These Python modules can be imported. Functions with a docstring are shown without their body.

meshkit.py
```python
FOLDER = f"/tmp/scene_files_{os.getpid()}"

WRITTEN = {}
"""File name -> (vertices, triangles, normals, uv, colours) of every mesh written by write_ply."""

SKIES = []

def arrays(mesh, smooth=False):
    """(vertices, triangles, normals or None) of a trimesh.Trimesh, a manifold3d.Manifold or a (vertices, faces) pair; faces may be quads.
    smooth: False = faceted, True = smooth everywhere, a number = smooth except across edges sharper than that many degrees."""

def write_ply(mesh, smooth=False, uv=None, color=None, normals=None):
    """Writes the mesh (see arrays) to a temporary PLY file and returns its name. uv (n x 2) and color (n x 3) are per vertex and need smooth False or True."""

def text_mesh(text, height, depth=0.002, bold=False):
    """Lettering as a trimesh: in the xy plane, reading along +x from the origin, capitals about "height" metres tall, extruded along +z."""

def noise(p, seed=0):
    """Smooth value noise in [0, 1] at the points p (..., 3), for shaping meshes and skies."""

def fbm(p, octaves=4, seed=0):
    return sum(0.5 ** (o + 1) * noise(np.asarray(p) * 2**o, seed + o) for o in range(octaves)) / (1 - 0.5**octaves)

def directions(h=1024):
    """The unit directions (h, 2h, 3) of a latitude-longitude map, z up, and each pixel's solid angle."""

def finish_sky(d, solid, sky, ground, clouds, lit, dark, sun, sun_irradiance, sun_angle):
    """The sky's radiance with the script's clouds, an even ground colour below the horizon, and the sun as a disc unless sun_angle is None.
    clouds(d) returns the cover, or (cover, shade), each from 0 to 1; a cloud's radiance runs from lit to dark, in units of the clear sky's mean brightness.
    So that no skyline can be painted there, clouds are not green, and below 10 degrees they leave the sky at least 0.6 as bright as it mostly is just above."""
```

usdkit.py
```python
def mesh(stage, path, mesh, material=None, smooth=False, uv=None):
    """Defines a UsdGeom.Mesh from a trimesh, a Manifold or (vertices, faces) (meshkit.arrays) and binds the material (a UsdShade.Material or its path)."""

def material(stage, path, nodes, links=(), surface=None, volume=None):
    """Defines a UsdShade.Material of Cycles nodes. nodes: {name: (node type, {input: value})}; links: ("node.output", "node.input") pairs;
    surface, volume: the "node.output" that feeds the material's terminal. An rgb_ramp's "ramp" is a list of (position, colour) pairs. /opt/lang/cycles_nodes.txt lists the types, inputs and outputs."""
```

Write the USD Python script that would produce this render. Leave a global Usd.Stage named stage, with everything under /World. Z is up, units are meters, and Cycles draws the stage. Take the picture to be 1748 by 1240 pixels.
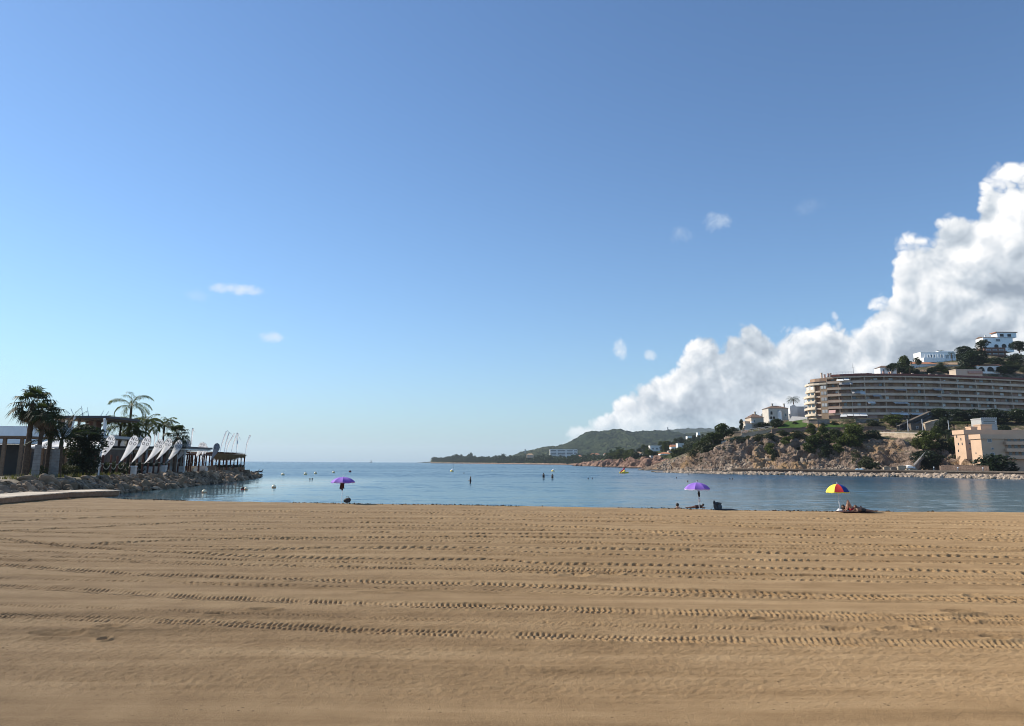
import math, random
import numpy as np, trimesh, manifold3d, shapely, shapely.geometry as sg
from scipy.interpolate import RBFInterpolator
import usdkit, meshkit
from pxr import Usd, UsdGeom, UsdLux, UsdShade, Gf, Sdf

stage = Usd.Stage.CreateInMemory()
UsdGeom.SetStageUpAxis(stage, UsdGeom.Tokens.z)
UsdGeom.SetStageMetersPerUnit(stage, 1.0)
world = UsdGeom.Xform.Define(stage, '/World')
UsdGeom.Scope.Define(stage, '/World/Looks')
PI = math.pi
rnd = random.Random(11)
rng = np.random.default_rng(7)

# ------------------------------------------------------------------ camera
FPX, CX, CY = 1220.0, 873.5, 569.0            # focal length and optical centre, in pixels of the 1748 x 1240 photograph
PITCH = math.atan2(790.3 - CY, FPX)
ROLL = 0.0060
CAM_Z = 3.0                                    # eye above the sand
SEA_Z = -0.5
_f0 = np.array([0, math.cos(PITCH), math.sin(PITCH)]); _u0 = np.array([0, -math.sin(PITCH), math.cos(PITCH)]); _r0 = np.array([1.0, 0, 0])
CR = _r0 * math.cos(ROLL) + _u0 * math.sin(ROLL); CU = _u0 * math.cos(ROLL) - _r0 * math.sin(ROLL); CF = _f0
EYE = np.array([0, 0, CAM_Z])
AP = 36.0
cam = UsdGeom.Camera.Define(stage, '/World/camera')
cam.AddTransformOp().Set(Gf.Matrix4d(*CR, 0, *CU, 0, *(-CF), 0, *EYE, 1))
cam.CreateHorizontalApertureAttr(AP); cam.CreateVerticalApertureAttr(AP * 726 / 1024)
cam.CreateFocalLengthAttr(FPX / 1748 * AP)
cam.CreateHorizontalApertureOffsetAttr((874 - CX) / 1748 * AP)
cam.CreateVerticalApertureOffsetAttr(-(620 - CY) / 1748 * AP)
cam.CreateClippingRangeAttr(Gf.Vec2f(0.1, 60000))
cam.CreateExposureAttr(0.53)

def ray(px, py):
    d = CF + CR * ((px - CX) / FPX) + CU * ((CY - py) / FPX)
    return d / np.linalg.norm(d)
def P(px, py, Y):
    """The point seen at a pixel of the photograph, Y metres ahead."""
    d = ray(px, py)
    return EYE + d * (Y / d[1])
def G(px, py, z=0.0):
    """The point seen at a pixel, on the level z."""
    d = ray(px, py)
    return EYE + d * ((z - CAM_Z) / d[2])
def azel(px, py):
    d = ray(px, py)
    return math.atan2(d[0], d[1]), math.asin(d[2])

# ------------------------------------------------------------------ sky, sun
SUN_AZ, SUN_EL = math.radians(-67), math.radians(36)
SUN = np.array([math.sin(SUN_AZ) * math.cos(SUN_EL), math.cos(SUN_AZ) * math.cos(SUN_EL), math.sin(SUN_EL)])
SKY_STRENGTH = 0.09
SKY_LOOK = 0.13                               # strength at which the cloud and haze tints below are written
SUN_INTENSITY = 1.25

SKY_AIR = (1.0, 0.1, 2.0)
HAZE = 4.6e-5
SAND = ((.115, .068, .031), (.345, .218, .105), (.53, .36, .19))
CLOUD = ((.34, .40, .48), (.61, .675, .745), (1.06, 1.06, 1.06), (.80, .88, .96))

class Graph:
    """Writes Cycles nodes from expressions; a value is a number or 'node.output'."""
    def __init__(self): self.nodes, self.links, self.k = {}, [], 0
    def add(self, kind, out, **inputs):
        name = f'n{self.k}'; self.k += 1
        plain = {}
        for a, b in inputs.items():
            if isinstance(b, str) and '.' in b: self.links.append((b, f'{name}.{a}'))
            else: plain[a] = b
        self.nodes[name] = (kind, plain)
        return f'{name}.{out}'
    def m(self, op, a, b=0.0, c=0.0): return self.add('math', 'value', math_type=op, value1=a, value2=b, value3=c)
    def vm(self, op, a, b=(0, 0, 0), **k): return self.add('vector_math', 'vector', math_type=op, vector1=a, vector2=b, **k)
    def step(self, v, lo, hi, a=0.0, b=1.0): return self.add('map_range', 'result', range_type='smoothstep', value=v, from_min=lo, from_max=hi, to_min=a, to_max=b, clamp=True)
    def lin(self, v, lo, hi, a=0.0, b=1.0): return self.add('map_range', 'result', range_type='linear', value=v, from_min=lo, from_max=hi, to_min=a, to_max=b, clamp=True)
    def noise(self, v, scale, detail=2, rough=.5, dist=0.0, out='fac', **k): return self.add('noise_texture', out, vector=v, scale=scale, detail=detail, roughness=rough, distortion=dist, **k)
    def mixc(self, f, a, b, kind='mix'): return self.add('mix', 'color', mix_type=kind, fac=f, color1=a, color2=b)
    def ramp(self, f, stops, interpolate=True): return self.add('rgb_ramp', 'color', fac=f, ramp=stops, interpolate=interpolate)
    def make(self, name, surface=None, volume=None):
        return usdkit.material(stage, f'/World/Looks/{name}', self.nodes, self.links, surface=surface, volume=volume)

# upper edge of the cumulus bank, seen from the beach (azimuth, elevation in degrees)
BANK_PX = [(600, 800), (850, 788), (930, 778), (972, 735), (985, 704), (1004, 687), (1030, 682), (1048, 662), (1061, 640), (1092, 634), (1127, 619), (1154, 603), (1165, 578),
           (1176, 556), (1193, 537), (1218, 541), (1226, 560), (1242, 542), (1277, 533), (1308, 541), (1326, 553), (1356, 545), (1383, 525), (1418, 518), (1440, 523), (1462, 531),
           (1475, 526), (1481, 498), (1506, 479), (1515, 455), (1519, 430), (1522, 395), (1546, 379), (1577, 376), (1592, 352), (1621, 343), (1656, 334), (1668, 312), (1676, 285), (1704, 276), (1760, 268)]
_bank = [tuple(math.degrees(v) for v in azel(*p)) for p in BANK_PX] + [(42, 24), (48, 20), (53, 23), (60, 16), (68, 18), (80, 9), (95, 4), (110, 0)]
BANK_AZ0, BANK_AZ1, BANK_TOP = -20.0, 115.0, 40.0
WISPS = [(400, 494, 2.3, .55, .75), (462, 573, 1.3, .6, .60), (1225, 378, 1.5, 1.1, .50), (1166, 402, 1.4, .9, .36), (1060, 597, .75, 1.1, .85), (1109, 607, .7, .5, .65), (1385, 352, 1.5, .8, .10), (335, 505, 1., .6, .2)]

def make_sky():
    g = Graph()
    d = g.add('texture_coordinate', 'generated')
    d = g.vm('normalize', d)
    def axes(v):
        n = g.add('separate_xyz', 'x', vector=v).split('.')[0]
        return f'{n}.x', f'{n}.y', f'{n}.z'
    x, y, z = axes(d)
    az = g.m('degrees', g.m('arctan2', x, y)); el = g.m('degrees', g.m('arcsine', z))
    sky = g.add('sky_texture', 'color', sky_type='single_scattering', sun_disc=False, sun_elevation=SUN_EL, sun_rotation=SUN_AZ, altitude=0.0, air_density=SKY_AIR[0], aerosol_density=SKY_AIR[1], ozone_density=SKY_AIR[2])
    sky = g.vm('multiply', sky, (.82, .995, 1.15))
    pale = g.m('multiply', g.m('exponent', g.m('divide', g.m('absolute', el), -5.0)), .92)   # the hazy band that lies on the horizon all round
    sky = g.mixc(pale, sky, tuple(c / SKY_LOOK for c in (.30, .435, .54)))
    # cumulus: the height of the bank's edge above each direction, with puffs of several sizes
    stops = [((a - BANK_AZ0) / (BANK_AZ1 - BANK_AZ0), (max(e, 0) / BANK_TOP,) * 3) for a, e in _bank]
    def field(v):
        vx, vy, vz = axes(v)
        a = g.m('degrees', g.m('arctan2', vx, vy)); e = g.m('degrees', g.m('arcsine', vz))
        warp = g.add('noise_texture', 'color', vector=v, scale=16.0, detail=4.0, roughness=.55)
        wx, wy, wz = axes(g.vm('subtract', warp, (.5, .5, .5)))
        top = g.m('multiply', g.ramp(g.lin(g.m('add', a, g.m('multiply', wx, 2.2)), BANK_AZ0, BANK_AZ1), stops), BANK_TOP)
        top = g.m('add', top, g.m('multiply', wz, 2.0))
        p = g.vm('add', v, g.vm('scale', warp, scale=.03))
        def billow(scale):                       # rounded lumps with creases between them
            return g.m('absolute', g.m('subtract', g.m('multiply', g.noise(p, scale, 0.0), 2.0), 1.0))
        puff = g.m('add', g.m('add', g.m('multiply', billow(22.0), .62), g.m('multiply', billow(47.0), .30)), g.m('multiply', billow(105.0), .16))
        puff2 = g.m('multiply', billow(9.0), 1.0)
        body = g.m('subtract', top, e)
        return body, g.m('subtract', puff, .35), g.m('subtract', puff2, .3)
    body, puff, puff2 = field(d)
    toward = tuple(.017 * c for c in (-0.60, -0.35, 0.72))
    body_s, puff_s, puff2_s = field(g.vm('normalize', g.vm('add', d, toward)))
    edge = g.m('add', g.m('add', body, g.m('multiply', puff, 3.2)), -.75)
    cover = g.step(edge, -.15, .8)
    soft = g.lin(az, -3.0, 7.0, .22, 1.0)                       # the far end of the bank thins out
    low = g.lin(el, 0.5, 4.2, .40, 1.0)
    cover = g.m('multiply', g.m('multiply', cover, soft), low)
    slope = g.m('add', g.m('multiply', g.m('subtract', puff, puff_s), .95), g.m('multiply', g.m('subtract', puff2, puff2_s), 1.6))
    rim = g.step(body, 0.2, 8.5, .60, 0.0)
    billow = g.m('multiply', puff2, .22)
    big = g.m('add', g.m('multiply', g.m('subtract', g.noise(d, 6.0, 3, .5), .5), 1.5), g.m('multiply', g.m('subtract', g.noise(d, 19.0, 3, .55), .5), .55))
    light = g.m('add', g.m('add', g.m('add', slope, rim), billow), g.m('add', big, .38))
    light = g.add('clamp', 'result', value=light, min=0.0, max=1.0)
    k = 1 / SKY_LOOK
    tint = g.ramp(light, [(0, tuple(k * c for c in CLOUD[0])), (.5, tuple(k * c for c in CLOUD[1])), (1, tuple(k * c for c in CLOUD[2]))])
    # small torn clouds standing apart
    wn = g.noise(d, 20.0, 5, .62, .5); wn2 = g.noise(d, 75.0, 4, .65)
    tear = g.m('add', g.m('multiply', wn, .75), g.m('multiply', wn2, .25))
    wisps = 0.0
    for px, py, sa, se, amount in WISPS:
        a0, e0 = (math.degrees(v) for v in azel(px, py))
        qa = g.m('divide', g.m('subtract', az, a0), sa); qe = g.m('divide', g.m('subtract', el, e0), se)
        r2 = g.m('add', g.m('multiply', qa, qa), g.m('multiply', qe, qe))
        w = g.m('multiply', g.step(g.m('subtract', g.m('multiply', tear, 1.75), g.m('add', .50, g.m('multiply', r2, .42))), .02, .62), amount)
        wisps = g.m('maximum', wisps, w)
    wisps = g.m('minimum', g.m('multiply', wisps, 1.25), .9)
    col = g.mixc(wisps, sky, tuple(k * c for c in CLOUD[3]))
    col = g.mixc(cover, col, tint)
    bg = g.add('background_shader', 'background', color=col, strength=SKY_STRENGTH)
    return g.make('sky_air', surface=bg)

sky = UsdLux.DomeLight.Define(stage, '/World/sky')
sky.CreateIntensityAttr(1.0)
UsdShade.MaterialBindingAPI.Apply(sky.GetPrim()).Bind(make_sky())
sky.GetPrim().SetCustomDataByKey('kind', 'structure')
sky.GetPrim().SetCustomDataByKey('label', 'blue morning sky with a white cumulus bank rising on the right')
sky.GetPrim().SetCustomDataByKey('category', 'sky')

sun = UsdLux.DistantLight.Define(stage, '/World/sun')
sun.CreateIntensityAttr(SUN_INTENSITY); sun.CreateAngleAttr(0.53); sun.CreateNormalizeAttr(True)
sun.CreateColorAttr(Gf.Vec3f(1.0, 0.93, 0.82))
_z = SUN; _x = np.cross([0, 0, 1], _z); _x /= np.linalg.norm(_x); _y = np.cross(_z, _x)
sun.AddTransformOp().Set(Gf.Matrix4d(*_x, 0, *_y, 0, *_z, 0, 0, 0, 0, 1))

# ------------------------------------------------------------------ helpers
_count = {}
def _free(parent, name):
    k = _count.get((parent, name), 0); _count[(parent, name)] = k + 1
    return f'{parent}/{name}' if k == 0 else f'{parent}/{name}_{k:03d}'
def say(prim, label=None, cat=None, group=None, kind=None):
    for k, v in (('label', label), ('category', cat), ('group', group), ('kind', kind)):
        if v: prim.SetCustomDataByKey(k, v)
    return prim
def place(x, loc=(0, 0, 0), rotz=0.0, scale=(1, 1, 1)):
    x.AddTranslateOp().Set(Gf.Vec3d(*map(float, loc))); x.AddRotateZOp().Set(math.degrees(rotz)); x.AddScaleOp().Set(Gf.Vec3f(*map(float, scale)))
def thing(name, label, cat, loc=(0, 0, 0), rotz=0.0, group=None, scale=(1, 1, 1), kind=None):
    x = UsdGeom.Xform.Define(stage, _free('/World', name)); place(x, loc, rotz, scale)
    return say(x.GetPrim(), label, cat, group, kind)
def part(parent, name, mesh, mat, smooth=False, label=None, kind=None):
    p = str(parent.GetPath()) if hasattr(parent, 'GetPath') else parent
    m = usdkit.mesh(stage, _free(p, name), mesh, mat, smooth=smooth)
    return say(m.GetPrim(), label, None, None, kind)
def single(name, mesh, mat, label, cat, group=None, kind=None, smooth=False):
    m = usdkit.mesh(stage, _free('/World', name), mesh, mat, smooth=smooth)
    return say(m.GetPrim(), label, cat, group, kind)
def copy_of(root, loc, rotz=0.0, scale=(1, 1, 1), label=None, group=None, cat=None):
    name = root.GetName().rstrip('0123456789').rstrip('_')
    x = UsdGeom.Xform.Define(stage, _free('/World', name)); place(x, loc, rotz, scale)
    x.GetPrim().GetReferences().AddInternalReference(root.GetPath()); x.GetPrim().SetInstanceable(True)
    return say(x.GetPrim(), label, cat, group)

cat_ = trimesh.util.concatenate
def box(x0, x1, y0, y1, z0, z1):
    b = trimesh.creation.box((abs(x1 - x0), abs(y1 - y0), abs(z1 - z0))); b.apply_translation(((x0 + x1) / 2, (y0 + y1) / 2, (z0 + z1) / 2)); return b
def tube(points, r0, r1=None, n=6, cap=True):
    """A tapering round bar along a polyline."""
    p = np.asarray(points, float); r1 = r0 if r1 is None else r1
    t = np.gradient(p, axis=0); t /= np.linalg.norm(t, axis=1, keepdims=True) + 1e-9
    ref = np.array([0, 0, 1.0]) if abs(t[:, 2]).mean() < .8 else np.array([1.0, 0, 0])
    a = np.cross(t, ref); a /= np.linalg.norm(a, axis=1, keepdims=True) + 1e-9; b = np.cross(t, a)
    k = np.linspace(0, 2 * PI, n, endpoint=False)
    rad = np.linspace(r0, r1, len(p))[:, None, None] if np.ndim(r0) == 0 else np.asarray(r0)[:, None, None]
    v = p[:, None] + rad * (np.cos(k)[None, :, None] * a[:, None] + np.sin(k)[None, :, None] * b[:, None])
    f = []
    for i in range(len(p) - 1):
        for j in range(n):
            q = i * n + j; s = i * n + (j + 1) % n
            f += [(q, s, s + n), (q, s + n, q + n)]
    v = v.reshape(-1, 3)
    if cap:
        e = len(v); v = np.vstack([v, p[0], p[-1]]); L = (len(p) - 1) * n
        for j in range(n): f += [(e, (j + 1) % n, j), (e + 1, L + j, L + (j + 1) % n)]
    return trimesh.Trimesh(v, np.array(f)[:, ::-1], process=False)
def grid_mesh(V):
    """Triangles of a rows x columns array of points."""
    h, w = V.shape[:2]; i = np.arange(h * w).reshape(h, w)
    f = np.stack([i[:-1, :-1], i[:-1, 1:], i[1:, 1:], i[:-1, :-1], i[1:, 1:], i[1:, :-1]], -1).reshape(-1, 3)
    return trimesh.Trimesh(V.reshape(-1, 3), f, process=False)
def prism(poly, z0, z1):
    """An upright prism over a polygon of (x, y)."""
    p = sg.Polygon(poly); p = p if p.exterior.is_ccw else sg.Polygon(list(poly)[::-1])
    m = trimesh.creation.extrude_polygon(p, z1 - z0); m.apply_translation((0, 0, z0)); return m
def moved(m, loc=(0, 0, 0), rz=0.0, rx=0.0, ry=0.0, s=1.0):
    m = m.copy(); m.apply_scale(s)
    for a, ax in ((rx, (1, 0, 0)), (ry, (0, 1, 0)), (rz, (0, 0, 1))):
        if a: m.apply_transform(trimesh.transformations.rotation_matrix(a, ax))
    m.apply_translation(loc); return m
def rock(seed, size, n=2, rough=.35):
    r = np.random.default_rng(seed)
    m = trimesh.creation.icosphere(subdivisions=n); v = m.vertices
    for _ in range(9):                             # flats broken off the stone
        d = r.normal(size=3); d /= np.linalg.norm(d); c = r.uniform(.55, .9)
        over = np.maximum(v @ d - c, 0); v = v - over[:, None] * d
    v = v * (1 + rough * (meshkit.fbm(v * 1.7 + seed * 3.1, 3, seed)[:, None] - .5))
    m.vertices = v * np.asarray(size); return m
def noise3(p, s, octaves=3, seed=0): return meshkit.fbm(np.asarray(p, float) * s + 100.0, octaves, seed) - .5

def paint(name, color, rough=.7, vary=.12, scale=3.0, each=.0, bump=0.0, bscale=30.0, spec=.4, metallic=0.0, trans=None, stain=None):
    """A plain coloured surface with uneven tone; each varies the tone from thing to thing."""
    g = Graph(); pos = g.add('geometry', 'position')
    n = g.noise(pos, scale, 5, .6)
    f = g.lin(n, .3, .7, 1 - vary, 1 + vary)
    if each: f = g.m('multiply', f, g.lin(g.add('object_info', 'random'), 0, 1, 1 - each, 1 + each))
    col = g.vm('scale', tuple(color), scale=f)
    if stain: col = g.mixc(g.m('multiply', g.step(g.noise(pos, scale * .35, 6, .7), .5, .68), stain[1]), col, stain[0])
    kw = dict(base_color=col, roughness=rough, specular_ior_level=spec, metallic=metallic)
    if bump: kw['normal'] = g.add('bump', 'normal', height=g.noise(pos, bscale, 5, .65), strength=1.0, distance=bump)
    s = g.add('principled_bsdf', 'BSDF', **kw)
    if trans: s = g.add('mix_closure', 'closure', fac=trans, closure1=s, closure2=g.add('translucent_bsdf', 'BSDF', color=col))
    return g.make(name, surface=s)
def leafage(name, c0, c1, trans=.3, scale=.5, rough=.6):
    g = Graph(); pos = g.add('geometry', 'position')
    isl = g.add('geometry', 'random_per_island')
    n = g.noise(pos, scale, 3, .6)
    f = g.m('add', g.m('multiply', isl, .55), g.m('multiply', n, .6)); f = g.m('subtract', f, .1)
    f = g.m('add', f, g.m('multiply', g.m('subtract', g.add('object_info', 'random'), .5), .3))
    col = g.mixc(g.add('clamp', 'result', value=f), c0, c1)
    s = g.add('principled_bsdf', 'BSDF', base_color=col, roughness=rough, specular_ior_level=.3)
    s = g.add('mix_closure', 'closure', fac=trans, closure1=s, closure2=g.add('translucent_bsdf', 'BSDF', color=g.vm('multiply', col, (1.2, 1.15, .5))))
    return g.make(name, surface=s)

# ------------------------------------------------------------------ air
R_AIR = 12400.0
g = Graph()
haze = single('haze', box(-R_AIR, R_AIR, -R_AIR, R_AIR, -3.5, 265.0), g.make('hazy_air', volume=g.add('principled_volume', 'volume', color=(.80, .90, 1.0), density=HAZE, anisotropy=.2)),
              'thin bluish sea haze over the whole bay', 'haze', kind='stuff')

# ------------------------------------------------------------------ sea
g = Graph(); pos = g.add('geometry', 'position')
px_ = g.add('separate_xyz', 'x', vector=pos); py_ = px_.split('.')[0] + '.y'
far = g.step(py_, 60.0, 330.0)                      # open water is rougher than the cove
lane = g.noise(g.add('mapping', 'vector', vector=pos, scale=(.0035, .035, 1.0)), 1.0, 4, .6, .3)      # lanes of calm and ruffled water
lane2 = g.noise(g.add('mapping', 'vector', vector=pos, scale=(.012, .16, 1.0)), 1.0, 4, .6, .2)
calm = g.m('add', g.step(lane, .42, .58), g.m('multiply', g.m('subtract', g.step(lane2, .35, .65), .5), .7))
calm = g.add('clamp', 'result', value=calm)
near_quay = g.m('multiply', g.step(px_, -14.0, -40.0), g.step(py_, 175.0, 120.0))          # sheltered water along the quay
amp = g.m('multiply', g.m('add', .34, g.m('multiply', far, .95)), g.lin(calm, 0, 1, .06, 1.8)); amp = g.m('multiply', amp, g.lin(near_quay, 0, 1, 1.0, .16))
def tilt(scale, sx, detail): return g.vm('subtract', g.add('noise_texture', 'color', vector=g.add('mapping', 'vector', vector=pos, scale=(sx, 1.0, 1.0)), scale=scale, detail=detail, roughness=.55), (.5, .5, .5))
tl = g.vm('add', g.vm('scale', tilt(.42, .5, 2.0), scale=.75), g.vm('scale', tilt(1.7, .6, 2.0), scale=.8))
nrm = g.vm('normalize', g.vm('add', g.vm('multiply', g.vm('scale', tl, scale=amp), (.8, 1.0, 0.0)), (0, 0, 1)))
shallow = g.mixc(g.step(py_, 55.0, 190.0), (.050, .100, .115), (.007, .042, .072))
sea_s = g.add('principled_bsdf', 'BSDF', base_color=shallow, roughness=g.lin(near_quay, 0, 1, .20, .07), ior=1.33, normal=nrm)
th = np.linspace(0, 2 * PI, 97)[:-1]; ring = []
for r in (60, 200, 600, 2000, 5000, 9000, 12300): ring.append(np.stack([r * np.cos(th), r * np.sin(th) * 1.0, np.full(96, SEA_Z)], 1))
v = np.vstack([[[0, 0, SEA_Z]]] + ring); f = [(0, 1 + j, 1 + (j + 1) % 96) for j in range(96)]
for i in range(6):
    for j in range(96):
        a, b = 1 + i * 96 + j, 1 + i * 96 + (j + 1) % 96; f += [(a, a + 96, b + 96), (a, b + 96, b)]
single('sea', trimesh.Trimesh(v, f, process=False), g.make('sea_water', surface=sea_s), 'calm blue sea of the bay with smooth and ruffled lanes', 'sea', kind='structure')

# ------------------------------------------------------------------ sand
EDGE_PX = [(-60, 838), (60, 843), (150, 846.5), (200, 849.5), (240, 851.5), (330, 853.5), (450, 855.5), (600, 858), (760, 860.5), (874, 862.3), (1050, 865), (1180, 867.5), (1320, 869.8), (1450, 871.3), (1600, 872.2), (1800, 873)]
EDGE = np.array([G(*p, z=0.0)[:2] for p in EDGE_PX])
def edge_y(x): return np.interp(x, EDGE[:, 0], EDGE[:, 1])

#  tyre tracks: pixels along the track, half width, depth, lug height, lug spacing
TRACKS = [
    ([(-40, 1048), (31, 1051), (252, 1059), (600, 1076), (899, 1085.5), (1180, 1094), (1430, 1100), (1790, 1107)], .23, .030, .026, .105),
    ([(-40, 999), (31, 1002), (252, 1014), (352, 1021), (600, 1031), (766, 1036), (1180, 1048.5), (1382, 1051), (1548, 1054), (1790, 1058)], .26, .034, .029, .115),
    ([(1290, 1056), (1515, 1063), (1714, 1067), (1800, 1068)], .18, .018, .016, .11),
    ([(-40, 965), (31, 968), (219, 981), (451, 989), (600, 994), (799, 998), (998, 1004), (1180, 1011), (1349, 1016), (1548, 1021.5), (1790, 1022)], .27, .035, .034, .15),
    ([(-40, 917), (31, 923), (119, 933), (252, 942), (352, 946), (484, 951), (600, 954.5), (832, 956.5), (932, 963), (1203, 966), (1415, 971), (1565, 974), (1790, 981)], .24, .035, .045, .25),
    ([(129, 929), (352, 921), (600, 917), (899, 918), (1180, 921.5), (1449, 929), (1790, 941)], .24, .030, .042, .26),
    ([(352, 940), (600, 936), (899, 936), (1180, 940), (1316, 944.5), (1482, 948), (1790, 955)], .25, .035, .044, .30),
    ([(-40, 909), (31, 905), (252, 896), (352, 892), (600, 891), (899, 896), (1150, 910), (1400, 914), (1714, 926), (1790, 928)], .24, .028, .040, .28),
    ([(-40, 893), (31, 889), (186, 883), (319, 882), (600, 884), (900, 887), (1150, 893), (1300, 901), (1482, 908), (1790, 917)], .26, .028, .045, .32),
    ([(-40, 876), (31, 873), (252, 871.5), (600, 874), (900, 879), (1283, 894), (1482, 897.5), (1790, 907)], .24, .024, .040, .32),
    ([(-40, 955), (31, 958), (186, 959.5), (352, 964), (600, 970), (900, 974), (1180, 979.5), (1400, 984), (1790, 987)], .22, .018, .020, .13),
    ([(-40, 952), (160, 953), (250, 957)], .2, .012, .02, .2),
    ([(600, 909), (900, 911), (1180, 914), (1500, 919), (1790, 924)], .25, .018, .022, .3),
    ([(300, 905), (600, 901), (900, 904), (1200, 908)], .25, .018, .024, .3),
    ([(600, 868), (900, 872), (1200, 880), (1500, 886), (1790, 891)], .3, .02, .03, .35),
]
for i_, (y0, ym, y1) in enumerate(((1030, 1062, 1084), (985, 1010, 1030), (940, 968, 993), (946, 977, 1000), (931, 948, 960), (913, 926, 936), (900, 905, 918), (893, 898, 922), (881, 891, 903), (880, 884, 910), (868, 880, 893), (866, 876, 897), (862, 871, 884), (858, 869, 881), (906, 922, 947), (925, 942, 964))):
    TRACKS.append(([(-40, y0), (420, y0 * .45 + ym * .55), (874, ym), (1300, ym * .5 + y1 * .5 + 1), (1790, y1)], .12 + .05 * (i_ % 3), .016, .013 + .004 * (i_ % 4), (.105, .19, .15, .24)[i_ % 4]))     # fainter passes of the rake between the deep ones
SCRAPES = [[(-40, 980), (31, 981), (285, 991), (352, 996), (600, 1007), (900, 1014.5), (1180, 1022), (1450, 1027), (1790, 1032)], [(600, 929), (900, 927.5), (1100, 929)], [(40, 1080), (300, 1075), (520, 1079)]]
SCUFFS = [(100, 1082, .35, .10), (185, 1070, .20, .08), (450, 1041, .22, .07), (1440, 1079, .30, .16), (1540, 1077, .22, .10), (1572, 1075, .14, .08), (1640, 1046, .28, .1), (1646, 1060, .16, .1), (1665, 1019, .15, .1), (1555, 988, .4, .08), (178, 1090, .08, .06), (370, 1049, .2, .06), (640, 1013, .3, .05), (710, 1009, .3, .05), (1700, 1095, .2, .1), (980, 984, .3, .15), (1040, 980, .3, .12), (1300, 1060, .18, .06)]

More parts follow.
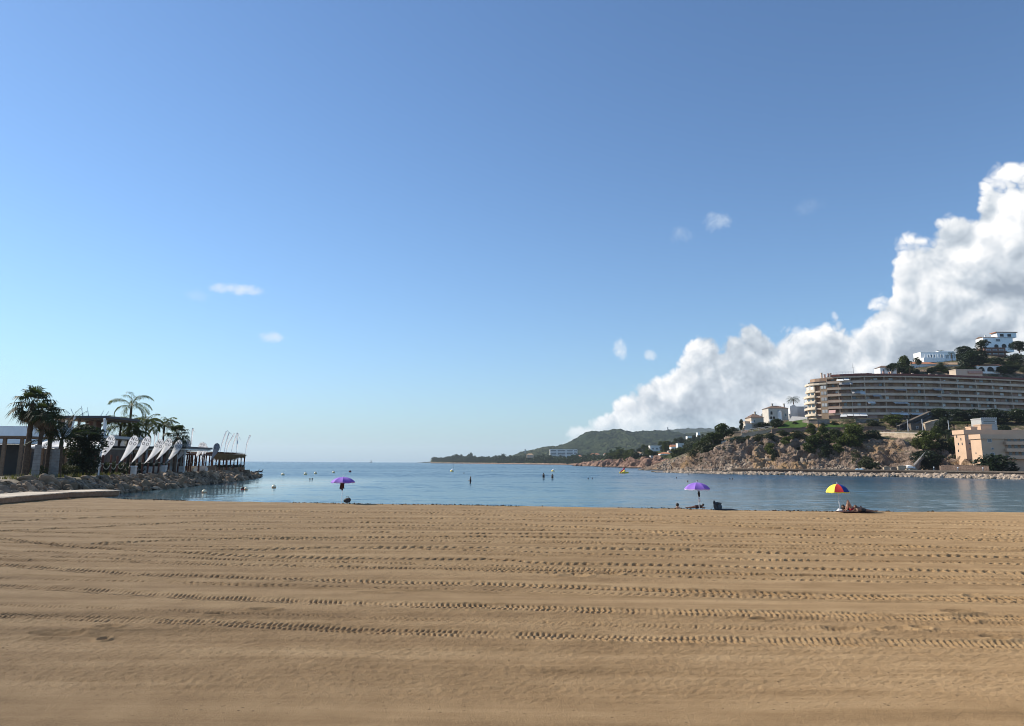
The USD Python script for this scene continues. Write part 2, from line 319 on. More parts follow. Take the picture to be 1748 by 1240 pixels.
def sand_height(x, y):
    sh = x.shape; q = np.stack([x, y, np.zeros_like(x)], -1).reshape(-1, 3)
    N = lambda sx, sy, o=3, s=0: (meshkit.fbm(q * (sx, sy, 1.0) + 500.0, o, s) - .5).reshape(sh)
    z = N(.12, .3, 3, 1) * .10 + N(.35, 1.1, 3, 2) * .05
    drag = N(.25, 5.0, 2, 3)                                          # fine ridges left by the sand rake
    band = np.clip(N(.03, .55, 2, 4) * 4 + .45, 0, 1)
    z = z + drag * .030 * (.35 + band) + N(13.0, 17.0, 2, 5) * .019 * (.45 + band) + N(.7, 7.0, 2, 6) * .012 * (.25 + band)
    wob = N(.5, .01, 2, 8) * .12
    for k, (pts, w, dep, lug, lam) in enumerate(TRACKS):
        c = np.array([G(*p)[:2] for p in pts]); o = np.argsort(c[:, 0]); c = c[o]
        yt = np.interp(x, c[:, 0], c[:, 1]); sl = np.gradient(c[:, 1], c[:, 0]); sl = np.interp(x, c[:, 0], sl)
        on = np.clip((x - c[0, 0]) / .6, 0, 1) * np.clip((c[-1, 0] - x) / .6, 0, 1)
        s = (y - yt + wob * (1 + k % 3) * .5) / np.sqrt(1 + sl ** 2)
        u = x * np.sqrt(1 + sl ** 2)
        k_ = (np.abs(s) < 2.6 * w) & (on > 0)                         # only the sand that the tyre touched
        if not k_.any(): continue
        qk = np.stack([x[k_], y[k_], np.zeros(k_.sum())], -1); Nk = lambda sx, sy, o=3, e=0: meshkit.fbm(qk * (sx, sy, 1.0) + 500.0, o, e) - .5
        s, u, on_ = s[k_], u[k_], on[k_]; a = np.abs(s) / w
        wear = np.clip(1.0 + 1.3 * Nk(.22, .05, 3, 20 + k), .62, 1.25); jit = Nk(4.0, 3.0, 2, 80 + k)
        row = (s > .12 * w * np.sin(u * .7)).astype(float) if lam < .2 else np.zeros_like(s)      # a pair of lug rows, or one row of broad lugs
        slot = np.sin(2 * PI * (u / lam + .5 * row + (.30 if k % 2 else -.25) * a + Nk(1.2, .2, 2, 40 + k) * .45))
        inside = np.clip((1.02 - a) / .18, 0, 1) * np.where(row + (s < 0) > 0, np.clip((np.abs(s) / w - .05) / .12, 0, 1) if lam < .2 else 1.0, 1.0)
        tread = -np.clip(slot * 2.2 - .2, 0, 1) * np.clip(1.0 + 3.0 * jit + 1.0 * Nk(.9, 1.5, 2, 90 + k), .18, 1.4) * inside
        bank = np.exp(-((a - 1.28) / .26) ** 2)
        far_ = np.clip(np.mean(c[:, 1]) / 22, .8, 1.35)
        z[k_] += on_ * wear * far_ * (-.45 * dep * np.clip(1.2 - a, 0, 1) + 1.75 * lug * tread + (.45 * dep + .25 * lug) * bank * (.35 + 2.4 * np.clip(Nk(7.0, 6.0, 2, 60 + k) + .15, 0, 1)))
    for pts in SCRAPES:
        c = np.array([G(*p)[:2] for p in pts]); yt = np.interp(x, c[:, 0], c[:, 1]); on = np.clip((x - c[0, 0]) / .8, 0, 1) * np.clip((c[-1, 0] - x) / .8, 0, 1)
        s = y - yt + wob; z = z + on * (.026 * np.exp(-(s / .05) ** 2) - .014 * np.clip(1 - np.abs(s + .3) / .35, 0, 1))
    for px, py, L, w in SCUFFS:
        c = G(px, py); d2 = ((x - c[0]) / L) ** 2 + ((y - c[1]) / (w * 1.6)) ** 2
        z = z - .05 * np.exp(-d2) + .035 * np.exp(-((np.sqrt(d2) - 1.5) / .45) ** 2)
    e = y - edge_y(x)                                                   # the little bank above the water
    crest = np.exp(-((e + 1.2) / 1.6) ** 2)
    z = z * np.clip(1 - (e + 6) / 8, .35, 1) + crest * (.03 + .10 * np.clip(N(.8, .8, 4, 9) + .12, 0, 1)) - .10 * np.clip((e + 16) / 15, 0, 1)
    # never a hollow where the sea's edge should be
    z = np.where(e > 0, z - .16 * e - .02 * e ** 2 * np.clip(e, 0, 3), z)
    return np.maximum(z, -1.8)

def sand_rows():
    ys = [7.2]
    while ys[-1] < 74: ys.append(ys[-1] + max(.028, ys[-1] * .0021 if ys[-1] < 40 else ys[-1] * .0034))
    return np.array(ys)
ys = sand_rows()
t = np.arange(-.80, .8001, .00155); out = [.85, .95, 1.1, 1.35, 1.8, 2.6, 4.0]
t = np.concatenate([-np.array(out)[::-1], t, out])
Y, T = np.meshgrid(ys, t, indexing='ij'); X = Y * T
near = grid_mesh(np.stack([X, Y, sand_height(X, Y)], -1))
yb = np.array([-60, -25, -10, 0, 5, 7.2]); tb = np.array([-140, -80, -40, -20, -10, -5, 0, 5, 10, 20, 40, 80, 140.]) 
Yb, Xb = np.meshgrid(yb, tb, indexing='ij'); back = grid_mesh(np.stack([Xb, Yb, np.full_like(Xb, -.03) + .06 * (Yb < 6)], -1))
g = Graph(); pos = g.add('geometry', 'position')
grain = g.noise(pos, 70.0, 3, .75); mott = g.noise(pos, 1.1, 6, .65); streak = g.noise(g.add('mapping', 'vector', vector=pos, scale=(.10, 1.3, 1.0)), 1.0, 5, .6)
f = g.m('subtract', g.m('add', g.m('add', g.m('multiply', mott, .35), g.m('multiply', streak, .70)), g.m('multiply', grain, .70)), .28)
col = g.ramp(f, [(.25, SAND[0]), (.55, SAND[1]), (.85, SAND[2])])
zz = g.add('separate_xyz', 'x', vector=pos).split('.')[0] + '.z'
col = g.mixc(g.step(zz, -.10, -.34), col, tuple(.6 * c for c in SAND[1]))       # wet by the water
crumb_shade = g.add('voronoi_texture', 'distance', vector=g.add('mapping', 'vector', vector=pos, scale=(.8, 1.0, 1.0)), scale=8.0); col = g.mixc(g.m('multiply', g.m('multiply', g.step(crumb_shade, .17, .08), g.step(streak, .40, .62)), .75), col, (.085, .055, .030))  # dark specks painted in for the small shadows of sand crumbs
hgt = g.m('add', g.m('multiply', g.noise(pos, 30.0, 4, .7), .5), g.m('multiply', grain, .35))
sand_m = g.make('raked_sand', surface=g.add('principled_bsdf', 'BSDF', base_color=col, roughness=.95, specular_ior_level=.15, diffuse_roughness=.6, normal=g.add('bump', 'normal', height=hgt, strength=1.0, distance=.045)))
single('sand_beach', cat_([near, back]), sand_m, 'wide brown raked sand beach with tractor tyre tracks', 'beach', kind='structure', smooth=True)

# ------------------------------------------------------------------ shared colours
M = {}
M['rock_grey'] = paint('quarry_stone', (.27, .205, .145), .9, .35, 1.2, each=.3, bump=.06, bscale=5.0, spec=.2, stain=((.10, .085, .07), .6))
M['rock_pale'] = paint('pale_quarry_stone', (.27, .215, .165), .9, .25, .8, each=.22, bump=.1, bscale=3.0, spec=.2, stain=((.24, .18, .13), .5))
M['post'] = paint('red_brown_timber', (.085, .032, .020), .8, .3, 6.0, each=.3, spec=.2)
M['timber'] = paint('old_timber', (.16, .10, .06), .85, .3, 5.0, each=.2)
M['white'] = paint('white_render', (.74, .73, .70), .75, .06, 1.0, stain=((.5, .48, .44), .35))
M['greywall'] = paint('grey_render', (.36, .35, .33), .8, .1, 1.5)
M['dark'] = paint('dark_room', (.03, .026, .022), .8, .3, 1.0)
M['canvas'] = paint('white_canvas', (.80, .79, .76), .8, .05, 2.0, trans=.25)
M['steel'] = paint('painted_steel', (.55, .56, .57), .4, .05, 3.0)
M['darksteel'] = paint('dark_steel', (.04, .04, .045), .5, .1, 3.0)
M['thatch'] = paint('dry_thatch', (.22, .14, .065), .95, .4, 9.0, each=.2, spec=.1)
M['concrete'] = paint('pale_concrete', (.42, .39, .35), .9, .12, 2.0, stain=((.25, .22, .19), .4))
M['deck'] = paint('bleached_boards', (.50, .42, .32), .85, .16, 3.0, each=.10)
M['flag'] = paint('white_flag_cloth', (.86, .86, .86), .7, .04, 2.0, trans=.66)
M['ink'] = paint('dark_grey_ink', (.10, .10, .12), .7, .05)
M['rope'] = paint('pale_rope', (.40, .33, .24), .9, .2, 8.0)
M['quay_ground'] = paint('trodden_earth', (.15, .12, .085), .95, .3, .8, stain=((.07, .075, .035), .8))
M['board'] = paint('weathered_white_boards', (.17, .16, .145), .85, .25, 2.0)
M['trunk'] = paint('palm_trunk', (.075, .052, .036), .95, .4, 5.0, each=.2, bump=.04, bscale=9.0, spec=.1)
M['bark'] = paint('grey_bark', (.12, .09, .07), .95, .3, 4.0, spec=.1)
M['fan'] = leafage('fan_palm_leaf', (.020, .034, .012), (.060, .085, .028), .30)
M['feather'] = leafage('feather_palm_leaf', (.060, .085, .020), (.17, .19, .055), .42)
M['deadleaf'] = leafage('dry_palm_leaf', (.10, .065, .035), (.22, .15, .08), .2)
M['bush'] = leafage('dark_glossy_leaf', (.013, .023, .010), (.055, .076, .024), .26, rough=.45)
M['pine'] = leafage('pine_needles', (.030, .048, .010), (.145, .165, .030), .32)
M['scrub'] = leafage('maquis_scrub', (.030, .040, .016), (.105, .110, .045), .22)
M['grass'] = leafage('dry_grass', (.06, .075, .02), (.20, .17, .075), .3)

def leaf_cloud(c, size, r, flat=0.0, n=2):
    """Leaf-sized faces at the points c, turned every way."""
    k = len(c); d = r.normal(size=(k, 3)); d[:, 2] *= 1 - flat; d /= np.linalg.norm(d, axis=1, keepdims=True)
    e = r.normal(size=(k, 3)); e -= (e * d).sum(1, keepdims=True) * d; e /= np.linalg.norm(e, axis=1, keepdims=True)
    s = size * r.uniform(.6, 1.35, (k, 1)); w = s * r.uniform(.45, .7, (k, 1))
    v = np.stack([c - d * s * .5, c + e * w * .5 + d * s * .05, c + d * s * .5, c - e * w * .5 + d * s * .05], 1)
    v[:, 1] += np.cross(d, e) * s * .12; v[:, 3] += np.cross(d, e) * s * .12
    i = np.arange(k)[:, None] * 4
    f = np.vstack([i + [0, 1, 2], i + [0, 2, 3]]); return trimesh.Trimesh(v.reshape(-1, 3), f, process=False)
def crown(seed, lobes, leaves, size, spread=.30):
    """Leaves on and in lumpy lobes; lobes: (x, y, z, rx, rz)."""
    r = np.random.default_rng(seed); out = []
    tot = sum(l[3] ** 2 for l in lobes)
    for x, y, z, rx, rz in lobes:
        k = max(8, int(leaves * rx ** 2 / tot)); d = r.normal(size=(k, 3)); d /= np.linalg.norm(d, axis=1, keepdims=True)
        rad = 1 - spread * r.random((k, 1)) ** 1.6; lump = 1 + .35 * noise3(d * 1.5 + seed, 1.6, 2, seed)[:, None]
        out.append(np.array([x, y, z]) + d * rad * lump * (rx, rx, rz))
    return leaf_cloud(np.vstack(out), size, r)

# ------------------------------------------------------------------ quay of quarry stone on the left
BASE = np.array([(-70, 40), (-47, 52), (-40.5, 61), (-41.5, 74), (-44, 96), (-48.5, 128), (-54, 155), (-60.5, 176), (-66, 183)], float)
TOPL = np.array([(-80, 50), (-54, 60), (-47, 68), (-47.5, 80), (-50, 100), (-54, 130), (-58.5, 153), (-64, 170), (-69, 175)], float)
QT = 1.15
def along(L, n):
    d = np.concatenate([[0], np.cumsum(np.linalg.norm(np.diff(L, axis=0), axis=1))]); s = np.linspace(0, d[-1], n)
    return np.stack([np.interp(s, d, L[:, 0]), np.interp(s, d, L[:, 1])], 1)
nB = 160; b_ = along(BASE, nB); t_ = along(TOPL, nB)
rows = []
for q, zq in ((0, -1.6), (.15, -.75), (.5, .25), (.85, .85), (1, QT)):
    rows.append(np.column_stack([b_ * (1 - q) + t_ * q, np.full(nB, zq)]))
inner = along(np.array([(-150, 75), (-135, 100), (-120, 150), (-100, 190), (-80, 200), (-74, 184)], float), nB)
rows.append(np.column_stack([t_ * .6 + inner * .4, np.full(nB, QT + .02)])); rows.append(np.column_stack([inner, np.full(nB, QT)]))
bk = inner.copy(); bk[:, 0] -= 3; bk[:, 1] += 2; rows.append(np.column_stack([bk, np.full(nB, -1.7)]))
V = np.array(rows).transpose(1, 0, 2); V = V + .10 * (noise3(V.reshape(-1, 3), .7, 3).reshape(V.shape[:2])[..., None]) * (0, 0, 1)
quay = thing('quay', 'low quay of tumbled grey stones under the palms', 'quay', kind='structure')
part(quay, 'core', grid_mesh(V), M['quay_ground'], smooth=30)
k = 0
def rock_band(parent, base, top, z0, z1, count, size, mat, seed, lean=.5, joined=False):
    heap = []
    r = np.random.default_rng(seed); protos = [rock(seed + i, (1, 1, 1), 2, .5) for i in range(14)]
    bb = along(base, 400); tt = along(top, 400); made = 0
    for i in range(count):
        j = int(r.random() * 399); q = r.random() * 1.05 - .03
        p = bb[j] * (1 - q) + tt[j] * q; z = z0 + (z1 - z0) * q
        tang = bb[min(j + 1, 399)] - bb[max(j - 1, 0)]; a = math.atan2(tang[1], tang[0])
        s = size * math.exp(r.normal() * .32)
        m = protos[int(r.integers(14))].copy(); m.apply_scale((s * r.uniform(.9, 1.55), s * r.uniform(.6, 1.0), s * r.uniform(.30, .52)))
        m.apply_transform(trimesh.transformations.euler_matrix(r.normal() * .35, lean + r.normal() * .25, a + PI / 2 * 0 + r.normal() * .4))
        m.apply_translation((p[0], p[1], z - .10 * s))
        if joined: heap.append(m)
        else: part(parent, 'rock', m, mat, smooth=25)
    if joined: part(parent, 'small_rocks', cat_(heap), mat, smooth=25, kind='stuff')
rock_band(quay, BASE[1:-1] + (.3, 0), TOPL[1:-1] + (.7, -.3), -.45, 1.02, 300, .55, M['rock_grey'], 100, .62)
rock_band(quay, BASE[1:-1] + (.3, 0), TOPL[1:-1] + (.7, -.3), -.45, 1.02, 1100, .42, M['rock_grey'], 101, .62, True)
# dry grass tufts along the top by the palms
r = np.random.default_rng(5); c = []
for i in range(260):
    j = r.uniform(.06, .42); p = t_[int(j * (nB - 1))] + (r.uniform(-2.2, .9), r.uniform(-.5, .5)); c.append((p[0], p[1], QT + .05))
bl = []
for p in c:
    for q in range(7):
        a = r.uniform(0, 2 * PI); L = r.uniform(.2, .55); d = np.array([math.cos(a), math.sin(a), 0]) * .5 + (0, 0, 1)
        o = np.array(p) + np.append(r.normal(size=2) * .12, 0); w = np.array([-math.sin(a), math.cos(a), 0]) * .035
        bl.append(trimesh.Trimesh([o - w, o + w, o + d * L], [(0, 1, 2)], process=False))
single('grass_tufts', cat_(bl), M['grass'], 'dry yellow grass tufts along the quay edge under the palms', 'grass', kind='stuff')

# boardwalk at the left edge of the sand
wk = [G(-70, 866, .05), G(32, 856.5, .05), G(120, 848.5, .05), G(203, 845.2, .05)]
walk = thing('boardwalk', 'pale plank boardwalk lying on the sand before the stone quay', 'boardwalk')
for i in range(len(wk) - 1):
    a, b = wk[i][:2], wk[i + 1][:2]; d = (b - a); L = np.linalg.norm(d); d /= L; nrm_ = np.array([-d[1], d[0]])
    nb = int(L / .42)
    for j in range(nb):
        p = a + d * (j + .5) * L / nb + nrm_ * 1.6; m = trimesh.creation.box((L / nb - .03, 3.3 + rnd.uniform(-.05, .05), .06))
        part(walk, 'plank', moved(m, (p[0], p[1], .42 + rnd.uniform(-.012, .012)), math.atan2(d[1], d[0])), M['deck'])
    for o in (.25, 1.6, 2.95):
        p = (a + b) / 2 + nrm_ * o; part(walk, 'bearer', moved(trimesh.creation.box((L, .12, .46)), (p[0], p[1], .14), math.atan2(d[1], d[0])), M['timber'])
    p = (a + b) / 2; part(walk, 'side_board', moved(trimesh.creation.box((L, .05, .34)), (p[0], p[1], .20), math.atan2(d[1], d[0])), M['timber'])

# ------------------------------------------------------------------ palms
def trunk(H, r0, r1, bend=(0, 0), rings=22, seed=0):
    r = np.random.default_rng(seed); s = np.linspace(0, 1, rings)
    p = np.stack([bend[0] * s ** 2, bend[1] * s ** 2, H * s], 1); rad = (r0 + (r1 - r0) * s) * (1 + .10 * (np.arange(rings) % 2) + .05 * r.normal(size=rings)); rad[0] *= 1.35
    return tube(p, rad, n=9)
def fan_frond(seed, L, R, up, az):
    """A stalk with a fan of narrow blades."""
    r = np.random.default_rng(seed); h = np.array([math.cos(az), math.sin(az), 0]); s = np.linspace(0, 1, 5)
    st = np.outer(s * L * math.cos(up), h) + np.outer(s * L * math.sin(up) - .22 * L * s ** 2, [0, 0, 1])
    tip = st[-1]; dirn = st[-1] - st[-2]; dirn /= np.linalg.norm(dirn); side = np.cross(dirn, [0, 0, 1]); side /= np.linalg.norm(side); upv = np.cross(side, dirn)
    vs, fs = [], []
    nbl = 15
    for i in range(nbl):
        a = (i / (nbl - 1) - .5) * math.radians(215); Rb = R * (.75 + .25 * math.cos(a)) * r.uniform(.85, 1.1)
        d = dirn * math.cos(a) + side * math.sin(a); w = np.cross(d, upv) * (.058 * R)
        m = tip + d * Rb * .6 + upv * .08 * R * abs(math.sin(a)); e = tip + d * Rb + np.array([0, 0, -.42 * R * r.uniform(.5, 1.3)])
        b = len(vs); vs += [tip - w * .3, tip + w * .3, m + w, m - w, e]; fs += [(b, b + 1, b + 2), (b, b + 2, b + 3), (b + 3, b + 2, b + 4)]
    return cat_([trimesh.Trimesh(vs, fs, process=False), tube(st, .03, .018, 4)])
def feather_frond(seed, L, up, az, droop, leaf=.55, pairs=26):
    """An arching rib with hanging leaflets."""
    r = np.random.default_rng(seed); h = np.array([math.cos(az), math.sin(az), 0]); s = np.linspace(0, 1, 14)
    ang = up - droop * s ** 1.25; ds = L / 13; xz = np.cumsum(np.stack([np.cos(ang), np.sin(ang)], 1) * ds, 0)
    rib = np.outer(xz[:, 0], h) + np.outer(xz[:, 1], [0, 0, 1]); sd = np.array([-h[1], h[0], 0]); vs, fs = [], []
    for i in range(pairs):
        q = .14 + .86 * i / pairs; p = np.array([np.interp(q, s, rib[:, c]) for c in range(3)]); t = np.array([np.interp(min(q + .05, 1), s, rib[:, c]) for c in range(3)]) - np.array([np.interp(q - .05, s, rib[:, c]) for c in range(3)]); t /= np.linalg.norm(t)
        ll = leaf * math.sin(PI * (q * .85 + .1)) ** .6 * r.uniform(.8, 1.15)
        for sg_ in (-1, 1):
            d = sd * sg_ * .75 + t * .55 + np.array([0, 0, r.uniform(-.55, .05)]); d /= np.linalg.norm(d); w = np.cross(d, [0, 0, 1]); w = w / (np.linalg.norm(w) + 1e-6) * .045
            m = p + d * ll * .55; e = p + d * ll + np.array([0, 0, -.32 * ll]); b = len(vs)
            vs += [p, m + w, m - w, e]; fs += [(b, b + 1, b + 2), (b + 2, b + 1, b + 3)]
    return cat_([trimesh.Trimesh(vs, fs, process=False), tube(rib, .035, .012, 4)])
def fan_palm(label, base, H, R=1.0, n=34, bend=(0, 0), r0=.26, skirt=12, seed=0, group=None):
    r = np.random.default_rng(seed); t = thing('fan_palm', label, 'palm tree', base, r.uniform(0, 6), group)
    part(t, 'trunk', trunk(H, r0 * 1.15, r0 * .8, bend, 24, seed), M['trunk'], smooth=50)
    top = (bend[0], bend[1], H)
    for i in range(n):
        az = i * 2.39996 + r.normal() * .15; up = math.radians(78 - 112 * (i / n) ** .85 + r.normal() * 7)
        part(t, 'frond', moved(fan_frond(seed * 100 + i, R * r.uniform(.9, 1.25), R * .95, up, az), top), M['fan'])
    for i in range(skirt):
        az = i * 2.39996; up = math.radians(-52 + r.normal() * 10)
        part(t, 'dry_frond', moved(fan_frond(seed * 100 + 60 + i, R * .8, R * .75, up, az), (bend[0] * .96, bend[1] * .96, H - .15)), M['deadleaf'])
    return t
def feather_palm(label, base, H, L=2.6, n=17, bend=(0, 0), r0=.20, seed=0, leaf=.6, mat='feather', droop=1.75, group=None, upmax=80, upmin=5):
    r = np.random.default_rng(seed); t = thing('feather_palm', label, 'palm tree', base, 0, group)
    part(t, 'trunk', trunk(H, r0 * 1.25, r0 * .75, bend, 26, seed), M['trunk'], smooth=50); top = (bend[0], bend[1], H)
    part(t, 'crown_shaft', moved(tube([(0, 0, -.2), (0, 0, .25), (0, 0, .8)], [r0 * .8, r0 * .85, r0 * .35], n=8), top), M['fan'], smooth=50)
    for i in range(n):
        az = i * 2.39996 + r.normal() * .2; up = math.radians(upmax - (upmax - upmin) * (i / n) + r.normal() * 6)
        part(t, 'frond', moved(feather_frond(seed * 100 + i, L * r.uniform(.85, 1.1), up, az, droop * r.uniform(.85, 1.15), leaf), (top[0], top[1], H + .45)), M[mat])
    return t
def on_quay(px, Y): p = P(px, 800, Y); return np.array([p[0], p[1], QT])
def height_at(py, Y): return P(100, py, Y)[2]

def put(f, label, px, Y, py_top, **k):
    b = on_quay(px, Y); return f(label, b, height_at(py_top, Y) - QT, **k)
put(fan_palm, 'tallest dark fan palm cut by the left edge of the photo', 43, 78, 690, R=1.35, n=30, seed=1, r0=.27, skirt=10)
put(fan_palm, 'slim leaning fan palm with a bare dark trunk, second from the left edge', 61, 76, 706, R=1.05, n=24, seed=2, r0=.22, bend=(.55, 0))
put(fan_palm, 'fan palm with a pale painted trunk base right of the leaning palm', 80, 80, 722, R=.95, n=24, seed=3, r0=.22)
put(feather_palm, 'short feather palm with stiff upright fronds left of the dark leafy tree', 100, 79, 760, L=3.6, n=24, seed=4, r0=.26, droop=.85, mat='fan', leaf=.5, upmax=82, upmin=15)
put(feather_palm, 'tall feather palm with long arching fronds, highest crown over the flags', 214, 118, 698, L=3.8, n=15, seed=5, r0=.22, leaf=.85, droop=1.9)
put(feather_palm, 'bushy yellow green feather palm below the tallest feather palm', 199, 116, 733, L=3.5, n=30, seed=6, r0=.2, leaf=.9, droop=2.1)
put(feather_palm, 'feather palm just right of the tallest one with hanging dry fronds', 243, 121, 728, L=2.8, n=26, seed=7, r0=.17, leaf=.75, droop=1.9)
put(feather_palm, 'small feather palm with one big drooping frond left of the last fan palm', 274, 116, 733, L=2.8, n=22, seed=8, r0=.17, leaf=.7, droop=1.8)
put(fan_palm, 'round dark fan palm farthest along the quay, behind the flags', 298, 112, 741, R=1.2, n=26, seed=9, r0=.22, skirt=4)
put(feather_palm, 'low yellow green feather palm leaning over the second flag', 224, 118, 745, L=2.7, n=24, seed=10, r0=.16, leaf=.8, droop=2.0)

# pale painted sleeves and planters at palm feet
for px, Y, w, hh, lab in ((61, 75, .75, 3.4, 'pale board wrapped round the foot of the leaning palm'), (93, 77, .8, 3.0, 'tall pale painted board standing between the palms'), (86, 80, .55, 3.0, 'narrow pale slatted board behind the tall painted board')):
    b = on_quay(px, Y); t = thing('painted_board', lab, 'board', b, .1)
    n = 9
    for i in range(n): part(t, 'slat', moved(trimesh.creation.box((w * (1.05 - .25 * i / n), .09, hh / n - .02)), (0, 0, hh / n * (i + .5))), M['board'])
    part(t, 'stake', box(-.05, .05, .05, .12, 0, hh), M['timber'])

# dark leafy tree in front of the bar
b = on_quay(140, 84); t = thing('leafy_tree', 'dense dark leafy tree in front of the beach bar', 'tree', b)
lob = [(0, 0, 1.2, 1.5, 1.2), (-.5, 0, 2.9, 1.7, 1.3), (.9, .2, 3.6, 1.5, 1.1), (.1, -.2, 4.9, 1.5, 1.0), (-1.1, .1, 4.1, 1.2, .9), (1.3, 0, 4.9, .9, .7), (.8, -.1, 1.9, 1.2, 1.0), (-.9, -.2, 1.0, 1.1, .9), (-.6, 0, 5.2, .9, .6)]
part(t, 'crown', crown(31, lob, 5200, .30, .45), M['bush']); part(t, 'trunk', cat_([tube([(0, 0, 0), (.1, 0, 1.6), (-.1, 0, 3.6)], .16, .07, 7), tube([(.05, 0, 1.5), (.6, .1, 2.6), (.9, .2, 3.6)], .09, .04, 6), tube([(0, 0, 1.8), (-.6, 0, 2.9), (-.9, 0, 3.9)], .09, .04, 6)]), M['bark'], smooth=50)
def hedge(label, px, Y, L, H, seed, mat='bush', group=None, rz=0.0):
    r = np.random.default_rng(seed); lob = [(x, r.normal() * .1, H * .5, H * .62, H * .55 * r.uniform(.8, 1.15)) for x in np.arange(-L / 2, L / 2 + .01, H * .6)]
    t = thing('shrub', label, 'shrub', on_quay(px, Y), rz, group); part(t, 'crown', crown(seed, lob, int(500 * len(lob)), .22, .45), M[mat])
    part(t, 'stem', tube([(0, 0, 0), (.05, 0, H * .7)], .05, .03, 5), M['bark']); return t
hedge('low green bush at the foot of the dark leafy tree', 120, 82, 1.6, 1.2, 41, 'scrub')
hedge('dark green hedge behind the first four quay posts', 196, 97, 3.5, 1.5, 42)
hedge('dark green hedge behind the second flag', 218, 103, 3.0, 1.6, 43)
hedge('dark green hedge behind the fourth flag', 255, 110, 4.0, 1.5, 44)
hedge('small green plant between the leaning palm and the painted boards', 72, 76, .6, 1.3, 45, 'scrub')

# ------------------------------------------------------------------ beach bar buildings
def pbox(x0, x1, ytop, ybot, Y, depth, z0=None):
    a = P(x0, ybot, Y); b = P(x1, ytop, Y); return box(a[0], b[0], Y, Y + depth, a[2] if z0 is None else z0, b[2])
bar = thing('beach_bar', 'low white beach bar with a dark open front behind the palms', 'building')
part(bar, 'upper_wall', pbox(-60, 92, 728, 757, 103, 9), M['white'])
part(bar, 'front_wall', pbox(-60, 152, 766, 812, 97, 10, QT - .2), paint('weathered_brown_boards', (.085, .060, .042), .85, .35, 1.2))
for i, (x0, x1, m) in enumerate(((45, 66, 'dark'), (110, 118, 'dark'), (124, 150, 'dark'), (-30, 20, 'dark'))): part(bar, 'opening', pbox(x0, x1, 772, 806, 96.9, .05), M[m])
for x in (48, 70, 90, 112, 124, 152): part(bar, 'column', pbox(x - .8, x + .8, 764, 812, 95.6, .18, QT - .1), M['timber'])
part(bar, 'door', pbox(36.5, 40.5, 762, 813, 90, .08, QT), paint('white_door', (.62, .64, .66), .5))
a0, a1 = P(44, 764, 93), P(152, 764, 93); sag = []
for j, yy in enumerate(np.linspace(0, 1, 5)):
    row = []
    for i, xx in enumerate(np.linspace(a0[0], a1[0], 17)):
        pk = .55 * max(0, 1 - abs((xx - a0[0]) / (a1[0] - a0[0]) - .16) / .13)
        row.append((xx, 93 + 4.5 * yy, a0[2] + yy * 1.05 + pk * (.4 + .6 * yy) - .16 * math.sin(i * PI / 2) ** 2 * (1 - yy)))
    sag.append(row)
sa = np.array(sag); sb = sa.copy(); sb[..., 2] -= .03
part(bar, 'awning', cat_([grid_mesh(sa), grid_mesh(sb[:, ::-1])]), M['canvas'], smooth=40)
part(bar, 'awning_edge', pbox(44, 152, 763.2, 765.2, 92.9, .05), M['canvas'])
t = thing('roof_canopy', 'thin flat porch roof on timber posts at the left edge of the quay', 'canopy')
part(t, 'roof', pbox(-60, 48, 744.5, 747.0, 84, 5), M['timber'])
for x in (-40, 4, 33.5): part(t, 'post', pbox(x - 1.3, x + 1.3, 747.4, 812, 84.2, .2, QT), M['timber'])
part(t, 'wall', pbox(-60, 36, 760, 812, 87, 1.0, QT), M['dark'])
pav = thing('roof_terrace', 'flat dark roofed terrace pavilion above the beach bar', 'pavilion')
part(pav, 'roof', pbox(88, 186, 710.2, 713.4, 106, 9), M['darksteel'])
part(pav, 'soffit', pbox(90, 184, 713.8, 716.0, 106.2, 8.6), M['timber'])
for x0, x1, mat in ((90, 93, 'timber'), (109, 111.5, 'white'), (131, 133, 'timber'), (143.5, 148.5, 'post'), (158, 160, 'timber'), (176, 178, 'white')): part(pav, 'post', pbox(x0, x1, 716, 768, 107, .25), M[mat])
for (xa, ya, xb, yb2) in ((128, 711.5, 122, 735), (122, 735, 131, 731)): part(pav, 'brace', tube([P(xa, ya, 105.6), P(xb, yb2, 105.6)], .12, .12, 6), M['white'])
part(pav, 'back_wall', pbox(96, 122, 717, 742, 113, .3), M['timber']); part(pav, 'floor', pbox(80, 188, 744, 748, 104, 10), M['greywall'])
part(pav, 'back_wall', pbox(143, 172, 719, 748, 112, .3), paint('red_brown_panel', (.11, .05, .035), .8, .3))
part(pav, 'railing', pbox(100, 186, 735.4, 736.1, 105.4, .05), M['steel'])
for x in (101, 113, 125, 137, 149, 161, 173, 185): part(pav, 'railing_post', pbox(x - .25, x + .25, 736.2, 745, 105.4, .05), M['steel'])
for mi, (xa, ya, xb, yb2) in enumerate(((141, 710, 139, 693), (151, 710, 149, 696), (125, 707, 121, 698), (119, 707, 116, 703), (172, 711, 177, 701), (180, 711, 186, 702))):
    a, b = P(xa, ya, 108), P(xb, yb2, 108); single('mast', tube([a, b], .05, .03, 5), M['steel'], f'thin bare mast on the dark pavilion roof, {("left one of the upright pair", "right one of the upright pair", "second from the left", "farthest left", "left one of the leaning right pair", "farthest right")[mi]}', 'mast', 'masts on the pavilion roof')
a, b = on_quay(169.5, 92), P(169.5, 716, 92)
t = thing('white_pole', 'tall white pole between the dark leafy tree and the first flag', 'pole'); part(t, 'shaft', tube([a, (a[0], a[1], b[2])], .12, .10, 8), M['white'], smooth=50); part(t, 'cap', moved(trimesh.creation.icosphere(1, .16), (a[0], a[1], b[2])), M['white'])
lounge = thing('terrace_house', 'white and grey flat roofed terrace house behind the row of flags', 'building')
part(lounge, 'upper_block', pbox(189, 216, 742.5, 763, 120, 5), M['white'])
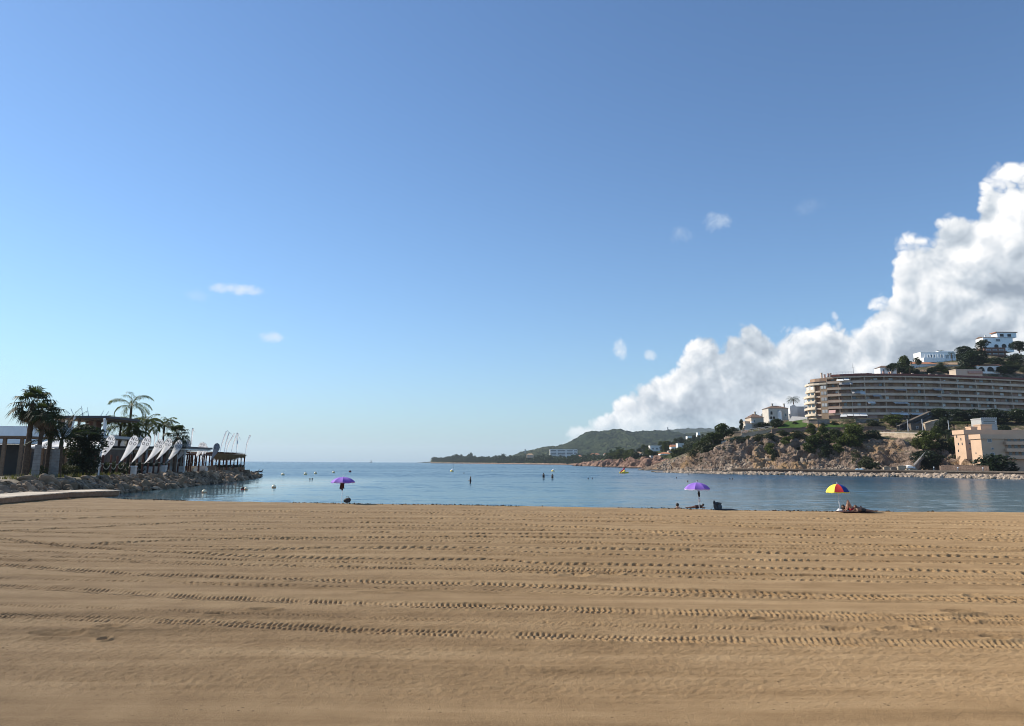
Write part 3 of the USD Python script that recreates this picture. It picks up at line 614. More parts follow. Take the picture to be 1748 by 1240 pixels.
part(lounge, 'roof', pbox(178, 318, 762.5, 765, 112, 10), M['darksteel'])
part(lounge, 'roof_fascia', pbox(178, 318, 765.4, 767.6, 112.4, 9.2), M['white'])
part(lounge, 'back_wall', pbox(180, 316, 767.6, 808, 120, .4, QT), M['greywall'])
for i, x in enumerate(range(184, 316, 13)): part(lounge, 'column', pbox(x - .6, x + .6, 767.6, 808, 112.6, .16, QT), M['greywall'])
for i, x in enumerate(range(190, 312, 26)): part(lounge, 'opening', pbox(x, x + 15, 774, 806, 119.9, .05), M['dark'])
for i, (px, Y, w, hh, m, lab) in enumerate(((228.5, 96, .55, 1.05, 'concrete', 'pale grey box bin under the third flag'), (280.5, 106, .55, 1.05, 'concrete', 'pale grey box bin under the sixth flag'))):
    bb = on_quay(px, Y); t = thing('litter_bin', lab, 'bin', bb); part(t, 'body', box(-w / 2, w / 2, -w / 2, w / 2, 0, hh), M[m]); part(t, 'lid', box(-w / 2 - .05, w / 2 + .05, -w / 2 - .05, w / 2 + .05, hh + .004, hh + .10), M['steel'])
for i, (px, Y, w, m) in enumerate(((268, 108, 2.0, 'deck'), (300, 116, 2.2, 'concrete'), (322, 122, 2.0, 'deck'), (340, 126, 2.2, 'concrete'), (356, 130, 2.0, 'timber'), (248, 106, 1.6, 'concrete'))):
    bb = on_quay(px, Y); t = thing('sofa', ('tan', 'pale', 'tan', 'pale', 'brown', 'pale')[i] + ' low terrace sofa behind the quay posts, ' + ('under the fourth flag', 'right of the last fan palm', 'left of the pergola', 'under the thin flags', 'beside the shaded flag', 'left of the fourth flag')[i], 'sofa', bb, rnd.uniform(-.3, .3))
    part(t, 'seat', box(-w / 2, w / 2, -.4, .4, .12, .48), M[m]); part(t, 'backrest', box(-w / 2, w / 2, .42, .6, .12, 1.0), M[m])
    for s in (-1, 1): part(t, 'armrest', box(s * w / 2, s * (w / 2 + .18), -.4, .6, .12, .7), M[m])

# ------------------------------------------------------------------ posts, ropes, flags along the quay
POSTS = [(148, 90), (161, 91), (174, 92), (188, 93.5), (199, 95), (212, 97), (222, 98.5), (233, 100), (242.6, 101.5), (252, 103), (262, 105), (270.6, 107), (279, 109), (287.7, 111), (295.7, 113), (303.5, 115), (311, 117), (318, 119), (325, 121), (332, 123), (339, 125)]
ORD = 'first second third fourth fifth sixth seventh eighth ninth tenth eleventh twelfth thirteenth fourteenth fifteenth sixteenth seventeenth eighteenth nineteenth twentieth last'.split()
post0 = None; tops = []
for i, (px, Y) in enumerate(POSTS):
    b = on_quay(px, Y); hh = 2.65
    if post0 is None:
        post0 = thing('quay_post', 'red brown timber post, first of the row from the dark leafy tree', 'post', b, 0, 'timber posts along the quay')
        part(post0, 'shaft', tube([(0, 0, -.2), (0, 0, hh - .1), (0, 0, hh)], [.14, .13, .09], n=8), M['post'], smooth=50); part(post0, 'rope_collar', tube([(0, 0, 1.42), (0, 0, 1.54)], .16, .16, 8), M['rope'])
    else:
        lab = f'red brown timber quay post, {ORD[i]} of the row counted from the dark leafy tree'
        copy_of(post0, b, rnd.uniform(0, 6), (1, 1, rnd.uniform(.9, 1.1)), lab, 'timber posts along the quay')
    tops.append(b + (0, 0, 1.48))
for i in range(7):
    a, b = tops[i], tops[i + 1]; s = np.linspace(0, 1, 9)[:, None]; c = a * (1 - s) + b * s; c[:, 2] -= .75 * (1 - (2 * s[:, 0] - 1) ** 2)
    single('rope', tube(c, .045, .045, 5), M['rope'], f'sagging pale rope between quay posts, {("first", "second", "third", "fourth", "fifth", "sixth", "seventh")[i]} from the dark leafy tree', 'rope')

def tear_flag(label, tip_px, top_px, Y, width=.31, grey=False, letters=True, yaw=0.0, roll_txt=-.2):
    """A teardrop flag: its tip low on the post, its round head leaning right."""
    a = P(*tip_px, Y); b = P(*top_px, Y); th0 = math.radians(26) + yaw; az0 = math.atan2(a[0], a[1]); kx = 1 / (math.cos(th0) * math.cos(az0) - math.sin(th0) * math.sin(az0)); d = np.array([(b[0] - a[0]) * kx, 0, b[2] - a[2]]); L = np.linalg.norm(d); lean = math.atan2(d[0], d[2]); width = width * (1 + .75 * (kx - 1))
    t = thing('feather_flag', label, 'flag', a, th0)
    s = np.linspace(0, 1, 25); w = np.where(s < .76, .5 * width * L * (s / .76) ** 1.12, .5 * width * L * np.sqrt(np.clip(1 - ((s - .76) / .24) ** 2, 0, 1)))
    bow = .05 * L * np.sin(PI * s)                                    # the axis bends
    ax_ = np.stack([math.sin(lean) * s * L + math.cos(lean) * bow, math.cos(lean) * s * L - math.sin(lean) * bow], 1); nx = np.array([math.cos(lean), -math.sin(lean)])
    u = np.linspace(-1, 1, 9); V = np.zeros((25, 9, 3))
    for j, uu in enumerate(u):
        q = ax_ + nx * (w * uu)[:, None]; V[:, j, 0] = q[:, 0]; V[:, j, 2] = q[:, 1]; V[:, j, 1] = .03 * L * np.sin(3 * uu + 4 * s) * np.clip(1.15 - s, .15, 1) * np.clip(w / (.16 * L), 0, 1)
    W = V.copy(); W[..., 1] += .012
    part(t, 'cloth', cat_([grid_mesh(V), grid_mesh(W[:, ::-1])]), M['flag_shaded'] if grey else M['flag'], smooth=True)
    e = V[::2, 8].copy(); e2 = V[14::2, 0][::-1].copy(); e[:, 0] += .012 * L * 0
    part(t, 'pole', tube(np.vstack([[(-.10, .02, -1.55)], [(-.05, .02, -.4)], e, e2[1:]]), np.concatenate([[.035, .035], np.linspace(.028, .016, len(e) + len(e2) - 1)]), n=6), M['darksteel'], smooth=50)
    if letters:
        for row, word in ((.90, ('N', 'U')), (.765, ('D', 'O'))):
            for q, ch in enumerate(word):
                m = meshkit.text_mesh(ch, .088 * L, .004, True); m.apply_translation((-m.bounds[:, 0].mean(), 0, 0))
                m.apply_transform(trimesh.transformations.rotation_matrix(PI / 2, (1, 0, 0)))
                ca, sa_ = math.cos(roll_txt), math.sin(roll_txt); c0 = np.array([np.interp(row - .06, s, ax_[:, 0]), np.interp(row - .06, s, ax_[:, 1])])
                m.apply_transform(trimesh.transformations.rotation_matrix(-roll_txt, (0, 1, 0)))
                off = (q - .5) * .115 * L + .008 * L; yv = -.022 * L - .03
                m.apply_translation((c0[0] + ca * off, yv, c0[1] + sa_ * off)); part(t, 'letter', m, M['ink'])
    return t
M['flag_shaded'] = paint('shaded_flag_cloth', (.36, .36, .38), .8, .08, 2.0, trans=.15)  # flag cloth with its shade painted in as grey
FLAGS = [((162, 794), (190, 742.5), 92, 'nearest the dark leafy tree'), ((200, 794), (230, 743.5), 95, 'second from the left'), ((222, 793), (252, 745), 98.5, 'third from the left, over a pale bin'),
         ((244, 794), (275, 750), 101.5, 'fourth from the left, leaning low'), ((264.5, 788), (289.5, 748.5), 105, 'fifth from the left, behind its neighbours'), ((281, 793), (307, 751), 109, 'sixth from the left'), ((296, 791), (321, 751.5), 113, 'seventh from the left, right of the round fan palm')]
for a, b, Y, lab in FLAGS: tear_flag(f'white teardrop flag with dark letters, {lab}', a, b, Y, .28)
tear_flag('narrow white teardrop flag hanging under the seventh lettered flag', (309.5, 791), (318, 758), 118, .2, letters=False)
tear_flag('white lettered teardrop flag, larger of the group before the pergola', (329.5, 788), (346, 755), 123, .30)
tear_flag('slim pale teardrop flag half hidden in the group before the pergola', (341, 787), (349.5, 756), 128, .22, letters=False)
tear_flag('small pale teardrop flag at the right of the group before the pergola', (343, 786), (352.5, 761.5), 130, .24, letters=False)
tear_flag('teardrop flag with shade painted into its cloth, standing alone at the pergola corner', (357.5, 790), (371, 756.5), 128, .30, grey=True)
def pennant(label, pts, Y, w):
    """A long thin banner hanging along a bent cane."""
    q = np.array([P(*p, Y) for p in pts]); n = 15; s = np.linspace(0, 1, n); d = np.linspace(0, 1, len(q)); c = np.stack([np.interp(s, d, q[:, i]) for i in range(3)], 1)
    o = c[0].copy(); t = thing('pennant', label, 'pennant', o, .55)
    c = c - o; part(t, 'cane', tube(c, .045, .018, 5), M['steel'])
    ww = w * np.clip(np.sin(PI * np.clip(s * 1.02, 0, 1)) * 1.3, 0.02, 1); k_ = int(n * .80)
    V = np.stack([c[:k_], c[:k_] + np.stack([ww[:k_], .05 * np.sin(9 * s[:k_]), -.1 * ww[:k_]], 1)], 1); W = V.copy(); W[..., 1] += .012
    part(t, 'cloth', cat_([grid_mesh(V), grid_mesh(W[:, ::-1])]), M['flag'], smooth=True)
PEN = [([(325, 774), (327, 745), (328, 731), (330, 735), (333, 738)], 'lone tall thin white pennant left of the pergola roof'), ([(375, 773), (379, 755), (385, 737), (388, 735), (393, 741)], 'leftmost bent thin pennant on the thatched pergola'),
       ([(383, 774), (385, 757), (390, 739), (393, 739), (395, 742)], 'second bent thin pennant on the thatched pergola'), ([(385.5, 773), (390, 756), (398, 741), (401, 739)], 'third thin pennant, leaning right on the thatched pergola'),
       ([(394.5, 774), (398, 757), (404, 739), (407, 744), (410, 751)], 'fourth thin pennant with a hanging tip on the thatched pergola'), ([(404, 774), (404.5, 756), (404.5, 743), (406, 745)], 'upright thin pennant on the thatched pergola'), ([(418.5, 775), (421, 757), (426, 742), (428, 747)], 'rightmost thin pennant at the seaward pergola corner'),
       ([(253, 772), (254, 750), (256, 735), (259, 742)], 'thin pennant behind the palms, left of the pair'), ([(262, 772), (263, 752), (264, 736), (267, 742)], 'thin pennant behind the palms, left one of the middle pair'), ([(268, 772), (269, 754), (270, 738), (272, 743)], 'thin pennant behind the palms, right one of the middle pair')]
for i, (pts, lab) in enumerate(PEN): pennant(lab, pts, 128 + 3 * (i > 0) + (i > 3) * 4, .20)

# pergola at the quay's end
per = thing('pergola', 'timber pergola with a dry thatch fringe at the end of the quay', 'pergola')
z1 = P(370, 777, 138)[2]
def pg(px, Y): p = P(px, 790, Y); return p[0], p[1]
fr = [pg(322, 121), pg(347, 130), pg(366, 137), pg(392, 146), pg(417, 155)]
bk = [(x - 4.2, y + 2.7) for x, y in fr]
for L_, off in ((fr, 0), (bk, 0)):
    for i in range(len(L_) - 1): part(per, 'beam', tube([(*L_[i], z1), (*L_[i + 1], z1)], .13, .13, 6), M['post'])
for i in range(len(fr)): part(per, 'cross_beam', tube([(*fr[i], z1 + .24), (*bk[i], z1 + .24)], .11, .11, 6), M['post'])
L1 = along(np.array(fr), 17); L2 = along(np.array(bk), 17)
for i in range(17): part(per, 'post', tube([(*L1[i], QT - .2), (*L1[i], z1 - .1)], .14, .12, 8), M['post'], smooth=50)
for i in range(1, 17, 2): part(per, 'post', tube([(*L2[i], QT - .2), (*L2[i], z1 - .1)], .14, .12, 8), M['post'], smooth=50)
for i in range(0, 33):
    a = L1[0] + 0; q = i / 32; p1 = along(np.array(fr), 33)[i]; p2 = along(np.array(bk), 33)[i]; part(per, 'rafter', tube([(*p1, z1 + .4), (*p2, z1 + .4)], .05, .05, 5), M['timber'])
r = np.random.default_rng(3); th_ = []
A = along(np.array(fr[2:]), 160)
for i in range(1500):
    q = int(r.integers(160)); p = np.array([*A[q], z1 + .25]) + (r.normal() * .15, r.normal() * .15, 0); L = r.uniform(.5, 1.25) * (1.15 if q < 110 else .7)
    w = np.array([.07, .03, 0]); e = p + (r.normal() * .12, r.normal() * .12, -L); th_.append(trimesh.Trimesh([p - w, p + w, e], [(0, 1, 2)], process=False))
part(per, 'thatch_fringe', cat_(th_), M['thatch'], kind='stuff')
V = np.array([[(*A[i], z1 + .50) for i in range(0, 160, 6)], [(*(A[i] + np.array([-4.2, 2.7])), z1 + .50) for i in range(0, 160, 6)]]); W = V.copy(); W[..., 2] += .10
part(per, 'thatch_roof', cat_([grid_mesh(V), grid_mesh(W[:, ::-1])]), M['thatch'])
for i, (px, Y) in enumerate(((372, 141), (384, 145), (396, 149), (408, 153))):
    bb = on_quay(px, Y); t = thing('planter', f'dark low planter under the pergola, {("first", "second", "third", "last")[i]} from the shaded flag', 'planter', bb)
    part(t, 'box', box(-1.1, 1.1, -.35, .35, 0, .6), M['timber']); part(t, 'plants', crown(70 + i, [(-.6, 0, .8, .45, .3), (.1, 0, .85, .5, .35), (.7, 0, .75, .4, .3)], 500, .2, .5), M['bush'])

# ------------------------------------------------------------------ people
M['skin'] = paint('tanned_skin', (.36, .20, .13), .6, .08, 6.0)
M['skin_dark'] = paint('darker_skin', (.16, .085, .055), .55, .1, 6.0)  # a darker tone than the other skin
M['hair'] = paint('dark_hair', (.025, .018, .014), .6, .2, 20.0)
M['black_cloth'] = paint('black_cloth', (.018, .018, .02), .8, .2, 6.0)
M['red_cloth'] = paint('red_cloth', (.42, .015, .02), .75, .1, 6.0)
def hull_bone(a, ra, b, rb):
    k = 10
    s = manifold3d.Manifold.sphere(ra, k).translate(tuple(a)) + manifold3d.Manifold.sphere(rb, k).translate(tuple(b)); return s.hull()
def body(bones, joints, edge=.045):
    """One continuous figure: bones between joints (x, y, z, radius), merged and smoothed."""
    r = np.random.default_rng(4)
    def nudge(j): return tuple(np.asarray(joints[j][:3]) + r.normal(size=3) * 2e-4)
    m = manifold3d.Manifold.batch_boolean([hull_bone(nudge(a), joints[a][3], nudge(b), joints[b][3] * 1.003) for a, b in bones], manifold3d.OpType.Add).to_mesh()
    v, f = trimesh.remesh.subdivide_to_size(m.vert_properties[:, :3], m.tri_verts, edge * 2.2, max_iter=12); t = trimesh.Trimesh(v, f); t.merge_vertices()
    trimesh.smoothing.filter_taubin(t, iterations=6); return t
STAND = dict(head=(0, 0, 1.62, .105), chin=(0, .03, 1.53, .06), neck=(0, 0, 1.45, .06), chest=(0, 0, 1.27, .15), belly=(0, 0, 1.08, .13), hip=(0, 0, .95, .14),
             ls=(-.19, 0, 1.38, .065), le=(-.27, .02, 1.12, .045), lw=(-.26, .10, .89, .033), lf=(-.25, .13, .78, .035), rs=(.19, 0, 1.38, .065), re=(.28, .02, 1.12, .045), rw=(.26, .08, .89, .033), rf=(.25, .11, .78, .035),
             lh=(-.10, 0, .90, .10), lk=(-.11, .03, .50, .062), la=(-.12, 0, .09, .042), lt=(-.12, .14, .04, .035), rh=(.10, 0, .90, .10), rk=(.12, .03, .50, .062), ra=(.13, 0, .09, .042), rt=(.13, .14, .04, .035))
BONES = [('head', 'chin'), ('head', 'neck'), ('neck', 'chest'), ('chest', 'belly'), ('belly', 'hip'), ('ls', 'chest'), ('rs', 'chest'), ('ls', 'neck'), ('rs', 'neck'), ('ls', 'le'), ('le', 'lw'), ('lw', 'lf'), ('rs', 're'), ('re', 'rw'), ('rw', 'rf'),
         ('hip', 'lh'), ('hip', 'rh'), ('lh', 'lk'), ('lk', 'la'), ('la', 'lt'), ('rh', 'rk'), ('rk', 'ra'), ('ra', 'rt')]
def fingers(j, side, flat=1):
    """Thumb and four fingers at the hand's end."""
    f = np.array(j[side + 'f'][:3]); w = np.array(j[side + 'w'][:3]); d = f - w; d /= np.linalg.norm(d); s = np.cross(d, [1, 0, 0]) + np.array([0, 1e-4, 2e-3]); s /= np.linalg.norm(s); out, bones = {}, []
    for k in range(4):
        a = f + s * (k - 1.5) * .020; b = a + d * (.075 - .008 * abs(k - 1.2)) + np.array([0, -.012, 0]); out[f'{side}g{k}a'] = (*a, .010); out[f'{side}g{k}b'] = (*b, .008); bones.append((f'{side}g{k}a', f'{side}g{k}b'))
    a = (f + w) / 2 + s * .02; b = a + s * .045 + d * .035; out[side + 'tha'] = (*a, .012); out[side + 'thb'] = (*b, .009); bones.append((side + 'tha', side + 'thb')); return out, bones
def person(label, loc, rz, joints, skin='skin', wear=(), hair=True, scale=1.0, group=None):
    j = dict(joints); bones = list(BONES)
    for s in 'lr':
        o, b = fingers(j, s); j.update(o); bones += b
    t = thing('person', label, 'person', loc, rz, group, (scale,) * 3)
    part(t, 'body', body(bones, j), M[skin], smooth=True)
    h = np.array(j['head'][:3]); ch = np.array(j['chin'][:3]); up = h - np.array(j['neck'][:3]); up /= np.linalg.norm(up); fw = ch - h; fw -= up * (fw @ up); fw /= np.linalg.norm(fw) + 1e-9
    if hair:
        m = trimesh.creation.icosphere(3, .118); v = m.vertices; d = v @ fw; v = v[:] - np.outer(np.clip(d - .035, 0, 1), fw); m.vertices = v + h + up * .018 - fw * .012; part(t, 'hair', m, M['hair'], smooth=True)
    part(t, 'nose', moved(trimesh.creation.icosphere(1, .016), h + fw * .108 - up * .02), M[skin], smooth=True)
    sd = np.cross(fw, up)
    for s in (-1, 1):
        part(t, 'eye', moved(trimesh.creation.icosphere(1, .012), h + fw * .093 + sd * s * .035 + up * .005), M['hair']); part(t, 'ear', moved(trimesh.creation.icosphere(1, .024), h + sd * s * .103 - up * .01), M[skin])
    part(t, 'mouth', tube([h + fw * .085 - up * .065 - sd * .02, h + fw * .092 - up * .067, h + fw * .085 - up * .065 + sd * .02], .006, .006, 5), M['red_cloth'])
    for name, bs, mat, grow in wear:
        jj = {k: (*v[:3], v[3] + grow) for k, v in j.items()}; part(t, name, body(bs, jj), M[mat], smooth=True)
    return t
def at_sea(px, py): return G(px, py, SEA_Z)
TRUNKS = [('hip', 'lh'), ('hip', 'rh'), ('belly', 'hip')]; TOPB = [('chest', 'chest')]

def wade(label, px, py, deep, rz, pose=None, **k):
    p = at_sea(px, py); j = dict(STAND); j.update(pose or {}); return person(label, (p[0], p[1], SEA_Z - deep), rz, j, **k)
wade('bather standing thigh deep in the sea left of the yellow buoys, turned sideways', 803, 825, .60, 1.3, dict(lw=(-.22, .25, 1.0, .033), lf=(-.2, .36, .98, .035)), skin='skin_dark', wear=[('swimsuit', TRUNKS, 'black_cloth', .012)], scale=1.0)
wade('taller of two bathers standing far out in the sea, the left one', 928, 817.8, .45, .2, skin='skin_dark', wear=[('swim_trunks', TRUNKS, 'black_cloth', .012)], scale=1.0)
wade('shorter of two bathers standing far out in the sea, under the right yellow buoy', 943, 818, .50, -.2, skin='skin_dark', wear=[('swim_trunks', TRUNKS, 'black_cloth', .012)], scale=.94)

def swimmer(label, px, py, s=1.0, group=None, cap=None):
    p = at_sea(px, py); t = thing('person', label, 'swimmer', p, rnd.uniform(-1, 1), group, (s,) * 3)
    j = dict(h=(0, 0, .17, .11), c=(0, .05, .08, .07), n=(0, -.02, -.02, .07), b=(0, -.05, -.16, .14), l=(-.22, -.02, -.10, .07), r=(.22, -.02, -.10, .07))
    part(t, 'body', body([('h', 'c'), ('h', 'n'), ('n', 'b'), ('b', 'l'), ('b', 'r'), ('n', 'l'), ('n', 'r')], j), M['skin_dark'], smooth=True)
    m = trimesh.creation.icosphere(2, .122); v = m.vertices; v = v.copy(); v[:, 1] = np.minimum(v[:, 1], .05); m.vertices = v + (0, -.01, .19); part(t, 'hair', m, M[cap or 'hair'], smooth=True)
for px, py, lab in ((792, 808.8, 'swimmer beside the left yellow buoy, only a head showing'), (1004, 818.3, 'left one of two swimmers out in the middle of the bay'), (1011, 817.8, 'right one of two swimmers out in the middle of the bay'), (1155, 817.0, 'swimmer left of the right purple parasol, farther out'), (1175.5, 810.8, 'swimmer close to the rocky point, farthest out'),
                    (1174, 823.2, 'swimmer just left above the right purple parasol'), (1190, 822.8, 'swimmer whose head shows right over the right purple parasol'), (1246, 818.9, 'left one of two swimmers before the cliff'), (1250.5, 818.9, 'right one of two swimmers before the cliff'), (533, 819, 'swimmer with a dark head left of the left purple parasol'), (529, 819.3, 'small swimmer head beside the dark headed swimmer')):
    swimmer(lab, px, py, 1.05)

# ------------------------------------------------------------------ buoys and boats
M['yellow'] = paint('yellow_buoy_plastic', (.62, .45, .05), .45, .06, 3.0); M['cream'] = paint('cream_buoy_plastic', (.72, .62, .42), .45, .06, 3.0); M['orange'] = paint('orange_buoy_plastic', (.55, .16, .03), .5, .06, 3.0)
M['red'] = paint('red_plastic', (.55, .03, .03), .4, .05, 3.0); M['white_plastic'] = paint('white_plastic', (.75, .75, .73), .4, .04, 3.0); M['blue_cloth'] = paint('pale_blue_cloth', (.25, .48, .66), .7, .06, 2.0, trans=.2)
def ball_buoy(label, px, py, rad, top='cream', low='cream', group=None):
    p = at_sea(px, py); t = thing('mooring_buoy', label, 'buoy', p, 0, group)
    m = trimesh.creation.icosphere(3, rad); m.apply_scale((1, 1, .92)); m.apply_translation((0, 0, rad * .45)); part(t, 'float', m, M[top], smooth=True)
    part(t, 'band', tube([(0, 0, rad * .10), (0, 0, rad * .32)], rad * 1.0, rad * 1.03, 16), M[low], smooth=40); part(t, 'ring', moved(trimesh.creation.torus(rad * .22, rad * .05, 12, 6), (0, 0, rad * 1.45), rx=PI / 2), M['darksteel'])
for px, py, rad, a, b, lab in ((483, 811.5, .42, 'cream', 'yellow', 'cream ball buoy, leftmost of the row off the quay'), (521.5, 810.6, .44, 'cream', 'yellow', 'cream ball buoy, second of the row off the quay'), (538.5, 809, .42, 'cream', 'yellow', 'cream ball buoy, third of the row off the quay'), (569.5, 807.6, .42, 'cream', 'yellow', 'cream ball buoy over the left purple parasol'), (597.5, 806.3, .42, 'black_cloth', 'red', 'dark red ball buoy right of the left purple parasol top'),
                              (467.5, 833, .28, 'cream', 'orange', 'cream buoy with an orange underside between quay tip and left parasol'), (348.5, 841, .24, 'cream', 'orange', 'cream and orange buoy in the reflections of the quay'), (420, 836.2, .22, 'cream', 'orange', 'orange and cream buoy beside the dark one under the quay tip'), (414.5, 836, .24, 'black_cloth', 'red', 'dark buoy beside the orange one under the quay tip')):
    ball_buoy(lab, px, py, rad, a, b)
for px, py, lab in ((771.5, 805.2, 'yellow cone buoy with a thin mast, left of the bathers'), (944, 805.0, 'yellow and white cone buoy above the two bathers')):
    p = at_sea(px, py); t = thing('cone_buoy', lab, 'buoy', p, 0)
    prof = [(0, -.5), (.75, -.45), (.95, -.05), (.85, .25), (.35, .95), (.14, 1.25), (0, 1.3)]; m = trimesh.creation.revolve(np.array(prof) * .82, sections=20)
    part(t, 'float', moved(m, ry=.35), M['yellow'], smooth=40); part(t, 'cap', moved(trimesh.creation.revolve(np.array([(0, .46), (.56, .45), (.31, .82), (.13, 1.07), (0, 1.12)]), sections=20), ry=.35), M['white_plastic'], smooth=40)
    if px < 800: part(t, 'mast', tube([(.4, 0, 1.1), (.55, 0, 4.2)], .04, .03, 5), M['darksteel'])
p = at_sea(1065, 808.2); t = thing('pedal_boat', 'yellow and white pedal boat with a red slide off the rocky point', 'pedal boat', p, .5, None, (.8,) * 3)
for s in (-1, 1): part(t, 'hull', moved(tube([(-2.0, 0, .15), (-1.7, 0, .25), (1.6, 0, .25), (2.1, 0, .5)], [.15, .42, .42, .12], n=10), (0, s * .75, 0)), M['yellow'], smooth=50)
part(t, 'deck', box(-1.5, 1.5, -.9, .9, .50, .62), M['white_plastic']); part(t, 'seat', cat_([box(-.3, .2, -.7, .7, .63, .95), box(.2, .32, -.7, .7, .63, 1.45)]), M['yellow'])
part(t, 'slide', cat_([tube([(.4, 0, 2.1), (.1, 0, 2.2), (-.6, 0, 1.4), (-1.7, 0, .65)], .26, .26, 8), tube([(.45, -.25, .6), (.4, -.25, 2.2)], .06, .06, 6), tube([(.45, .25, .6), (.4, .25, 2.2)], .06, .06, 6)]), M['red'], smooth=50)
swimmer('dark haired person beside the yellow pedal boat', 1069, 807.8, 1.3)
p = at_sea(633, 791.1); D_ = 3500.0; q = P(633, 790, D_); t = thing('sailing_boat', 'tiny sailing boat on the horizon above the left purple parasol', 'boat', (q[0], D_, SEA_Z))
part(t, 'hull', moved(tube([(-6, 0, .5), (-4, 0, .5), (4, 0, .6), (7, 0, 1.2)], [.6, 1.4, 1.3, .1], n=8), (0, 0, .2)), M['darksteel'], smooth=50); part(t, 'sail', trimesh.Trimesh([(-.2, 0, 2), (4.6, 0, 2.2), (0, 0, 13), (-.2, .1, 2), (4.6, .1, 2.2), (0, .1, 13)], [(0, 1, 2), (5, 4, 3), (0, 3, 4), (0, 4, 1), (1, 4, 5), (1, 5, 2), (2, 5, 3), (2, 3, 0)]), M['darksteel']); part(t, 'mast', tube([(0, 0, 1), (0, 0, 14)], .2, .1, 5), M['darksteel'])
for px, py, lab in ((439, 806.6, 'left one of two dark birds on the water off the quay tip'), (445.5, 806.2, 'right one of two dark birds on the water off the quay tip')):
    p = at_sea(px, py); t = thing('sea_bird', lab, 'bird', p, .4, None, (2.6,) * 3)
    part(t, 'body', body([('a', 'b'), ('b', 'c'), ('c', 'd'), ('d', 'e')], dict(a=(-.30, 0, .10, .03), b=(-.12, 0, .07, .09), c=(.10, 0, .07, .09), d=(.18, 0, .22, .04), e=(.21, 0, .30, .05)), .03), M['black_cloth'], smooth=True); part(t, 'beak', tube([(.24, 0, .30), (.34, 0, .28)], .015, .004, 5), M['orange'])

# ------------------------------------------------------------------ parasols
M['purple'] = paint('purple_parasol_cloth', (.30, .155, .60), .75, .05, 2.0, trans=.22); M['lilac'] = paint('pale_lilac_trim', (.62, .50, .72), .8, .05, 2.0, trans=.2)
M['py'] = paint('yellow_parasol_cloth', (.85, .70, .08), .75, .04, 2.0, trans=.2); M['pr'] = paint('red_parasol_cloth', (.55, .03, .035), .75, .04, 2.0, trans=.2); M['pb'] = paint('blue_parasol_cloth', (.012, .06, .30), .75, .04, 2.0, trans=.2); M['polew'] = paint('white_pole_paint', (.68, .68, .70), .4)
def parasol(label, base_px, top_y, wide_px, Y, panels, trim, droop=.36, tilt=(0, 0), rot=.2, valance=.07):
    b = P(base_px[0], base_px[1], Y); zt = P(base_px[0], top_y, Y)[2]; R = wide_px / 2 / FPX * Y / math.cos(PITCH) * 1.0; H = zt - b[2]
    t = thing('parasol', label, 'parasol', b); n = len(panels)
    part(t, 'pole', tube([(0, 0, -.3), (tilt[0] * .5, tilt[1] * .5, H * .5), (tilt[0], tilt[1], H + .05)], .018, .016, 7), M['polew'], smooth=50)
    part(t, 'tip', moved(trimesh.creation.cone(.03, .12, sections=8), (tilt[0], tilt[1], H + .03)), M['polew'])
    def rim(a, s):                                                     # a panel sags between its ribs
        return np.array([math.cos(a), math.sin(a), 0]) * R * math.sin(s * PI / 2 * .68) / math.sin(PI / 2 * .68) + np.array([0, 0, -droop * (1 - math.cos(s * PI / 2 * .68)) / (1 - math.cos(PI / 2 * .68))])
    for k in range(n):
        a0, a1 = rot + 2 * PI * k / n, rot + 2 * PI * (k + 1) / n; V = []
        for s in np.linspace(0.02, 1, 9):
            p0, p1 = rim(a0, s), rim(a1, s); V.append([p0 * (1 - q) + p1 * q + np.array([0, 0, -.035 * R * s * math.sin(PI * q)]) for q in np.linspace(0, 1, 7)])
        V = np.array(V) + (tilt[0], tilt[1], H); W = V.copy(); W[..., 2] -= .006
        pn = part(t, 'panel', cat_([grid_mesh(V), grid_mesh(W[:, ::-1])]), M[panels[k]], smooth=True)
        e = V[-1]; lo = e * 1.0; lo[:, 2] -= valance * (1 - .3 * np.sin(np.linspace(0, PI * 3, 7)) ** 2); X_ = np.array([e, lo]); Y_ = X_.copy(); Y_[..., :2] = (Y_[..., :2] - np.array(tilt)) * .994 + np.array(tilt)
        part(pn, 'valance', cat_([grid_mesh(X_), grid_mesh(Y_[:, ::-1])]), M[trim[k % len(trim)]], smooth=True)
        part(t, 'rib', tube([rim(a0, s) + (tilt[0], tilt[1], H - .012) for s in np.linspace(.02, 1, 6)], .007, .005, 5), M['darksteel'])
    return t, b, H
d1 = 54.6; par1, b1, H1 = parasol('purple parasol with dark clothes hung under it, the left one of two', (583, 856.5), 814.5, 39, d1, ['purple'] * 8, ['purple', 'lilac'], .36, (.04, 0))
d2 = 50.6; par2, b2, H2 = parasol('purple parasol with a dark bag under its canopy, right one of two', (1194, 867.5), 824, 42, d2, ['purple'] * 8, ['lilac'], .42, (-.10, 0), .35)
d3 = 48.9; par3, b3, H3 = parasol('beach parasol with yellow, red and blue panels', (1434, 872.5), 826.5, 37, d3, ['py', 'pr', 'pb', 'pb', 'py', 'pr', 'pb', 'py'], ['py'], .50, (-.07, 0), -3.05)
def hung_bag(label, b, x, z, w, h, mat, seed, strap=True):
    t = thing('hanging_bag', label, 'bag', (b[0] + x, b[1] - .06, z)); m = rock(seed, (w / 2, w / 3, h / 2), 3, .25); part(t, 'sack', m, M[mat], smooth=50); part(t, 'strap', tube([(0, 0, h * .4), (-.03, .03, h * .75), (0, .06, h * .9)], .012, .012, 5), M[mat])
M['maroon'] = paint('dark_maroon_cloth', (.055, .018, .016), .8, .2, 6.0); M['plastic_bag'] = paint('crumpled_pale_plastic', (.55, .55, .56), .5, .25, 8.0)
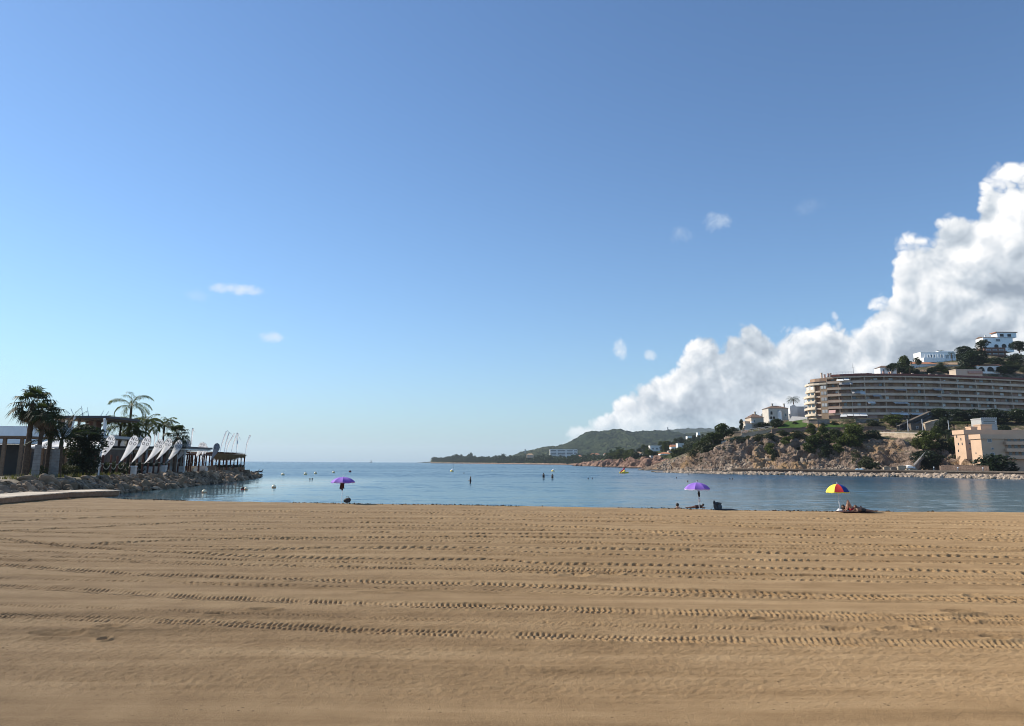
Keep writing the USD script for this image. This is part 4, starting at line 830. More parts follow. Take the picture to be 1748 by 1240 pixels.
t = thing('hanging_clothes', 'dark red brown clothes hanging under the left purple parasol', 'clothes', (b1[0], b1[1] - .05, b1[2]))
for i, (x, w, z0, z1_) in enumerate(((-.10, .13, H1 - .90, H1 - .38), (.03, .14, H1 - .98, H1 - .36), (.13, .10, H1 - .86, H1 - .40))):
    V = np.array([[(x + w * u * (1 - .1 * q) + .02 * math.sin(5 * q + i), .03 * math.sin(7 * u + 3 * q) - .02 * i, z1_ * (1 - q) + z0 * q) for u in np.linspace(-.5, .5, 6)] for q in np.linspace(0, 1, 8)]); W = V.copy(); W[..., 1] += .015
    part(t, 'garment', cat_([grid_mesh(V), grid_mesh(W[:, ::-1])]), M['maroon'], smooth=True)
hung_bag('black bag hanging close under the canopy of the right purple parasol', b2, -.02, b2[2] + H2 - .78, .17, .50, 'black_cloth', 302)
hung_bag('crumpled pale plastic bag tied halfway down the pole of the right purple parasol', b2, .0, b2[2] + .52, .24, .30, 'plastic_bag', 303)
# bags on the sand
b = P(592.5, 857.5, 54.6); t = thing('beach_bag', 'round black beach bag on the sand beside the left purple parasol', 'bag', b); m = rock(311, (.29, .22, .21), 3, .2); m.apply_translation((0, 0, .15)); part(t, 'body', m, M['black_cloth'], smooth=50); part(t, 'handle', tube([(-.1, 0, .34), (-.06, 0, .43), (.06, 0, .43), (.1, 0, .34)], .015, .015, 6), M['black_cloth'])
M['grey_cloth'] = paint('slate_grey_cloth', (.045, .055, .06), .8, .25, 6.0)
b = P(1226, 869.4, 50.2); t = thing('backpack', 'large dark grey backpack on the sand right of the right purple parasol', 'backpack', b)
m = rock(312, (.35, .24, .36), 3, .12); m.apply_translation((0, 0, .13)); part(t, 'body', m, M['grey_cloth'], smooth=50); m = rock(313, (.09, .09, .16), 2, .15); m.apply_translation((-.24, 0, .42)); part(t, 'bottle_pocket', m, M['black_cloth'], smooth=50)
part(t, 'flap', moved(rock(314, (.20, .14, .07), 2, .1), (.04, -.08, .40)), M['grey_cloth'], smooth=50); part(t, 'strap', tube([(-.1, -.2, .38), (-.12, -.27, .22), (-.08, -.23, .06)], .025, .025, 6), M['black_cloth'])
b = P(1239, 870.2, 50.0); single('towel', moved(box(-.55, .55, -.45, .45, 0, .035), b + (0, 0, .0)), M['black_cloth'], 'dark flat sheet standing in for the shadow on the sand right of the grey backpack', 'towel')  # black sheet laid down as the cast shadow of the backpack
b = P(1440, 872.5, 48.7); t = thing('beach_bag', 'tall pointed black bag between the coloured parasol pole and the red shorts', 'bag', b); m = trimesh.creation.revolve(np.array([(0, 0), (.15, 0), (.165, .12), (.14, .28), (.07, .38), (0, .41)]), sections=18); m.apply_scale((1.0, .8, 1.0)); part(t, 'body', m, M['black_cloth'], smooth=50); part(t, 'strap', tube([(.12, -.06, .30), (.20, -.1, .15), (.17, -.06, .02)], .014, .014, 5), M['black_cloth'])
b = P(1434.5, 873, 48.4); t = thing('crumpled_towel', 'small crumpled white towel at the foot of the coloured parasol', 'towel', b)
part(t, 'heap', moved(rock(315, (.24, .16, .07), 3, .5), (0, 0, .05)), M['white'], smooth=40); part(t, 'fold', moved(rock(316, (.10, .09, .08), 2, .5), (-.08, 0, .10)), M['white'], smooth=40)
b = P(1459, 874.0, 48.2); single('beach_mat', moved(box(-1.0, 1.0, -.6, .6, 0, .03), b), M['maroon'], 'dark mat on the sand under the people by the coloured parasol', 'mat')
# people on the beach
def at(px, py, Y): return P(px, py, Y)
lie = dict(head=(.75, 0, .30, .105), chin=(.72, .03, .21, .06), neck=(.62, 0, .22, .06), chest=(.42, 0, .19, .145), belly=(.22, 0, .15, .125), hip=(.05, 0, .15, .14),
           ls=(.55, -.18, .20, .062), le=(.60, -.28, .05, .045), lw=(.78, -.16, .06, .033), lf=(.86, -.12, .07, .033), rs=(.55, .18, .20, .062), re=(.60, .28, .05, .045), rw=(.78, .18, .06, .033), rf=(.86, .14, .07, .033),
           lh=(0, -.10, .14, .10), lk=(-.40, -.12, .10, .062), la=(-.80, -.12, .06, .042), lt=(-.90, -.12, .10, .035), rh=(0, .10, .14, .10), rk=(-.40, .12, .10, .062), ra=(-.80, .12, .06, .042), rt=(-.90, .12, .10, .035))
kneeup = dict(lie); kneeup.update(head=(.72, 0, .20, .105), chin=(.69, 0, .29, .06), lk=(-.20, -.11, .52, .064), la=(-.34, -.10, .10, .042), lt=(-.44, -.10, .05, .035), rk=(-.16, .11, .50, .064), ra=(-.30, .10, .10, .042), rt=(-.42, .10, .05, .035))
kneeup.update(lf=(.30, -.30, .10, .033), lw=(.36, -.30, .10, .033), rf=(.30, .30, .10, .033), rw=(.36, .30, .10, .033))
person('sunbather in red shorts lying by the coloured parasol with knees drawn up', at(1453, 873.6, 48.2) + (0, 0, .02), .1, dict(kneeup, lk=(-.24, -.11, .68, .066), la=(-.30, -.10, .14, .042), lt=(-.42, -.10, .06, .035)), 'skin', [('shorts', TRUNKS + [('lh', 'lm'), ('rh', 'rm')], 'red_cloth', .02)] if False else [('shorts', TRUNKS, 'red_cloth', .025)], scale=1.0)
person('person in black lying on their elbows next to the red shorts', at(1463, 873.8, 48.1) + (0, .25, .02), PI * .92, lie, 'skin_dark', [('shirt', [('chest', 'belly'), ('belly', 'hip'), ('ls', 'chest'), ('rs', 'chest')], 'black_cloth', .015)], scale=.95)
person('person lying propped on elbows farthest right by the coloured parasol', at(1471, 874.2, 48.0) + (0, -.35, .02), PI * 1.0, dict(lie, head=(.62, 0, .36, .105), chin=(.66, .03, .27, .06)), 'skin_dark', [('swimsuit', TRUNKS, 'black_cloth', .014)], scale=.92)
person('person lying on dark cloth under the right purple parasol', at(1187, 868.2, 50.8), .15, lie, 'skin_dark', [('shirt', [('chest', 'belly'), ('belly', 'hip'), ('ls', 'chest'), ('rs', 'chest')], 'black_cloth', .02), ('shorts', TRUNKS, 'maroon', .02)], scale=.75)
sit = dict(STAND); sit.update(hip=(0, 0, .16, .14), belly=(0, -.06, .32, .13), chest=(0, -.08, .52, .15), neck=(0, -.05, .70, .06), head=(0, -.03, .87, .105), chin=(0, .0, .78, .06), ls=(-.19, -.07, .63, .062), rs=(.19, -.07, .63, .062), le=(-.27, .10, .40, .045), lw=(-.16, .30, .40, .033), lf=(-.06, .36, .40, .033), re=(.27, .10, .40, .045), rw=(.16, .30, .40, .033), rf=(.06, .36, .38, .033),
           lh=(-.10, .02, .13, .10), lk=(-.12, .40, .42, .062), la=(-.12, .62, .08, .042), lt=(-.12, .76, .05, .035), rh=(.10, .02, .13, .10), rk=(.12, .40, .42, .062), ra=(.12, .62, .08, .042), rt=(.12, .76, .05, .035))
q = P(1156, 861.5, 51.9); person('dark haired person sitting beyond the sand bank, only the head showing', (q[0], 51.9, q[2] - .90), .1, sit, 'skin', [('swimsuit', TRUNKS, 'black_cloth', .012)])
# a strip of dark weed left by the water
r = np.random.default_rng(77); x = r.uniform(-32, 44, 1500); y = edge_y(x) - .25 + r.normal(size=1500) * .35
k_ = noise3(np.stack([x, y, 0 * x], 1), .45, 3, 5) > -.02; x, y = x[k_], y[k_]; c = np.stack([x, y, np.maximum(sand_height(x[None], y[None])[0], -.3) + .02], 1)
single('seaweed', leaf_cloud(np.array(c), .16, r, .7), paint('dried_seaweed', (.035, .024, .017), .9, .3, 5.0), 'thin broken line of dark dried seaweed along the water edge', 'seaweed', kind='stuff')

# ------------------------------------------------------------------ headland on the right
def C(px, D, py=None, z=None):
    p = P(px, 800 if py is None else py, D); return (p[0], D, p[2] if z is None else z)
CTRL = []
FOOT = [(1100, 400), (1130, 372), (1160, 345), (1220, 318), (1280, 303), (1340, 292), (1400, 283), (1460, 274), (1520, 264), (1580, 255), (1640, 246), (1700, 238), (1780, 228)]
for px, Df in FOOT:
    CTRL += [C(px, Df, z=.4), C(px, Df - 4, z=.2 if px > 1400 else -.6), C(px, Df - 26, z=-.4 if px > 1400 else -3.5), C(px, Df - 60, z=-5)]
CTRL += [C(1060, 420, z=-4), C(1080, 470, z=-4), C(1040, 340, z=-5), C(1099, 440, z=.5)]
TOPC = [(1112, 404, 796), (1130, 385, 793), (1160, 362, 783), (1190, 343, 774), (1220, 333, 763), (1250, 325, 755), (1280, 319, 751), (1320, 312, 747), (1360, 305, 744), (1400, 299, 742), (1440, 293, 741), (1480, 287, 745), (1520, 279, 753), (1560, 272, 757), (1590, 267, 762), (1620, 262, 778), (1650, 252, 785), (1700, 245, 791), (1780, 236, 794)]
for px, D, py in TOPC:
    t_ = C(px, D, py); CTRL.append(t_)
    Df = np.interp(px, [1100, 1130, 1160, 1220, 1280, 1340, 1400, 1460, 1520, 1580, 1640, 1700, 1780], [400, 372, 345, 318, 303, 292, 283, 274, 264, 255, 246, 238, 228])
    if t_[2] > 6: CTRL += [C(px, Df + (D - Df) * .45, z=t_[2] * .24), C(px, Df + (D - Df) * .75, z=t_[2] * .68)]
CTRL += [C(1640, 292, 756), C(1700, 285, 754), C(1780, 280, 752)]
# the retaining walls: lower ground before them, higher ground behind
STEPS = {'rail': [(1266, 740.5, 749.5, 344), (1290, 737, 746.5, 342), (1317, 733.5, 742.5, 340)], 'short': [(1252, 738, 746, 349), (1265.5, 737.5, 746, 347)], 'ramp': [(1232, 755, 759, 343), (1247, 750, 754, 344), (1264, 745.5, 750.5, 345.5)],
         'lawn': [(1317.5, 733, 742, 338), (1345, 731.5, 740.5, 336.5), (1385, 730.5, 739.5, 334), (1430, 730.5, 739, 330), (1462, 730, 738, 326)], 'palm': [(1462.5, 729, 738, 325), (1490, 729, 737.5, 322), (1512, 730, 738, 320)],
         'rubble': [(1495, 738.5, 747.5, 316), (1525, 739, 751, 306), (1560, 740, 757.5, 295), (1588, 740.5, 754, 286)], 'curved': [(1371, 718.5, 724.5, 343), (1380, 717.5, 726, 339.5), (1395, 717, 727.5, 337.5), (1416, 717, 726.5, 336.5)], 'awnings': [(1460, 716, 724.5, 331), (1480, 716, 724.5, 330), (1500, 716.2, 724, 330)]}
for k_, L_ in STEPS.items():
    for i, (px, yt, yb, D) in enumerate(L_):
        CTRL += [C(px, D - 2.0, yb + 1.2), C(px, D + 2.2, yt + (2.0 if k_ in ('lawn', 'curved') else 1.5))]
        if k_ == 'lawn' and px < 1400: CTRL.append(C(px, D - 14, yb + 3))
CTRL += [C(1240, 372, 746), C(1270, 366, 733), C(1300, 362, 726), C(1340, 358, 718), C(1400, 346, 717), C(1460, 338, 717), C(1520, 337, 716), C(1580, 336, 715), C(1640, 336, 712), C(1700, 338, 712), C(1780, 340, 712)]
CTRL += [C(1200, 420, 765), C(1250, 420, 748), C(1300, 400, 722), C(1340, 395, 706), C(1380, 372, 716), C(1400, 395, z=27), C(1460, 385, z=27), C(1520, 378, z=28), C(1600, 378, z=30), C(1700, 385, z=32), C(1780, 388, z=34)]
CTRL += [C(1330, 440, 712), C(1400, 440, z=36), C(1460, 430, z=42), C(1500, 425, 640), C(1540, 430, 634), C(1600, 430, 631), C(1660, 428, 632), C(1720, 428, 634), C(1800, 428, 634)]
CTRL += [C(1480, 480, 650), C(1530, 480, 632), C(1570, 470, 622), C(1620, 475, 617), C(1670, 475, 614), C(1720, 475, 610), C(1800, 475, 600), C(1600, 520, 612), C(1660, 530, 600), C(1720, 540, 584), C(1800, 540, 565), C(1720, 620, 574), C(1800, 620, 555), C(1640, 600, 604)]
CTRL += [C(1180, 560, 790), C(1280, 560, 745), C(1360, 560, 720), C(1440, 560, 690), C(1540, 640, 655), C(1180, 480, 780), C(1250, 700, 770), C(1400, 700, 730), C(1600, 760, 660), C(1750, 800, 600)]
CTRL = np.array(CTRL)
_rbf = RBFInterpolator(CTRL[:, :2], CTRL[:, 2], kernel='linear', smoothing=0.0)
def terr(x, y): return _rbf(np.column_stack([np.ravel(x), np.ravel(y)])).reshape(np.shape(x))
xr, yr = np.arange(40, 334, 2.0), np.concatenate([np.arange(194, 360, 1.5), np.arange(360, 706, 5.0)]); _Y, _X = np.meshgrid(yr, xr, indexing='ij')
from scipy.interpolate import RegularGridInterpolator
_tz = RegularGridInterpolator((yr, xr), terr(_X, _Y), bounds_error=False, fill_value=-9.0)
# rows of the mesh gather on the cliff face, column by column
xs = np.arange(44, 330, .62); _t = np.array([C(px, D, py)[:2] for px, D, py in TOPC]); _f = np.array([C(px, Df, z=0)[:2] for px, Df in FOOT])
foot_y = np.interp(xs, _f[:, 0], _f[:, 1]); top_y = np.maximum(np.interp(xs, _t[:, 0], _t[:, 1]), foot_y + 3)
knots = np.stack([np.full_like(xs, 196), foot_y - 5, foot_y - .5, top_y + 2.5, np.maximum(top_y + 4, 354), np.full_like(xs, 425), np.full_like(xs, 700)])
ss = np.concatenate([np.linspace(0, 1, 12)[:-1], np.linspace(1, 2, 8)[:-1], np.linspace(2, 3, 62)[:-1], np.linspace(3, 4, 46)[:-1], np.linspace(4, 5, 30)[:-1], np.linspace(5, 6, 40)])
i_ = np.minimum(ss.astype(int), 5); fr_ = (ss - i_)[:, None]; Yg = knots[i_] * (1 - fr_) + knots[i_ + 1] * fr_; Xg = np.repeat(xs[None], len(ss), 0); Zg = terr(Xg, Yg)
def hit(px, py, d0=200, d1=690):
    """Where the sight line through a pixel meets the headland."""
    D = np.arange(d0, d1, 1.0); d = ray(px, py); pts = EYE + d[None] * (D / d[1])[:, None]
    below = np.nonzero(pts[:, 2] < _tz(pts[:, [1, 0]]))[0]
    return pts[below[0]] if len(below) else None
pt3 = np.stack([Xg, Yg, Zg], -1); q3 = pt3.reshape(-1, 3)
nrm3 = np.cross(np.gradient(pt3, axis=1), np.gradient(pt3, axis=0)); nrm3 /= np.linalg.norm(nrm3, axis=-1, keepdims=True) + 1e-9; nrm3 *= np.sign(nrm3[..., 2:3] + 1e-9)
def ridged(s, o, seed): return (1 - 2 * np.abs(meshkit.fbm(q3 * s + 300.0, o, seed) - .5) * 1.6).reshape(Zg.shape)
w_ = np.clip((Yg - foot_y + 1.5) / 2.5, 0, 1) * np.clip((top_y + 2.0 - Yg) / 3.0, 0, 1) * np.clip((Zg + .8) / 1.5, 0, 1)
warp3 = np.stack([meshkit.fbm(q3 * .10 + 40 * k_, 2, 60 + k_) - .5 for k_ in range(3)], 1) * 9
strata = (q3 + warp3) @ np.array([.62, .10, .72]); bed = (np.abs(((strata * .34) % 1.0) - .5) * 2).reshape(Zg.shape); bed2 = (np.abs(((strata * .95 + .3) % 1.0) - .5) * 2).reshape(Zg.shape)
blk = meshkit.noise(np.floor((q3 + warp3 * .3) @ np.array([[.62, -.5, .3], [.1, .7, .2], [.72, .3, -.6]]) * .42) * 7.3, 12).reshape(Zg.shape) - .5      # broken blocks
disp = (ridged(.075, 3, 7) - .62) * 5.0 + (ridged(.24, 2, 8) - .62) * 2.6 + (ridged(.55, 2, 18) - .62) * 1.3 + (bed - .5) * 1.3 + (bed2 - .5) * .45 + blk * 2.0
pt3 = pt3 + nrm3 * (w_ * disp)[..., None] + np.array([0, 0, 1]) * ((meshkit.fbm(q3 * .4, 3, 4).reshape(Zg.shape) - .5) * .5 * (1 - w_) * np.clip((Zg + .5), 0, 1))[..., None]
g = Graph(); pos = g.add('geometry', 'position'); nz = g.add('separate_xyz', 'x', vector=g.add('geometry', 'normal')).split('.')[0] + '.z'
big = g.noise(pos, .07, 4, .6); mid = g.noise(pos, .35, 6, .65); fine = g.noise(pos, 1.6, 5, .7)
stone = g.ramp(g.m('add', g.m('multiply', mid, .65), g.m('multiply', fine, .35)), [(.30, (.045, .032, .024)), (.43, (.15, .105, .078)), (.55, (.26, .19, .145)), (.75, (.42, .33, .26))])
stone = g.mixc(g.step(big, .52, .68, 0, .75), stone, g.mixc(fine, (.30, .17, .08), (.50, .33, .16)))                # ochre falls of earth
stone = g.mixc(g.step(g.noise(pos, .12, 3, .6, .8), .58, .7, 0, .55), stone, (.20, .185, .165))
green = g.mixc(g.noise(pos, .8, 4, .7), (.035, .042, .018), (.13, .115, .055))
flat_ = g.m('add', nz, g.m('multiply', g.m('subtract', g.noise(pos, .25, 5, .7), .5), 1.5)); veg = g.m('multiply', g.step(flat_, .80, 1.0), 1.0)
zz = g.add('separate_xyz', 'x', vector=pos).split('.')[0] + '.z'
veg = g.m('multiply', veg, g.step(zz, 1.2, 3.0)); col = g.mixc(veg, stone, green)
col = g.mixc(g.step(zz, .5, -.1), col, (.05, .042, .035))
hb = g.m('add', g.noise(pos, 1.1, 6, .7), g.m('multiply', g.add('voronoi_texture', 'distance', vector=pos, scale=.9), .5))
cliff_m = g.make('cliff_rock', surface=g.add('principled_bsdf', 'BSDF', base_color=col, roughness=.95, specular_ior_level=.15, normal=g.add('bump', 'normal', height=hb, strength=1.0, distance=1.0)))
head = thing('headland', 'rocky headland of brown and ochre cliffs under the apartment block', 'headland', kind='structure')
part(head, 'cliff', grid_mesh(pt3), cliff_m, smooth=False)
# fallen boulders at the foot of the cliff, the largest one by one
r = np.random.default_rng(21); protos = [rock(500 + i, (1, 1, 1), 2, .5) for i in range(12)]; small = []
for i in range(2600):
    px = r.uniform(1120, 1500); pl = 804 - 20 * r.random() ** 1.6; h_ = hit(px, pl)
    if h_ is None or h_[2] > 9 or h_[2] < -.3: continue
    s = .30 * math.exp(abs(r.normal()) * .5) * (1.25 if 1240 < px < 1400 else .9); m = protos[int(r.integers(12))].copy(); m.apply_scale((s * r.uniform(.8, 1.4), s * r.uniform(.7, 1.1), s * r.uniform(.6, .95)))
    m.apply_transform(trimesh.transformations.euler_matrix(*r.uniform(0, 6, 3))); m.apply_translation(h_ + (0, 0, .2 * s)); small.append((s, m))
small.sort(key=lambda a: -a[0])
for s, m in small[:70]: part(head, 'boulder', m, M['rock_pale'], smooth=25)
part(head, 'scree', cat_([m for s, m in small[70:]]), M['rock_pale'], smooth=25, kind='stuff')

# long low breakwater before the cliff
BW = np.array([C(px, G(px, py, SEA_Z)[1])[:2] for px, py in ((1128, 806.8), (1180, 808.6), (1240, 809.8), (1300, 810.8), (1380, 812), (1450, 813.2), (1540, 814.6), (1620, 816.3), (1700, 818), (1790, 820))])
BT = BW + np.array([3.2, 4.6])
bwk = thing('breakwater', 'long low breakwater of pale tumbled stones before the cliff', 'breakwater', kind='structure')
n_ = 200; A_, B_ = along(BW, n_), along(BT, n_); C_ = B_ + np.array([3.5, 5.5]); rows = [np.column_stack([L, np.full(n_, z)]) for L, z in ((A_, -1.6), (A_ * .6 + B_ * .4, -.25), (B_, .10), (C_, .10), (C_ + (1, 2), -1.7))]
part(bwk, 'core', grid_mesh(np.array(rows).transpose(1, 0, 2)), M['rock_grey'], smooth=30)
r = np.random.default_rng(8); big_, few = [], []
for i in range(1500):
    u = r.random() ** .85; j = int(u * (n_ - 1)); q = r.random(); p = A_[j] * (1 - q) + B_[j] * q; hgt = .34 if u > .35 else .15
    z = -.55 + (hgt + .45) * q ** .7; s = (.40 + .12 * u) * math.exp(r.normal() * .28); m = protos[int(r.integers(12))].copy(); m.apply_scale((s * r.uniform(.9, 1.5), s * r.uniform(.7, 1.1), s * r.uniform(.5, .8)))
    m.apply_transform(trimesh.transformations.euler_matrix(r.normal() * .4, r.normal() * .4, r.uniform(0, 6))); m.apply_translation((p[0], p[1], z)); (few if u > .5 and q < .75 else big_).append(m)
for m in few[:230]: part(bwk, 'stone', m, M['rock_pale'], smooth=25)
part(bwk, 'stones', cat_(big_ + few[230:]), M['rock_pale'], smooth=25, kind='stuff')
for i, (px, py, s) in enumerate(((1096, 803.0, 1.0), (1105, 803.4, .8), (1092, 802.8, .6), (1116, 806.2, .7), (1124, 806.8, .8))):
    p = at_sea(px, py); single('sea_rock', moved(rock(340 + i, (2.2 * s, 1.4 * s, .6 * s), 2, .5), p + (0, 0, .1)), M['rock_grey'], f'low dark rock awash off the point, {("nearest the headland", "second", "farthest left", "left of the breakwater end", "at the breakwater end")[i]}', 'rock')

# promenade behind the breakwater
prom_pts = [(1395, 284), (1460, 262), (1520, 246), (1600, 226), (1680, 211), (1790, 196)]
F_ = np.array([C(px, G(px, 811.0 + (px - 1395) * .0135, .5)[1])[:2] for px in (1400, 1460, 1520, 1600, 1680, 1790)]); F_ = along(B_[60:] + (1.5, 2.2), 40); K_ = F_ + np.array([5.0, 7.5])
V = np.array([np.column_stack([F_, np.full(40, 1.15)]), np.column_stack([K_, np.full(40, 1.15)])]); single('promenade', grid_mesh(V), M['concrete'], 'grey seaside walk behind the breakwater at the foot of the cliff', 'path', kind='structure')
M['darkwall'] = paint('dark_stone_kerb', (.105, .085, .068), .9, .3, 1.5)
wl = [np.column_stack([F_ + (.2, .3), np.full(40, z)]) for z in (-1.0, 1.55)] + [np.column_stack([F_ + (.6, .8), np.full(40, z)]) for z in (1.55, 1.154)]
single('kerb_wall', grid_mesh(np.array(wl)), M['darkwall'], 'long low dark kerb wall between seaside walk and breakwater', 'wall')

# ------------------------------------------------------------------ masonry walls
def masonry(name, c1, c2, mortar, row=.45, w=1.0):
    g = Graph(); pos = g.add('geometry', 'position')
    b = g.add('brick_texture', 'color', vector=g.add('mapping', 'vector', vector=g.vm('add', pos, g.vm('scale', g.add('noise_texture', 'color', vector=pos, scale=1.1, detail=2.0), scale=.35)), mapping_type='point', rotation=(PI / 2, 0, 0)), color1=c1, color2=c2, mortar=mortar, scale=1.0, brick_width=w, row_height=row, mortar_size=.035)
    col = g.mixc(g.m('multiply', g.noise(pos, 1.3, 5, .7), .8), b, c2, 'multiply' if False else 'mix'); col = g.vm('scale', col, scale=g.lin(g.noise(pos, .5, 5, .65), .3, .7, .68, 1.2))
    return g.make(name, surface=g.add('principled_bsdf', 'BSDF', base_color=col, roughness=.95, specular_ior_level=.15, normal=g.add('bump', 'normal', height=g.noise(pos, 2.5, 5, .7), strength=1.0, distance=.18)))
M['wall_pale'] = masonry('pale_stone_wall', (.50, .41, .30), (.36, .28, .20), (.20, .155, .11)); M['wall_brown'] = masonry('brown_stone_wall', (.24, .165, .125), (.16, .11, .085), (.085, .062, .05), .35, .8); M['wall_grey'] = masonry('grey_stone_wall', (.33, .28, .23), (.22, .185, .155), (.12, .10, .085), .35, .8)
def wall(label, pts, mat, thick=.8, coping=None, name='stone_wall', cat='wall', deep=3.0):
    """A wall along pixels (px, top, bottom, distance)."""
    f = np.array([P(px, yt, D) for px, yt, yb, D in pts]); b = np.array([P(px, yb, D) for px, yt, yb, D in pts]); b[:, 2] -= deep * .4; b[:, :2] = f[:, :2]
    fb = f + (.0, thick, 0); bb = b + (0, thick, 0); V = np.array([b, f, fb, bb]); m = grid_mesh(V)
    for i in (0, -1): m = cat_([m, trimesh.Trimesh([b[i], f[i], fb[i], bb[i]], [(0, 1, 2), (0, 2, 3)] if i else [(0, 2, 1), (0, 3, 2)], process=False)])
    t = thing(name, label, cat); part(t, 'masonry', m, mat)
    c = f.copy(); d = fb.copy(); c[:, 1] -= .12; d[:, 1] += .1; c[:, 2] += .004; d[:, 2] += .004; e, h2 = c + (0, 0, .22), d + (0, 0, .22); m = grid_mesh(np.array([d, c, e, h2, d]))
    part(t, 'coping', m, coping or mat); return t
def rail(t, pts, mat, h=1.0, gap=2.0, name='railing'):
    f = np.array([P(px, py, D) for px, py, D in pts]); n = max(3, int(np.linalg.norm(f[-1] - f[0]) / gap)); s = np.linspace(0, 1, len(f)); q = np.linspace(0, 1, n); f = np.stack([np.interp(q, s, f[:, i]) for i in range(3)], 1)
    bars = [tube(f + (0, 0, h * k), .05, .05, 4) for k in (1, .55)] + [tube([p, p + (0, 0, h)], .05, .05, 4) for p in f]; return part(t, name, cat_(bars), mat)
t = wall('pale stone block wall with a white rail above the left part of the cliff', [(1266, 740.5, 749.5, 344), (1290, 737, 746.5, 342), (1317, 733.5, 742.5, 340)], M['wall_pale']); rail(t, [(1266, 740.3, 344.3), (1290, 736.8, 342.3), (1317, 733.3, 340.3)], M['white'], 1.5)
wall('short pale stone wall left of the white railed one on the cliff edge', [(1252, 738, 746, 349), (1265.5, 737.5, 746, 347)], M['wall_pale'])
wall('sloping pale ramp wall at the left end of the cliff top', [(1232, 755, 759, 343), (1247, 750, 754, 344), (1264, 745.5, 750.5, 345.5)], M['concrete'])
wall('long brown stone retaining wall under the green lawn', [(1317.5, 733, 742, 338), (1345, 731.5, 740.5, 336.5), (1385, 730.5, 739.5, 334), (1430, 730.5, 739, 330), (1462, 730, 738, 326)], M['wall_brown'])
wall('brown stone retaining wall right of the pines under the big palm bush', [(1462.5, 729, 738, 325), (1490, 729, 737.5, 322), (1512, 730, 738, 320)], M['wall_brown'])
t = wall('broad pale rubble wall with a rail on the cliff top, right of the pines', [(1495, 738.5, 747.5, 316), (1525, 739, 751, 306), (1560, 740, 757.5, 295), (1588, 740.5, 754, 286)], M['wall_pale'], coping=M['concrete']); rail(t, [(1495, 738.2, 316.4), (1525, 738.7, 306.4), (1560, 739.7, 295.4), (1588, 740.2, 286.4)], M['darksteel'], 1.1)
wall('curved grey stone wall at the left foot of the apartment block', [(1371, 718.5, 724.5, 343), (1380, 717.5, 726, 339.5), (1395, 717, 727.5, 337.5), (1416, 717, 726.5, 336.5)], M['wall_grey'])
wall('grey stone wall below the awnings of the apartment block', [(1460, 716, 724.5, 331), (1480, 716, 724.5, 330), (1500, 716.2, 724, 330)], M['wall_grey'])
wall('rough rubble bank right of the dark stair, below the trees', [(1579, 724, 739, 312), (1590, 720, 740, 311), (1603, 717, 741, 310), (1612, 719, 741, 309)], M['wall_pale'], 3.0)
wall('reddish stone wall beside the seaside walk, right of the round dark bush', [(1606, 796, 807.5, 227), (1640, 795, 808, 222), (1688, 797, 809, 215)], M['wall_brown'])
for i, (x0, x1, yt, yb, D, m, lab) in enumerate(((1509, 1519, 798, 806, 243, 'wall_pale', 'leftmost broken pale wall stub on the seaside walk'), (1521, 1531, 799, 806.5, 240, 'wall_grey', 'grey broken wall stub in the middle of the ruined walls'), (1533, 1547, 796.5, 806.5, 238, 'wall_pale', 'pale broken wall left of the white sentry box'), (1547.5, 1566, 801, 807, 235, 'wall_pale', 'low pale wall under the white box'))): wall(lab, [(x0, yt, yb, D), ((x0 + x1) / 2, yt - .6, yb, D), (x1, yt + .8, yb, D)], M[m])
# lawns
for lab, cor in (('bright green sloping lawn left of the apartment block', ((1326, 731.5, 341), (1388, 730.3, 337), (1376, 716, 352), (1349, 716.5, 356))), ('green lawn strip under the apartment block awnings', ((1408, 730, 334), (1462, 729.2, 328.5), (1462, 724, 331), (1408, 725, 336)))):
    a, b, c, d = (P(*q) for q in cor); V = np.array([[(a * (1 - u) + b * u) * (1 - v) + (d * (1 - u) + c * u) * v for u in np.linspace(0, 1, 24)] for v in np.linspace(0, 1, 14)]); V[..., 2] = np.maximum(V[..., 2], _tz(V[..., [1, 0]]) + .12) + noise3(V.reshape(-1, 3), .3, 3).reshape(V.shape[:2]) * .3
    single('lawn', grid_mesh(V), M['lawn'] if 'lawn' in M else M.setdefault('lawn', paint('green_lawn', (.048, .085, .018), .9, .3, .6, bump=.1, bscale=4.0, spec=.1)), lab, 'lawn', kind='structure', smooth=True)
a, b, c, d = P(1346, 720.5, 352), P(1378, 720.5, 349), P(1378, 713.5, 355), P(1352, 712, 360); single('drive', grid_mesh(np.array([[a, b], [d, c]]) + (0, 0, .35)), M['greywall'], 'grey paved ramp between the lawn and the white gable', 'drive', kind='structure')

# ------------------------------------------------------------------ apartment block
M['band'] = paint('pale_balcony_band', (.50, .385, .29), .85, .10, .35, stain=((.34, .25, .19), .5)); M['bandlit'] = paint('sunlit_corner_render', (.56, .47, .36), .85, .06, .4)  # bandlit: the band colour lightened for sunlight on the rounded left end
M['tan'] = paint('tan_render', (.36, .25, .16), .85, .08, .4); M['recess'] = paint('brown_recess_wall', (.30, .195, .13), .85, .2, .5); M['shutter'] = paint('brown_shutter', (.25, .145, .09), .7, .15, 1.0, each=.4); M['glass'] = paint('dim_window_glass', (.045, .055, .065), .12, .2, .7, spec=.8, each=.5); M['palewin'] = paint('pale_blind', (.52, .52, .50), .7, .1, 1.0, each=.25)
M['redroof'] = paint('dull_red_roof', (.16, .055, .042), .85, .2, .6); M['pinkwall'] = paint('pinkish_render', (.34, .215, .175), .85, .12, .5); M['awn'] = paint('white_awning_cloth', (.80, .80, .78), .8, .04, 2.0, trans=.25); M['awn_pink'] = paint('pink_awning_cloth', (.68, .42, .38), .8, .05, 2.0, trans=.25); M['awn_grey'] = paint('grey_awning_cloth', (.36, .34, .33), .8, .06, 2.0)
